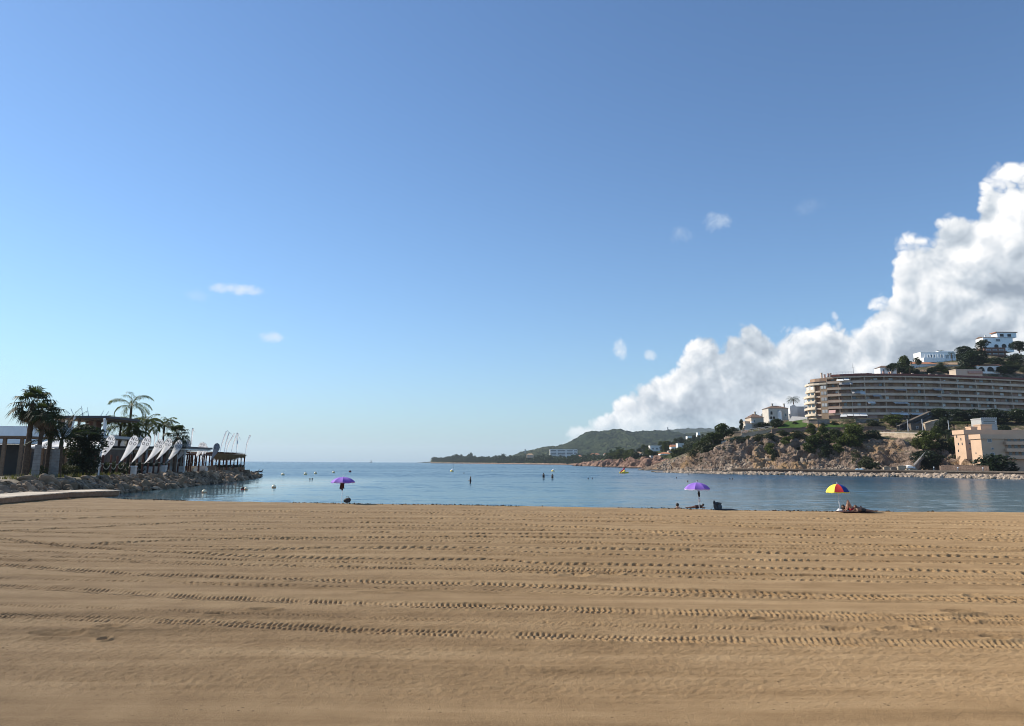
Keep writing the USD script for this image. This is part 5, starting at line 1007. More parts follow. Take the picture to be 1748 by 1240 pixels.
apt = thing('apartment_block', 'long curved apartment block with pale balcony bands on the headland', 'building')
FP = np.array([(1377, 366), (1379, 360.5), (1385, 356.5), (1393, 353.8), (1403, 351.6), (1415, 349.6), (1440, 345.8), (1480, 342.6), (1520, 341.6), (1560, 342), (1600, 343.4), (1650, 346.8), (1700, 351), (1760, 357), (1830, 365)], float)
def fac(px, inward=0.0):
    D = np.interp(px, FP[:, 0], FP[:, 1]); D1 = np.interp(px + 1, FP[:, 0], FP[:, 1]); a = P(px, 720, D); b = P(px + 1, 720, D1); t_ = (b - a)[:2]; t_ /= np.linalg.norm(t_); n = np.array([-t_[1], t_[0]]); return np.array([a[0], D]) + n * inward
def zat(py): return P(1480, py, 342.6)[2]
def strip(p0, p1, z0, z1, out, inn, step=8.0):
    """A band following the facade from out (towards us negative) to inn."""
    n = max(2, int(math.ceil((p1 - p0) / step)) + 1); xs_ = np.linspace(p0, p1, n); A = np.array([fac(x, out) for x in xs_]); B = np.array([fac(x, inn) for x in xs_])
    col = lambda L, z: np.column_stack([L, np.full(n, z)]); m = grid_mesh(np.array([col(A, z0), col(A, z1), col(B, z1), col(B, z0), col(A, z0)])[:, ::-1]); caps = []
    for i in (0, -1):
        q = [(*A[i], z0), (*A[i], z1), (*B[i], z1), (*B[i], z0)]; caps.append(trimesh.Trimesh(q, [(0, 1, 2), (0, 2, 3)] if i == 0 else [(0, 2, 1), (0, 3, 2)], process=False))
    return cat_([m] + caps)
BANDS = [651.6, 662.4, 673.4, 684.2, 695.2, 706.2]; BAYS = [1415.5, 1435, 1457.5, 1482, 1516, 1553, 1584, 1613, 1642, 1674, 1702, 1734, 1764, 1800]
zb = [zat(b) for b in BANDS]; z_gr = zat(719); z_top = zat(641.5); rB = np.random.default_rng(55)
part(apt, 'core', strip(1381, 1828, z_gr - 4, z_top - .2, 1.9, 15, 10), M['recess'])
for k, z in enumerate(zb):
    part(apt, 'balcony_band', strip(1415.5, 1828, z - .55, z + .52, 0, .22), M['band']); part(apt, 'floor_slab', strip(1415.5, 1828, z - .55, z - .33, .222, 1.89, 12), M['band'])
part(apt, 'roof_band', strip(1415.5, 1828, z_top - .75, z_top - .05, 0, 1.6), M['band']); part(apt, 'roof_edge', strip(1424, 1828, z_top, z_top + .65, -.35, 3.0), M['redroof']); part(apt, 'roof', strip(1424, 1828, z_top + .654, z_top + 1.1, 1.2, 14), M['redroof'])
levels = [(zb[0] + .52, z_top - .75)] + [(zb[k + 1] + .52, zb[k] - .55) for k in range(5)] + [(z_gr - 1, zb[5] - .55)]
for k, (za, zc) in enumerate(levels):
    for i in range(len(BAYS)):
        part(apt, 'balcony_wall', strip(BAYS[i] - .45, BAYS[i] + .45, za, zc, .3, 1.88, 2), M['band'])
        if i + 1 == len(BAYS): break
        x0, x1 = BAYS[i] + 1, BAYS[i + 1] - 1; W = x1 - x0; n = 3 if W < 28 else 4
        for q in range(n):
            a = x0 + W * (q + .12 + rB.uniform(-.04, .04)) / n; b = x0 + W * (q + .88) / n; m = M[('shutter', 'shutter', 'palewin', 'pinkwall', 'tan', 'shutter', 'glass', 'pinkwall')[int(rB.integers(8))]]
            part(apt, 'window', strip(a, b, za - .45 * (k < 6), zc - .25, 1.80, 1.89, 9), m)
        part(apt, 'balcony_rail', strip(x0, x1, za + .001, za + .30, .06, .10, 9), M['shutter'])
        if rB.random() < .33:
            xx = rB.uniform(x0 + 2, x1 - 3); part(apt, 'laundry', strip(xx, xx + rB.uniform(1.2, 3.5), za, za + rB.uniform(.3, .8), .7, .78, 2), M[('palewin', 'dark', 'pinkwall', 'glass')[int(rB.integers(4))]])
part(apt, 'ground_wall', strip(1378, 1500, z_gr - 3, zb[5] - .56, .9, 1.2), M['pinkwall'])
# rounded left end with its own balconies, recessed column and tan window column
zl = [657.5, 669.0, 678.0, 688.0, 698.3, 709.0]
part(apt, 'corner_core', strip(1378, 1393, z_gr - 3, zat(656), .6, 12, 2.5), M['bandlit'])
for k, b in enumerate(zl):
    z = P(1385, b, 356.5)[2]; part(apt, 'corner_band', strip(1376.5 if k > 1 else 1378, 1394, z - .5, z + .55, -.55 if k > 1 else 0, .62, 2.0), M['bandlit'])
    if k < 5:
        z2 = P(1385, zl[k + 1], 356.5)[2]
        for x0, x1 in ((1380, 1384), (1386.5, 1391)): part(apt, 'corner_window', strip(x0, x1, z2 + .85, z - .85, .50, .58, 2), M['palewin'] if k == 0 else M['glass'])
    z = P(1398, b + .3, 353)[2]; part(apt, 'side_band', strip(1394.2, 1403, z - .35, z + .45, .2, 1.88, 3), M['band'])
part(apt, 'window_column', strip(1403.2, 1415.4, z_gr - 3, zat(656) - .3, .10, 1.88, 3), M['tan'])
for py in (661.5, 671.5, 681.6, 691.6, 702.5):
    z = P(1409, py, 350.6)[2]; part(apt, 'window', strip(1405, 1414, z - .75, z + .75, .03, .098, 3), M['palewin']); part(apt, 'window_sash', strip(1409.2, 1409.8, z - .75, z + .75, -.02, .029, 2), M['tan'])
zt = P(1395, 656, 353.5)[2]; part(apt, 'terrace_band', strip(1378, 1415.4, zt - .55, zt + .35, -.1, 1.2, 2.5), M['bandlit'])
part(apt, 'terrace_canopy', strip(1381, 1413, zat(649.4), zat(648.2), .8, 8, 3), M['darksteel'])
for x in (1381.5, 1386, 1391, 1397, 1403, 1409): part(apt, 'canopy_post', strip(x - .25, x + .25, zt + .36, zat(649.5), .9, 1.1, 1), M['darksteel'])
part(apt, 'penthouse_wall', strip(1392, 1424, zt + .3, zat(643.3), 4, 12, 5), M['pinkwall']); part(apt, 'penthouse_roof', strip(1399, 1424, zat(643.2), zat(642), 2, 12.5, 5), M['bandlit'])
part(apt, 'roof_house', strip(1425, 1466, z_top + 1.12, zat(636.6), 3, 12, 6), M['greywall']); t_r = part(apt, 'roof_terrace', strip(1466.2, 1500, z_top + 1.12, zat(636.2), 3, 12, 6), M['redroof'])
rail_p = [np.array([*fac(x, 3.2), zat(636.5)]) for x in np.linspace(1426, 1466, 9)]
part(apt, 'roof_railing', cat_([tube([p + (0, 0, 1.15) for p in rail_p], .05, .05, 4), tube([p + (0, 0, .6) for p in rail_p], .04, .04, 4)] + [tube([p, p + (0, 0, 1.15)], .05, .05, 4) for p in rail_p]), M['steel'])
p = np.array([*fac(1465.5, 4), zat(637)]); part(apt, 'antenna', cat_([tube([p, p + (0, 0, 5.3)], .09, .04, 5), tube([p + (-.6, 0, 3.2), p + (.6, 0, 3.2)], .04, .04, 4)]), M['darksteel'])
for x in (1403, 1407, 1412.5, 1418, 1490, 1494, 1500, 1527, 1539, 1541, 1563, 1583, 1615, 1625, 1651):
    p = np.array([*fac(x, 5 + rB.uniform(0, 3)), zat(641)]); hh = rB.uniform(1.4, 2.6); part(apt, 'chimney', cat_([box(p[0] - .35, p[0] + .35, p[1] - .35, p[1] + .35, p[2], p[2] + hh), box(p[0] - .45, p[0] + .45, p[1] - .45, p[1] + .45, p[2] + hh + .004, p[2] + hh + .18)]), M['band' if rB.random() < .6 else 'pinkwall'])
for x0, x1, yt, yb, m in ((1434, 1445, 646.3, 650, 'awn'), (1446, 1455, 645.8, 649.3, 'awn'), (1416.5, 1428, 699.3, 704.8, 'awn_pink'), (1436, 1446, 707.2, 711.5, 'awn'), (1447, 1457, 706.8, 710.4, 'awn'), (1458, 1468, 706.4, 710.8, 'awn'), (1468.6, 1480, 706.2, 710.8, 'awn'), (1483, 1496, 686, 689.4, 'awn'), (1528, 1552, 687.2, 689.4, 'awn'), (1521, 1534.5, 705, 707.6, 'awn'), (1535.5, 1550, 704.8, 709.2, 'awn'), (1556, 1588, 705.6, 708.4, 'awn'),
                          (1438, 1460, 652.5, 656.5, 'awn_grey'), (1458, 1472, 668.5, 672, 'awn_grey'), (1472, 1480, 668.5, 673.8, 'palewin'), (1597, 1612, 662.6, 666, 'awn_grey'), (1493, 1507, 674.3, 677.5, 'awn_grey'), (1531, 1551, 665, 667, 'awn_grey'), (1602, 1608, 674.8, 677.5, 'awn_grey')):
    a = np.array([*fac(x0, -.05), zat(yt)]); b = np.array([*fac(x1, -.05), zat(yt)]); c = np.array([*fac(x1, -1.5), zat(yb)]); d = np.array([*fac(x0, -1.5), zat(yb)]); up = np.array([0, 0, .06]); v = [a, b, c, d, a + up, b + up, c + up, d + up]
    part(apt, 'awning', trimesh.Trimesh(v, [(0, 2, 1), (0, 3, 2), (4, 5, 6), (4, 6, 7), (3, 7, 6), (3, 6, 2), (0, 4, 7), (0, 7, 3), (1, 2, 6), (1, 6, 5), (0, 1, 5), (0, 5, 4)], process=False), M[m])

# ------------------------------------------------------------------ houses
M['terracotta'] = paint('terracotta_tiles', (.36, .15, .075), .85, .25, 1.2, each=.2); M['paletile'] = paint('pale_tan_tiles', (.42, .28, .17), .85, .2, 1.2); M['brownroof'] = paint('brown_tiles', (.15, .095, .065), .85, .2, 1.2); M['beige'] = paint('beige_render', (.42, .34, .26), .85, .08, .6); M['cream'] = paint('cream_render', (.46, .42, .36), .85, .1, .5); M['brick'] = paint('brown_brick', (.18, .085, .055), .85, .2, 1.5); M['offwhite'] = paint('aged_white_render', (.60, .58, .54), .85, .1, .5); M['sand'] = paint('sandy_pink_render', (.50, .34, .225), .85, .06, .3, stain=((.41, .27, .175), .3))
def arch(w, h, n=10):
    a = np.linspace(PI, 0, n); return [(-w / 2, 0)] + [(w / 2 * math.cos(q), h - w / 2 + w / 2 * math.sin(q)) for q in a] + [(w / 2, 0)]
def house(label, px0, px1, yt, yb, D, wallm='white', roof='flat', roofm='terracotta', depth=8, wins=(), arches=(), yaw=None, chim=(), roof_h=1.2, extra=None, cat='house', over=.35):
    """A house filling pixels px0..px1, yt..yb at distance D. wins: (u, v, width, height) in shares of the front; arches the same."""
    a, b = P(px0, yb, D), P(px1, yt, D); w, h = b[0] - a[0], b[2] - a[2]; t = thing('house', label, cat, ((a[0] + b[0]) / 2, D, a[2]), 0 if yaw is None else yaw)
    rh = 0 if roof == 'flat' else min(roof_h, h * .4); hw = h - rh
    part(t, 'wall', box(-w / 2, w / 2, 0, depth, -2.5, hw), M[wallm])
    o = over
    if roof == 'flat': part(t, 'roof', cat_([box(-w / 2 - .12, w / 2 + .12, -.12, .25, hw + .004, hw + .40), box(-w / 2 - .12, -w / 2 + .2, .254, depth + .1, hw + .004, hw + .38), box(w / 2 - .2, w / 2 + .12, .254, depth + .1, hw + .004, hw + .38)]), M[wallm])
    else:
        rd = min(w, depth) * .42 if roof == 'hip' else 0.0; x0, x1, y0, y1 = -w / 2 - o, w / 2 + o, -o, depth + o; e = hw + .004
        v = [(x0, y0, e), (x1, y0, e), (x1, y1, e), (x0, y1, e), (x0 + rd, (y0 + y1) / 2, e + rh), (x1 - rd, (y0 + y1) / 2, e + rh)]
        part(t, 'roof', trimesh.Trimesh(v, [(0, 1, 5), (0, 5, 4), (2, 3, 4), (2, 4, 5), (1, 2, 5), (3, 0, 4), (0, 2, 1), (0, 3, 2)], process=False), M[roofm])
    for u, v_, ww, wh in wins:
        cx, cz, sw, sh = (u - .5) * w, v_ * hw, ww * w / 2, wh * hw / 2; f = part(t, 'window', box(cx - sw, cx + sw, -.07, .02, cz - sh, cz + sh), M['palewin' if False else 'offwhite']); part(f, 'pane', box(cx - sw * .82, cx + sw * .82, -.085, -.071, cz - sh * .84, cz + sh * .84), M['glass'])
    for u, v_, ww, wh in arches:
        m = trimesh.creation.extrude_polygon(sg.Polygon(arch(ww * w, wh * hw)), .08); m.apply_transform(trimesh.transformations.rotation_matrix(PI / 2, (1, 0, 0))); m.apply_translation(((u - .5) * w, -.001, v_ * hw)); part(t, 'arch', m, M['dark'])
    for u in chim: part(t, 'chimney', cat_([box((u - .5) * w - .35, (u - .5) * w + .35, depth * .4, depth * .4 + .7, hw - .5, h + .9), box((u - .5) * w - .5, (u - .5) * w + .5, depth * .4 - .15, depth * .4 + .85, h + .904, h + 1.1)]), M[wallm])
    if extra: extra(t, w, hw, depth)
    return t
def side_wing(x0, x1, y0, y1, z0, z1, mat, name='terrace'): return lambda t, w, h, d: part(t, name, box(x0 * w, x1 * w, y0, y1, z0 * h, z1 * h), M[mat])
W4 = [(.2, .55, .1, .4), (.45, .55, .1, .4), (.7, .55, .1, .4), (.9, .55, .08, .4)]
def porch(t, w, h, d):
    part(t, 'porch', cat_([box(-w * 1.0, -w * .5 - .01, -.5, 5, -2, h * .34), box(-w * 1.1, -w * .52, -1.2, 3, -2, h * .08)]), M['cream']); part(t, 'porch_wall', box(-w * .95, -w * .55, 1.5, 5, h * .345, h * .62), M['beige']); part(t, 'balcony', tube([(-w * .45, -.1, h * .42), (-w * .45, -.1, h * .55)], .9, .9, 14), M['white'])
house('beige villa with a brown hipped roof and chimney, leftmost on the cliff top', 1283, 1303, 706, 729, 353, 'beige', 'hip', 'brownroof', 9, [(.25, .62, .16, .28)], chim=(.55,), roof_h=2.0, extra=porch)
def turret(t, w, h, d):
    part(t, 'turret', tube([(w * .05, -.2, 0), (w * .05, -.2, h * .80)], 1.15, 1.15, 16), M['white'], smooth=40); part(t, 'turret_roof', tube([(w * .05, -.2, h * .805), (w * .05, -.2, h * .90)], 1.3, .15, 16), M['offwhite'], smooth=40); part(t, 'garden_wall', box(-w * .58, -w * .2, -3, -2.6, -2, h * .33), M['white'])
house('pale villa with a round turret and arched windows right of the beige villa', 1313, 1345, 692, 726, 366, 'cream', 'hip', 'brownroof', 9, [(.85, .6, .1, .2)], [(.12, .28, .10, .24), (.26, .28, .10, .24), (.15, .62, .10, .2)], chim=(.35, .95), roof_h=1.6, extra=turret)
def gable(t, w, h, d):
    m = trimesh.creation.extrude_polygon(sg.Polygon([(-w / 2, h), (w / 2, h), (w / 2, h + .9), (w * .1, h + 2.2), (-w / 2, h + 1.2)]), .4); m.apply_transform(trimesh.transformations.rotation_matrix(PI / 2, (1, 0, 0))); m.apply_translation((0, .4, .004)); part(t, 'gable', m, M['white'])
house('bright white gabled house end left of the apartment block', 1349.5, 1361, 698, 714, 372, 'white', 'flat', depth=6, extra=gable)
house('grey white flat house between white gable and apartment block', 1361.5, 1379, 695.5, 712, 378, 'offwhite', 'flat', depth=8, wins=[(.8, .5, .15, .3)])
house('small white house with three tall windows over the left roof of the apartment block', 1503, 1531, 623.5, 637, 420, 'white', 'hip', 'brownroof', 7, [(.45, .5, .09, .5), (.6, .5, .09, .5), (.75, .5, .09, .5), (.2, .5, .07, .3)], roof_h=1.5)
def row_extra(t, w, h, d):
    part(t, 'lower_terrace', box(-w * .5, w * .1, -3.0, -.01, -1, h * .35), M['white']); part(t, 'upper_step', box(w * .02, w * .48, .5, d, h + .41, h * 1.18), M['white'])
    for k in range(8): part(t, 'pergola_post', box(-w * .46 + k * w * .075, -w * .445 + k * w * .075, -2.9, -2.7, h * .35, h * .75), M['white'])
house('white terraced houses climbing the ridge, centre of the hill top', 1573, 1631, 602.5, 617, 482, 'white', 'flat', depth=9, wins=[(.55, .6, .03, .4), (.6, .6, .03, .4), (.72, .55, .03, .45), (.77, .55, .03, .45), (.86, .55, .03, .45), (.9, .55, .03, .45), (.95, .55, .03, .45), (.4, .6, .04, .3), (.3, .6, .04, .3), (.2, .6, .04, .3)], extra=row_extra)
house('long pale house with an orange roof part above the apartment roof', 1556, 1600, 617, 632.5, 446, 'offwhite', 'hip', 'terracotta', 8, [(.2, .4, .04, .4), (.3, .4, .04, .4), (.5, .4, .05, .4), (.7, .4, .05, .4), (.9, .5, .06, .5)], chim=(.4,), roof_h=1.8)
house('low house with a tan hipped roof and three dark arches', 1612, 1648, 617.5, 632, 440, 'offwhite', 'hip', 'paletile', 8, arches=[(.35, .12, .14, .62), (.58, .12, .14, .62), (.8, .12, .12, .62)], chim=(.9,), roof_h=2.0)
house('pale house with an orange tiled roof and three wide arches at the right edge', 1668, 1711, 620.5, 637, 424, 'white', 'gable', 'terracotta', 8, arches=[(.18, .22, .23, .62), (.52, .22, .25, .66), (.85, .22, .23, .62)], roof_h=1.6)
def slabs(t, w, h, d):
    for z in (.02, .34, .66): part(t, 'balcony', box(-w * .5, w * .5, -1.6, -.01, h * z, h * (z + .10)), M['brick'])
house('brown house with two rows of dark balconies at the right edge of the hill', 1682, 1716, 594.5, 615, 505, 'brick', 'flat', depth=9, wins=[(.2, .48, .2, .2), (.5, .48, .2, .2), (.8, .48, .2, .2), (.2, .8, .2, .18), (.5, .8, .2, .18), (.8, .8, .2, .18)], extra=slabs)
def stack(t, w, h, d):
    part(t, 'upper_block', box(w * .05, w * .7, 2, d, h + .41, h * 1.5), M['white']); part(t, 'upper_roof', box(w * .0, w * .75, 1.6, d, h * 1.504, h * 1.56), M['terracotta']); part(t, 'terrace', box(-w * .62, -w * .3, -3, -.01, -1, h * .4), M['white'])
    for u in (.15, .4): part(t, 'upper_window', box(w * u, w * (u + .12), 1.9, 1.99, h * 1.12, h * 1.36), M['dark'])
house('white hill top house with arches and tiled roofs in the right corner', 1680, 1728, 574, 595, 545, 'white', 'gable', 'brownroof', 9, [(.1, .75, .1, .2), (.5, .75, .16, .25)], [(.2, .35, .12, .28), (.42, .08, .14, .3), (.68, .08, .16, .34), (.9, .1, .16, .34)], chim=(.2,), roof_h=1.2, extra=stack)
house('low pale flat building with a pink front just behind the apartment roof', 1632, 1676, 631.8, 638, 385, 'beige', 'flat', depth=6, extra=side_wing(-.05, .5, -.6, -.01, .02, .65, 'pinkwall'))
# tan building at the right edge: two blocks with parapets
def block(label, px, yt, yb, D, dep, wpx, wins, far=None):
    a = P(px, yb, D); top = P(px, yt, D)[2]; w = P(px + wpx, yb, D)[0] - a[0]; h = top - a[2]; t = thing('apartment_house', label, 'building', (a[0], D, a[2]))
    part(t, 'wall', box(0, w, 0, dep, -3, h - 1.5), M['sand']); part(t, 'parapet', box(-.35, w, -.35, dep + .3, h - 1.496, h), M['sand'])
    for u, v_, ww, wh in wins:
        f = part(t, 'window', box(u * w - ww / 2, u * w + ww / 2, -.08, .02, v_ * h - wh / 2, v_ * h + wh / 2), M['offwhite']); part(f, 'pane', box(u * w - ww * .42, u * w + ww * .42, -.10, -.081, v_ * h - wh * .42, v_ * h + wh * .42), M['glass'])
    return t, w, h
t, w, h = block('tall sandy pink building block at the right, rear part beside the grey box', 1650.5, 734, 781, 247, 6.0, 120, [(.06, .74, 1.0, 1.5), (.065, .50, 1.2, .5), (.065, .30, 1.2, .5)])
for z, y in ((.62, 2.0), (.45, 1.5), (.45, 3.6), (.2, 4.0), (.72, 4.2)): part(t, 'side_window', box(-.06, .02, y, y + .45, h * z, h * z + .8), M['glass'])
t, w, h = block('sandy pink building block at the right edge, front part with balconies', 1679, 741.5, 791, 234, 5.4, 90, [(.16, .80, 1.5, 1.5), (.20, .50, .8, .6), (.19, .32, 1.3, .8), (.82, .80, 2.4, 1.2)])
for z in (.66, .42, .18):
    part(t, 'balcony', box(w * .42, w * 1.0, -1.4, -.01, h * z - .25, h * z + .85), M['sand']); part(t, 'recess', box(w * .44, w * .99, -.06, .02, h * z + .86, h * z + 2.3), M['recess'])
    for u in (.50, .62, .74, .88): part(t, 'balcony_door', box(w * u, w * (u + .06), -.09, -.061, h * z + .2, h * z + 2.1), M['glass'])
part(t, 'side_window', box(-.06, .02, 1.2, 1.6, h * .05, h * .12), M['glass']); part(t, 'side_window', box(-.06, .02, 3.0, 3.5, h * .33, h * .37), M['glass'])
def boxrail(t, w, h, d): part(t, 'railing', cat_([box(-w * .5, w * .5, -.05, 0, h * 1.12 + .3, h * 1.12 + .38)] + [box(-w * .5 + k * w / 8, -w * .5 + k * w / 8 + .08, -.05, 0, h + .4, h * 1.12 + .3) for k in range(9)]), M['steel'])
house('grey modern box house with dark window band behind the sandy building', 1676, 1701, 716, 729, 268, 'greywall', 'flat', depth=6, wins=[(.5, .72, .9, .12), (.5, .45, .9, .06)], extra=boxrail)
house('pale flat roof hut on the sandy building, left of the grey box', 1658, 1668, 730.5, 737, 251, 'sand', 'flat', depth=3); house('low sandy roof house under the grey box', 1675, 1693, 726.5, 736, 252, 'sand', 'flat', depth=4)
# dark covered stair, steps, poles, small things on the headland
t = thing('covered_stair', 'dark covered stair climbing right to the apartment block', 'stair'); a, b = P(1537, 736, 316), P(1590, 712, 323); d = b - a
for o, z, th2, m in ((0, 0, .5, 'darksteel'), (0, 2.2, .35, 'darkwall')): part(t, 'flight' if z == 0 else 'roof', trimesh.Trimesh([a + (0, 0, z), b + (0, 0, z), b + (0, 3, z), a + (0, 3, z), a + (0, 0, z + th2), b + (0, 0, z + th2), b + (0, 3, z + th2), a + (0, 3, z + th2)], [(0, 2, 1), (0, 3, 2), (4, 5, 6), (4, 6, 7), (0, 1, 5), (0, 5, 4), (2, 3, 7), (2, 7, 6), (1, 2, 6), (1, 6, 5), (3, 0, 4), (3, 4, 7)], process=False), M[m])
for k in range(8): p = a + d * k / 7; part(t, 'post', box(p[0] - .12, p[0] + .12, p[1] + .1, p[1] + .3, p[2] + .5, p[2] + 2.19), M['darksteel'])
part(t, 'back_wall', trimesh.Trimesh([a + (0, 2.6, -3), b + (0, 2.6, -8), b + (0, 2.6, 2.15), a + (0, 2.6, 2.15)], [(0, 1, 2), (0, 2, 3)], process=False), M['darkwall'])
house('dark stone hut with one lit window under the covered stair', 1556, 1578, 725, 737, 314, 'darkwall', 'flat', depth=5, wins=[(.45, .6, .18, .35)])
t = thing('steps', 'pale open steps with a handrail climbing from the white box to the pines', 'stair'); a, b = P(1558, 799, 240), P(1580, 774, 262)
for k in range(16): p = a + (b - a) * k / 15; part(t, 'step', box(p[0] - .5, p[0] + .5, p[1] - .9, p[1] + .9, p[2] - .15, p[2] + .05), M['wall_grey'])
part(t, 'handrail', tube([a + (0, -.9, 1.0), b + (0, -.9, 1.0)], .06, .06, 5), M['white']); part(t, 'side_wall', trimesh.Trimesh([a + (0, .95, -3), b + (0, .95, -3), b + (0, .95, .2), a + (0, .95, .2)], [(0, 1, 2), (0, 2, 3)], process=False), M['wall_grey'])
p = P(1554, 798.5, 238); t = thing('kiosk', 'small white box kiosk at the foot of the steps beside the round bush', 'kiosk', p); part(t, 'body', box(-.85, .85, 0, 2.0, -1.2, .45), M['white']); part(t, 'roof', trimesh.Trimesh([(-.95, -.1, .46), (.95, -.1, .46), (.95, 2.1, .46), (-.95, 2.1, .46), (0, 1, .8)], [(0, 1, 4), (1, 2, 4), (2, 3, 4), (3, 0, 4), (0, 2, 1), (0, 3, 2)], process=False), M['white']); part(t, 'side_panel', box(.86, 1.6, 0, 1.6, -1.2, .3), M['steel'])
for i, (px, yt, yb, D, lab) in enumerate(((1398, 712, 739, 333, 'dark utility pole on the lawn wall left of the pines'), (1532, 722, 738, 316, 'dark slim pole left of the covered stair'), (1550.5, 715.5, 737, 313, 'grey pole in front of the covered stair'), (1576, 715.5, 741, 308, 'grey pole right of the covered stair'), (1373.5, 680, 700, 372, 'utility pole left of the apartment block corner'), (1619.5, 718, 730, 300, 'small pole between the umbrella pines'))):
    a = P(px, yb, D); z = P(px, yt, D)[2]; t = thing('utility_pole', lab, 'pole', a); part(t, 'shaft', tube([(0, 0, -1), (0, 0, z - a[2])], .16, .11, 6), M['darksteel' if i < 2 else 'steel'], smooth=50); part(t, 'crossbar', tube([(-.7, 0, z - a[2] - .4), (.7, 0, z - a[2] - .4)], .06, .06, 4), M['darksteel'])
for px, yt, yb, D, lab in ((1595, 797, 809, 222, 'blue grey lamp post on the seaside walk right of the round bush'), (1636, 797.5, 810, 213, 'blue grey lamp post before the reddish wall'), (1679, 798, 811, 205, 'blue grey lamp post nearest the right edge'), (1553, 801, 808, 234, 'short lamp post under the white kiosk')):
    a = P(px, yb, D); z = P(px, yt, D)[2] - a[2]; t = thing('lamp_post', lab, 'lamp post', a, 0, 'lamp posts along the seaside walk'); part(t, 'shaft', tube([(0, 0, -.3), (0, 0, z * .85)], .11, .09, 6), M.setdefault('bluegrey', paint('blue_grey_paint', (.10, .15, .20), .5)), smooth=50); part(t, 'lantern', tube([(0, 0, z * .85), (0, 0, z)], .2, .16, 8), M['steel'], smooth=40)
for px, py, lab in ((1464, 805, 'left of two pale blue parasols on the stones of the breakwater'), (1470.5, 804.8, 'right of two pale blue parasols on the stones of the breakwater')):
    a = P(px, py + 1.5, 252); t = thing('beach_parasol', lab, 'parasol', a); part(t, 'canopy', trimesh.creation.revolve(np.array([(1.05, .75), (1.0, .82), (.6, 1.12), (0, 1.3), (0, 1.26), (.6, 1.06)]), sections=12), M['blue_cloth'], smooth=50); part(t, 'pole', tube([(0, 0, -.4), (0, 0, 1.3)], .04, .04, 5), M['white'])

# ------------------------------------------------------------------ trees and shrubs of the headland, each a copy of one of a few kinds
def make_tree(name, seed, lobes, leaves, size, mat, trunk_h, spread=.35):
    """A tree of height 1 and width 1."""
    t = UsdGeom.Xform.Define(stage, _free('/World', name)); place(t, (0, 0, 0)); t = t.GetPrim()
    part(t, 'crown', crown(seed, lobes, leaves, size, spread), M[mat])
    r = np.random.default_rng(seed); top = max(l[2] for l in lobes); limbs = [tube([(0, 0, -.12), (.01, 0, trunk_h * .5), (r.normal() * .02, 0, trunk_h)], .035, .022, 6)]
    for l in lobes[:6]: limbs.append(tube([(0, 0, trunk_h * .75), (l[0] * .55, l[1] * .55, (trunk_h + l[2]) / 2), (l[0], l[1], l[2])], .018, .006, 5))
    part(t, 'trunk', cat_(limbs), M['bark'], smooth=50); return t
def lobes_of(seed, n, z0, z1, w, lr, lz):
    r = np.random.default_rng(seed); out = []
    for i in range(n):
        z = z0 + (z1 - z0) * (i + .5) / n; k = math.sin(PI * (.18 + .72 * (i + .5) / n)); a = r.uniform(0, 6.28); q = w * k * math.sqrt(r.random()); s = r.uniform(.75, 1.2)
        out.append((q * math.cos(a), q * math.sin(a), z, lr * s, lz * s))
    return out
SPEC = {'pine': ('pine_tree', 401, lobes_of(401, 13, .28, .92, .30, .20, .12), 1700, .085, 'pine', .45), 'pine2': ('pine_tree', 402, lobes_of(402, 11, .22, .90, .32, .22, .14), 1600, .09, 'pine', .4),
        'round': ('round_tree', 403, lobes_of(403, 14, .16, .84, .30, .22, .17), 1900, .085, 'bush', .35), 'umbrella': ('umbrella_pine', 404, [(x, y, .78 + .06 * math.cos(5 * x), .24, .11) for x, y in ((0, 0), (.28, .05), (-.28, 0), (.14, .25), (-.14, .25), (.12, -.26), (-.16, -.24))], 1300, .075, 'pine', .7),
        'bush': ('shrub', 405, lobes_of(405, 9, .12, .72, .34, .24, .24), 1100, .11, 'scrub', .3), 'dark': ('shrub', 406, lobes_of(406, 10, .12, .74, .33, .23, .23), 1200, .10, 'bush', .3), 'cypress': ('slender_tree', 407, lobes_of(407, 10, .15, .92, .12, .17, .13), 1200, .08, 'bush', .3)}
first = {}
def tree(kind, px, yb, w, h, label, D=None, group=None):
    base = None if D else hit(px, yb)
    if base is None: base = P(px, yb, D or 420)
    s = base[1] / (FPX / math.cos(PITCH)); W_, H_ = w * s * 1.12, h * s
    args = dict(loc=base - (0, 0, .03 * H_), rotz=rnd.uniform(0, 6.28), scale=(W_, W_, H_))
    if kind not in first:
        t = make_tree(*SPEC[kind]); first[kind] = t; x = UsdGeom.Xformable(t)
        for op, v in zip(x.GetOrderedXformOps(), (Gf.Vec3d(*map(float, args['loc'])), math.degrees(args['rotz']), Gf.Vec3f(*map(float, args['scale'])))): op.Set(v)
        say(t, label, 'shrub' if SPEC[kind][0] == 'shrub' else 'tree', group); return t
    return copy_of(first[kind], args['loc'], args['rotz'], args['scale'], label, group, 'shrub' if SPEC[kind][0] == 'shrub' else 'tree')
def palm_small(px, yb, yt, D, label, n=18, L=None, fan=False):
    b = hit(px, yb) if D is None else P(px, yb, D); b = P(px, yb, 420) if b is None else b; H = P(px, yt, b[1])[2] - b[2]; L = L or H * .45; r = np.random.default_rng(int(px)); t = thing('feather_palm', label, 'palm tree', b); part(t, 'trunk', trunk(H, .28, .2, (0, 0), 10, int(px)), M['trunk'], smooth=50)
    for i in range(n): part(t, 'frond', moved(feather_frond(int(px) * 50 + i, L * r.uniform(.85, 1.1), math.radians(75 - 85 * i / n), i * 2.39996, 1.5, L * .3, 14), (0, 0, H)), M['fan'])
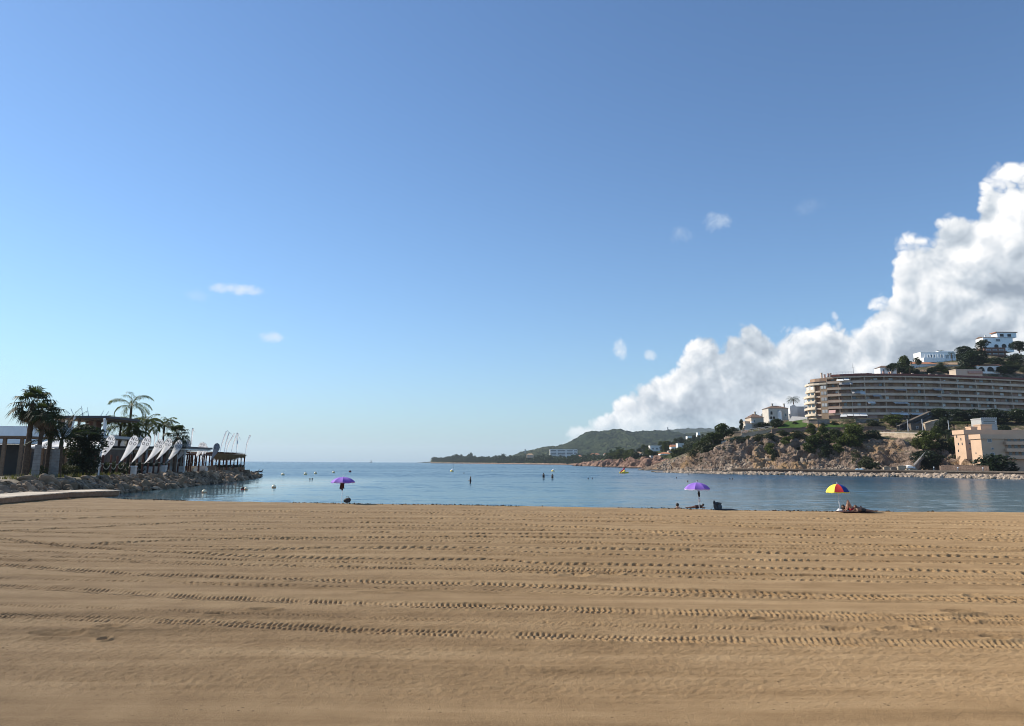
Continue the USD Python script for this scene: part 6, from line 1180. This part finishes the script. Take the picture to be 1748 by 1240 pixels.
TREES = [
 ('pine2', 1457, 769, 38, 36, 'big dark pine on the cliff, largest of the pine clump'), ('pine', 1425, 766, 24, 27, 'tall pine on the cliff left of the biggest pine'), ('pine', 1405, 758, 19, 25, 'narrow upright pine below the brown wall, middle of the clump'), ('pine2', 1390, 778, 30, 28, 'bushy pine halfway up the cliff, left lower part of the clump'),
 ('dark', 1411, 784, 22, 22, 'dark shrub low on the cliff under the pine clump'), ('pine', 1385, 745, 14, 17, 'small pine against the brown wall below the lawn'), ('pine2', 1440, 778, 26, 26, 'shadowy pine low behind the biggest pine'), ('dark', 1489, 752, 24, 15, 'dark shrub on the cliff edge right of the biggest pine'),
 ('pine', 1584, 774, 34, 31, 'yellow green pine below the pale rubble wall'), ('pine2', 1568, 772, 20, 20, 'small dark pine left of the yellow green one'), ('round', 1589, 803, 50, 28, 'large round dark bush like tree by the white kiosk'), ('dark', 1700, 812, 60, 30, 'dark shrub mass in the lower right corner by the sandy building'),
 ('round', 1612, 741, 22, 24, 'leafy tree above the rubble bank, left of the umbrella pines'), ('umbrella', 1629, 737, 24, 17, 'broad umbrella pine, first left of the grey box house'), ('umbrella', 1652, 736, 22, 16, 'umbrella pine in the middle before the grey box house'), ('umbrella', 1669, 734, 16, 13, 'smallest umbrella pine touching the grey box house'),
 ('pine', 1601, 752, 18, 20, 'slim pine at the right end of the pale rubble wall'), ('pine', 1632, 777, 22, 24, 'pine at the left foot of the sandy building'), ('dark', 1610, 777, 18, 22, 'dark shrub between yellow green pine and sandy building'), ('cypress', 1622, 772, 9, 24, 'slender tree left of the sandy building'),
 ('bush', 1480, 801, 20, 18, 'green bush at the foot of the cliff, lower one of two'), ('bush', 1462, 793, 14, 20, 'green bush at the foot of the cliff, upper one of two'), ('dark', 1495, 803, 24, 11, 'low dark bush beside the ruined walls'), ('bush', 1640, 790, 30, 12, 'brownish shrub under the sandy building'),
 ('bush', 1672, 800, 22, 14, 'yellowish bush under the front of the sandy building'), ('pine2', 1522, 729, 38, 20, 'broad green pine before the apartment block, left of the covered stair'), ('bush', 1489, 728, 22, 11, 'grey green bush on the terrace left of the broad pine'),
 ('round', 1605, 717, 36, 20, 'dark green tree at the foot of the apartment block, right of the stair'), ('round', 1638, 720, 34, 22, 'dark tree mass under the right part of the apartment block, left one'), ('round', 1668, 722, 36, 24, 'dark tree mass under the right part of the apartment block, middle one'), ('round', 1702, 724, 40, 26, 'dark tree mass under the right part of the apartment block, right one'),
 ('round', 1740, 724, 40, 26, 'dark tree at the right edge under the apartment block'), ('round', 1712, 745, 26, 16, 'dark bush behind the sandy building roof'),
 ('pine', 1235, 755, 26, 26, 'tall pine standing against the sky at the left end of the cliff top'), ('pine2', 1217, 761, 28, 18, 'spreading pine left of the tall pine at the cliff end'), ('bush', 1204, 777, 32, 20, 'yellow green scrub on the left slope of the cliff, upper one'), ('bush', 1188, 782, 22, 16, 'yellow green scrub on the left slope of the cliff, lower one'),
 ('dark', 1260, 757, 28, 10, 'dark low scrub below the ramp wall'), ('bush', 1278, 755, 12, 9, 'small olive scrub below the white railed wall'), ('bush', 1297, 753, 18, 10, 'yellowish scrub under the right end of the white railed wall'), ('dark', 1316, 751, 16, 10, 'dark scrub where pale and brown walls meet'),
 ('pine', 1347, 766, 22, 17, 'rounded pine halfway up the ochre cliff'), ('pine2', 1313, 780, 15, 19, 'dark pine in the gully of the ochre cliff'), ('bush', 1322, 788, 8, 17, 'narrow shrub right of the gully pine'), ('bush', 1281, 794, 9, 9, 'little green bush among the fallen boulders'), ('bush', 1361, 748, 18, 11, 'grey olive scrub under the lawn wall'), ('bush', 1335, 744, 18, 8, 'low yellow scrub under the lawn wall'), ('bush', 1372, 752, 14, 9, 'small scrub between rounded pine and lawn wall'), ('dark', 1352, 752, 10, 10, 'small dark scrub above the rounded pine'),
 ('round', 1307, 722, 14, 17, 'dark tree close to the right wall of the beige villa'), ('dark', 1324, 728, 24, 13, 'dark garden bushes under the arched windows of the white villa'), ('dark', 1276, 731, 15, 12, 'dark bush at the white porch of the beige villa'), ('round', 1312, 722, 20, 20, 'round dark tree between beige villa and white villa'), ('cypress', 1266, 736, 13, 19, 'upright dark tree left of the beige villa'), ('dark', 1327, 729, 22, 14, 'dark garden shrub at the left of the lawn'), ('dark', 1300, 730, 26, 9, 'garden hedge before the beige villa'), ('round', 1334, 716, 14, 16, 'dark tree at the right side of the white villa'), ('round', 1361, 711, 9, 12, 'small round tree before the white gable'), ('round', 1372, 710, 14, 13, 'round tree between the white gable and apartment block'), ('dark', 1251, 737, 16, 8, 'dark shrub at the far left of the cliff top'),
 ('dark', 1357, 725, 10, 5, 'little dark bush in the middle of the lawn'), ('dark', 1425, 727, 12, 8, 'dark bush on the lawn strip under the pink awning'), ('dark', 1405, 728, 8, 6, 'small dark bush by the curved stone wall'),
 ('pine2', 1546, 636, 24, 28, 'tall pine over the apartment roof beside the small white house'), ('round', 1523, 634, 24, 14, 'rounded tree behind the small white house'), ('bush', 1566, 622, 13, 12, 'olive shrub left of the white terraced houses'), ('round', 1662, 633, 54, 38, 'largest dark tree on the hill left of the brown house'), ('round', 1650, 612, 34, 22, 'dark tree on the ridge behind the largest tree'), ('round', 1677, 596, 22, 16, 'small dark tree on the ridge by the corner house'), ('pine', 1709, 640, 22, 14, 'green pine right of the orange roofed house with arches'), ('dark', 1600, 632, 30, 6, 'low hedge behind the apartment roof'), ('dark', 1700, 622, 30, 12, 'dark shrubs between brown house and orange roof'), ('round', 1735, 625, 30, 22, 'dark tree at the right edge of the hill'), ('round', 1740, 600, 30, 18, 'dark tree at the far right edge below the corner house')]
for a in TREES: k_ = 1.3 if a[2] > 738 else 1.1; tree(a[0], a[1], a[2], a[3] * k_, a[4] * k_, a[5])
r = np.random.default_rng(63); n = 0
while n < 95:
    px = r.uniform(1190, 1500); py = np.interp(px, [1190, 1260, 1400, 1500], [778, 753, 744, 750]) + 20 * r.random() ** 1.8; k = ('bush', 'dark', 'bush')[int(r.integers(3))]; s = r.uniform(5, 10); lab = {'bush': 'small olive scrub scattered over the upper cliff', 'dark': 'small dark scrub scattered over the upper cliff'}[k]
    if hit(px, py) is None or hit(px, py)[1] > 352: continue
    tree(k, px, py + 1.5, s * r.uniform(1, 1.5), s * r.uniform(.6, .9), lab, group=lab); n += 1
palm_small(1356, 712, 683, 384, 'feather palm behind the white gable left of the apartment block', 26, 3.6)
palm_small(1607, 618, 601, 486, 'left palm over the white terraced houses', 16, 2.4); palm_small(1626, 622, 604, 470, 'right palm over the white terraced houses', 16, 2.6); palm_small(1532, 640, 627, 414, 'palm between small white house and tall pine', 18, 3.2); palm_small(1611, 633, 622, 432, 'palm left of the house with three dark arches', 18, 3.6); palm_small(1554, 640, 628, 412, 'palm right of the tall pine', 18, 3.0)
palm_small(1452, 729.5, 722, 327, 'big low palm bush on the terrace under the awnings', 34, 4.6); palm_small(1615, 757, 741, 286, 'palm with a dark skirt right of the rubble bank', 20, 3.2)

r = np.random.default_rng(44); n = 0
HL = {'round': 'dark round tree filling the hill behind the apartment block', 'pine': 'dark pine filling the hill behind the apartment block', 'dark': 'dark shrub filling the hill behind the apartment block', 'bush': 'olive shrub filling the hill behind the apartment block'}
while n < 70:
    px = r.uniform(1500, 1760); hi = np.interp(px, [1500, 1570, 1640, 1690, 1760], [632, 622, 606, 596, 570]); py = r.uniform(hi, 639); k = ('round', 'pine', 'dark', 'dark', 'bush')[int(r.integers(5))]
    h_ = hit(px, py, 395)
    if h_ is None or any(x0 - 3 < px < x1 + 3 and yt < py < yb + 4 for x0, x1, yt, yb in ((1503, 1531, 623, 637), (1573, 1631, 602, 617), (1556, 1600, 617, 632), (1612, 1648, 617, 632), (1668, 1711, 620, 637), (1682, 1716, 594, 615), (1680, 1728, 574, 595))): continue
    s = r.uniform(8, 15) * 450 / h_[1]; tree(k, px, py, s * r.uniform(1.0, 1.6), s * r.uniform(.6, 1.0), HL[k], D=float(h_[1]), group=HL[k]); n += 1

# ------------------------------------------------------------------ village slope beyond the headland
CV = [C(1036, 720, 797), C(1060, 660, 797.5), C(1080, 610, 797.8), C(1099, 545, 798.5), C(1120, 520, z=-.5), C(1020, 760, 795.8), C(990, 900, 795), C(1030, 640, z=-4), C(1000, 700, z=-4), C(950, 950, z=-4), C(1080, 540, z=-4), C(1110, 470, z=-4), C(1160, 450, 798)]
CV += [C(1050, 700, 789), C(1075, 660, 784), C(1095, 600, 785), C(1120, 560, 786), C(1150, 540, 782), C(1190, 520, 775), C(1240, 500, 770), C(1300, 500, 770)]
CV += [C(1040, 820, 787), C(1075, 800, 780), C(1110, 760, 776), C(1150, 720, 772), C(1190, 700, 764), C(1230, 680, 757), C(1300, 680, 750), C(1060, 960, 783), C(1110, 930, 770), C(1150, 900, 764), C(1190, 880, 756), C(1230, 860, 749), C(1300, 860, 744), C(1100, 1150, 774), C(1150, 1120, 763), C(1200, 1080, 752), C(1260, 1050, 745), C(1340, 1050, 742), C(1100, 1350, 790), C(1200, 1350, 780), C(1300, 1350, 775)]
CV += [C(1000, 1000, z=-5), C(1005, 1200, z=-5), C(1020, 1350, z=-6), C(985, 800, z=-5), C(1035, 1080, z=-3), C(1060, 1250, z=-2)]
CV = np.array([c for c in CV if not (abs(c[0] - C(990, 900)[0]) < .1 or abs(c[0] - C(1060, 960)[0]) < .1)]); rv = RBFInterpolator(CV[:, :2], CV[:, 2], kernel='linear'); xv = np.arange(70, 470, 3.2); yv = np.concatenate([np.arange(460, 780, 3.0), np.arange(780, 1360, 8)]); Yv, Xv = np.meshgrid(yv, xv, indexing='ij'); Zv = rv(np.column_stack([Xv.ravel(), Yv.ravel()])).reshape(Xv.shape)
qv = np.stack([Xv, Yv, Zv], -1).reshape(-1, 3); Zn = Zv + ((1 - 2 * np.abs(meshkit.fbm(qv * .09, 4, 3) - .5) * 1.7).reshape(Zv.shape) - .6) * np.clip((14 - Zv) / 8, .1, 1) * np.clip(Zv + 1, 0, 1) * 8.0
def coast_mat(name, z0, z1):
    g = Graph(); pos = g.add('geometry', 'position'); zz = g.add('separate_xyz', 'x', vector=pos).split('.')[0] + '.z'
    stone = g.ramp(g.noise(pos, .25, 6, .7), [(.3, (.10, .060, .042)), (.5, (.23, .14, .10)), (.7, (.36, .25, .18))]); green = g.mixc(g.noise(pos, .15, 5, .7), (.022, .032, .014), (.070, .075, .032)); col = g.mixc(g.step(g.m('add', zz, g.m('multiply', g.noise(pos, .08, 4, .6), 6.0)), z0, z1), stone, green); col = g.mixc(g.step(zz, .6, .0), col, (.05, .04, .035))
    return g.make(name, surface=g.add('principled_bsdf', 'BSDF', base_color=col, roughness=.95, specular_ior_level=.1, normal=g.add('bump', 'normal', height=g.noise(pos, .4, 6, .7), strength=1.0, distance=1.2)))
coast_m = coast_mat('slope_ground', 7.5, 10.0); shore_m = coast_mat('shore_ground', 4.6, 5.6)
single('village_slope', grid_mesh(np.stack([Xv, Yv, Zn], -1)), coast_m, 'wooded slope with villas beyond the rocky point', 'slope', kind='structure', smooth=False)
_vz = RegularGridInterpolator((yv, xv), Zv, bounds_error=False, fill_value=-9.0)
def vhit(px, py):
    D = np.arange(470, 1350, 2.0); d = ray(px, py); pts = EYE + d[None] * (D / d[1])[:, None]; b = np.nonzero(pts[:, 2] < _vz(pts[:, [1, 0]]))[0]; return pts[b[0]] if len(b) else P(px, py, 900)
r = np.random.default_rng(29); pr_ = [rock(700 + i, (1, 1, 1), 2, .6) for i in range(8)]; hp = []
for i in range(520):
    px = r.uniform(1022, 1150); py = np.interp(px, [1022, 1040, 1100, 1150], [795.5, 796, 797, 798]) - np.interp(px, [1022, 1060, 1110, 1150], [3, 12, 11, 8]) * r.random() ** 1.4; h_ = vhit(px, py)
    if h_[2] > 16: continue
    s_ = 1.9 * math.exp(r.normal() * .4); m = pr_[int(r.integers(8))].copy(); m.apply_scale((s_ * r.uniform(1, 1.9), s_ * 1.2, s_ * r.uniform(.6, 1.1))); m.apply_transform(trimesh.transformations.euler_matrix(r.normal() * .4, r.normal() * .5, r.uniform(0, 6))); m.apply_translation(h_); hp.append(m)
M['reddish'] = paint('reddish_shore_rock', (.21, .13, .095), .95, .4, .5, bump=.4, bscale=1.2, spec=.1, stain=((.07, .05, .04), .7))
single('shore_rocks', cat_(hp), M['reddish'], 'jumble of dark reddish shore rocks left of the headland point', 'rocks', kind='stuff')
def villa(label, px0, px1, yt, yb, *a, **k): D = float(vhit((px0 + px1) / 2, yb)[1]); return house(label, px0, px1, yt, yb, D, *a, **k)
V2 = [(.25, .5, .14, .35), (.6, .5, .14, .35)]
villa('grey white block villa, highest left of the far village', 1110, 1129, 761.5, 771, 'offwhite', 'flat', depth=10, wins=V2); villa('white villa with a red roof in the middle of the far village', 1146, 1157, 759.5, 768.5, 'white', 'gable', 'terracotta', 9, V2, roof_h=3); villa('tall grey white villa right of the red roofed one', 1157.5, 1168, 757.5, 768, 'offwhite', 'flat', depth=9, wins=[(.7, .6, .2, .25)])
villa('white villa at the left foot of the far village', 1085.5, 1098, 771.5, 779.5, 'white', 'hip', 'paletile', 9, V2, roof_h=2.2); villa('white bungalow with a pinkish roof low in the far village', 1127.5, 1147, 772, 779.5, 'white', 'hip', 'terracotta', 9, V2 + [(.85, .5, .1, .3)], roof_h=2.4); villa('long tan roofed house behind the pinkish bungalow', 1141, 1158, 767.5, 773, 'beige', 'hip', 'brownroof', 8, V2, roof_h=2)
villa('grey stone house lowest in the far village', 1111.5, 1121, 779, 787, 'greywall', 'flat', depth=7, wins=V2); villa('brown roofed house behind the highest villas', 1140, 1147, 760, 764.5, 'brick', 'hip', 'brownroof', 8, V2, roof_h=2); villa('small white house on the village ridge against the hill', 1173.5, 1181, 745.5, 750, 'white', 'flat', depth=8, wins=V2); villa('tiny white house on the ridge under the radio mast', 1191, 1195, 739, 742.5, 'white', 'flat', depth=8, wins=V2); villa('small pale house right of the leftmost villa', 1099.5, 1105.5, 774.5, 779, 'offwhite', 'flat', depth=7, wins=V2); villa('pale ruined house above the reddish rocks', 1121.5, 1132, 781, 786.5, 'beige', 'flat', depth=6, wins=V2)
r = np.random.default_rng(91); TV = [('pine', 1134, 775, 9, 22, 'tall dark tree between the villas of the far village, left one'), ('pine', 1153, 762, 10, 14, 'dark tree behind the red roofed villa'), ('cypress', 1163, 757, 6, 12, 'dark slim tree on the far village skyline'), ('round', 1172, 762, 14, 13, 'round dark tree right of the tall villa in the far village'), ('pine2', 1128, 763, 10, 10, 'dark tree above the highest left villa'), ('round', 1083, 781, 10, 10, 'dark tree left of the leftmost white villa'), ('pine', 1106, 775, 9, 12, 'dark tree right of the leftmost white villa'), ('round', 1118, 780, 14, 10, 'bushy tree under the highest left villa')]
for a in TV:
    h_ = vhit(a[1], a[2]); tree(*a, D=float(h_[1]))
n = 0
while n < 290:
    px = r.uniform(1036, 1262); lo = np.interp(px, [1040, 1062, 1100, 1140, 1180, 1262], [790, 788, 788, 787, 782, 768]); hi = np.interp(px, [1040, 1062, 1100, 1140, 1180, 1262], [782, 777, 768, 762, 748, 742]); py = r.uniform(hi, lo)
    if any(x0 - 2 < px < x1 + 2 and yt - 1 < py - 2 < yb + 6 for x0, x1, yt, yb in ((1110, 1129, 761, 771), (1146, 1168, 757, 768), (1085, 1098, 771, 779), (1127, 1147, 772, 779), (1141, 1158, 767, 773), (1111, 1132, 779, 787), (1173, 1181, 745, 750))): continue
    h_ = vhit(px, py); k = ('pine', 'round', 'bush', 'pine2', 'dark')[int(r.integers(5))]; s = r.uniform(6.5, 12.5) * (800 / h_[1])
    side = 'left of the red roofed villa' if px < 1146 else 'right of the tall villa'; lab = {'pine': 'dark pine on the wooded village slope', 'pine2': 'spreading pine on the wooded village slope', 'round': 'round dark tree on the wooded village slope', 'bush': 'olive bush on the wooded village slope', 'dark': 'dark bush on the wooded village slope'}[k] + ' ' + side
    tree(k, px, py, s * r.uniform(.9, 1.5), s * r.uniform(.8, 1.25), lab, D=float(h_[1]), group=lab); n += 1

# ------------------------------------------------------------------ far coast and hills
CT = [(-200, 2600), (-90, 2450), (-60, 2150), (0, 1850), (60, 1600), (110, 1350), (150, 1120), (180, 960), (205, 830)]
def cpx(px, D, z=SEA_Z): p = P(px, 790, D); return (p[0], D)
SH = np.array([cpx(735, 2700), cpx(790, 2300), cpx(840, 2000), cpx(900, 1700), cpx(960, 1450), cpx(1010, 1230), cpx(1040, 1060), cpx(1075, 900), cpx(1100, 820)]); IN = np.array([cpx(735, 2760), cpx(790, 2450), cpx(850, 2350), cpx(930, 2250), cpx(1010, 2150), cpx(1090, 2050), cpx(1170, 1900), cpx(1260, 1700), cpx(1330, 1500)])
n_ = 260; a_, b_2 = along(SH, n_), along(IN, n_); prof = [(0, -2.5), (.004, .2), (.012, 2.2), (.03, 3.0), (.3, 6), (.6, 10), (1, 14)]; rows = [np.column_stack([a_ * (1 - q) + b_2 * q, np.full(n_, z)]) for q, z in prof]; V = np.array(rows); V[2:4, :, 2] += noise3(V[2:4].reshape(-1, 3), .03, 4, 3).reshape(2, n_) * 3.0; V[1:3, :, 1] += noise3(V[1:3].reshape(-1, 3), .02, 4, 9).reshape(2, n_) * 22
single('far_shore', grid_mesh(V), shore_m, 'low reddish rocky shore of the far side of the bay', 'shore', kind='structure', smooth=40)
M['wood'] = leafage('shore_wood_leaf', (.024, .040, .016), (.135, .155, .058), .25, .05)
r = np.random.default_rng(17); cl = []; lm = []
base_l = crown(601, [(0, 0, .45, .5, .42), (.35, .1, .3, .35, .28), (-.32, -.1, .3, .36, .28), (.05, 0, .75, .32, .25)], 80, .34, .3)
tt_ = np.array([a_[i][0] / a_[i][1] for i in range(n_)])
for i in range(3000):
    j = int(np.interp(r.uniform(tt_[6], tt_[-1]), tt_, np.arange(n_))); q = min(.98, (16 + r.exponential(110)) / np.linalg.norm(b_2[j] - a_[j])); p = a_[j] * (1 - q) + b_2[j] * q; z = np.interp(q, [x[0] for x in prof], [x[1] for x in prof]); s = r.uniform(6, 11) * math.exp(r.normal() * .28) * (.6 if j < 30 else 1)
    m = base_l.copy(); m.apply_scale((s * r.uniform(.8, 1.4), s, s * r.uniform(.75, 1.2))); m.apply_translation((p[0], p[1], z - .6)); lm.append(m)
single('far_wood', cat_(lm), M['wood'], 'dark green wood along the far shore of the bay', 'wood', kind='stuff')
M['farwood'] = leafage('hill_wood', (.020, .032, .014), (.062, .075, .030), .1, .02)
def hill(name, label, ridge, D, front, back, seed, amp=10.0, step=9.0, rough=4.0):
    """A wooded hill whose skyline passes through the pixels given."""
    xs_ = np.arange(P(ridge[0][0], 780, D)[0], P(ridge[-1][0], 780, D)[0], step); top = np.array([P(px, py, D) for px, py in ridge]); zt_ = np.interp(xs_, top[:, 0], top[:, 2]); ys_ = np.concatenate([np.arange(-front, 0, step * 1.15), np.arange(0, back, step * 3)])
    Yh, Xh = np.meshgrid(ys_, xs_, indexing='ij'); s = np.where(Yh < 0, 1 + Yh / front, 1 - (Yh / back) ** 2); prof_ = np.clip(s, 0, 1) ** .80; q = np.stack([Xh, Yh + D, np.zeros_like(Xh)], -1).reshape(-1, 3)
    gul = (meshkit.fbm(q * (1 / 170, 1 / 420, 1), 4, seed) - .5).reshape(Xh.shape); Z = zt_[None] * prof_ + gul * amp * 4.5 * np.clip(np.sin(PI * np.clip(s, 0, 1)), 0, 1) - 2
    fine_ = meshkit.fbm(q * (1 / 13, 1 / 13, 1), 2, seed + 5).reshape(Xh.shape) - .5; Z += fine_ * rough * 3.0
    g = Graph(); pos = g.add('geometry', 'position'); f = g.m('add', g.m('multiply', g.noise(pos, .055, 5, .75), .6), g.m('multiply', g.noise(pos, .006, 4, .6), .5)); col = g.ramp(f, [(.34, (.007, .014, .008)), (.5, (.019, .030, .014)), (.64, (.045, .055, .025)), (.8, (.10, .09, .06))]); hb = g.add('voronoi_texture', 'distance', vector=pos, scale=.13)
    single(name, grid_mesh(np.stack([Xh, Yh + D, Z], -1)), g.make(name + '_wood', surface=g.add('principled_bsdf', 'BSDF', base_color=col, roughness=1.0, specular_ior_level=.05, normal=g.add('bump', 'normal', height=hb, strength=1.0, distance=-4.5, invert=False))), label, 'hill', kind='structure', smooth=False)
hill('wooded_hill', 'green wooded hill rising behind the far shore', [(868, 784), (873, 779), (889, 771), (906, 768.5), (923, 764), (940, 762), (954, 760), (968, 756), (981, 750), (1001, 737.5), (1011, 735.5), (1023, 736.5), (1034, 734.5), (1053, 731.5), (1063, 733), (1078, 737.5), (1097, 735.5), (1114, 734.5), (1140, 735), (1166, 739.5), (1192, 739), (1204, 737), (1230, 735.5), (1280, 738), (1350, 745)], 2900, 780, 900, 31)
hill('low_hill', 'lower green ridge in front of the left shoulder of the hill', [(860, 786), (873, 780), (885, 776), (900, 772), (912, 770), (930, 768), (950, 770), (980, 776), (1010, 786)], 2650, 380, 300, 33, 5.0, 9.0)
hill('far_ridge', 'blue grey far ridge with masts behind the wooded hill', [(1060, 760), (1110, 742), (1130, 736), (1149, 733), (1174, 731.5), (1200, 731), (1226, 732), (1258, 731), (1300, 730), (1360, 733), (1450, 740)], 5600, 1500, 1500, 35, 14.0, 22.0, 7.0)
hill('far_headland', 'faint low headland on the sea horizon left of the far shore', [(722, 790.5), (735, 788.6), (755, 787.2), (780, 786.2), (800, 785.8), (840, 786), (880, 788)], 5200, 300, 400, 37, 2.0, 16.0, 4.0)
for px, yt, yb, D, lab in ((1139.8, 729, 735, 2890, 'small square tower on the top of the wooded hill'), (896.5, 766.5, 771, 2630, 'small tower on the left shoulder of the hill')):
    a = P(px, yb, D); z = P(px, yt, D)[2] - a[2]; t = thing('tower', lab, 'tower', a); part(t, 'shaft', box(-2, 2, -2, 2, -6, z * .75), M['greywall']); part(t, 'top', cat_([box(-2.6, 2.6, -2.6, 2.6, z * .75 + .01, z * .85), tube([(0, 0, z * .85), (0, 0, z * 1.15)], .5, .2, 6)]), M['greywall'])
for px, yt, D, lab in ((1192.5, 724.5, 5590, 'radio mast on the far ridge'), (1177, 729, 5590, 'shorter mast left of the radio mast on the far ridge')):
    a = P(px, 732.5, D); z = P(px, yt, D)[2] - a[2]; t = thing('radio_mast', lab, 'mast', a); part(t, 'shaft', tube([(0, 0, -8), (0, 0, z)], 1.0, .5, 5), M['steel']); part(t, 'aerial', tube([(-2, 0, z * .75), (2, 0, z * .75)], .4, .4, 4), M['steel'])
# hotel and houses in the far wood
def hotel(t, w, h, d):
    for k in range(5): part(t, 'window_band', box(-w * .49, w * .49, -.3, -.01, h * (.08 + .185 * k), h * (.19 + .185 * k)), M['glass'])
    for u in (-.27, .06, .33): part(t, 'stair_shaft', box(w * u, w * (u + .05), -.8, -.02, -2, h * 1.05), M['offwhite'])
house('long white five storey hotel in the far wood', 939, 985.5, 768, 781, 1900, 'white', 'flat', depth=14, extra=hotel, cat='hotel')
for x0, x1, yt, yb, m, rf, lab in ((1008, 1024, 774, 782, 'sand', 'terracotta', 'long pink house in the far wood right of the hotel'), (1031, 1043, 773.5, 780, 'beige', 'terracotta', 'tan roofed house in the far wood, farthest right'), (986.5, 993, 777, 783, 'beige', 'terracotta', 'small tan house beside the hotel'), (899, 911, 774.5, 780, 'sand', 'paletile', 'pale houses on the slope left of the hotel')): house(lab, x0, x1, yt, yb, 1750, m, 'hip', rf, 12, [(.25, .5, .12, .3), (.6, .5, .12, .3)], roof_h=3)
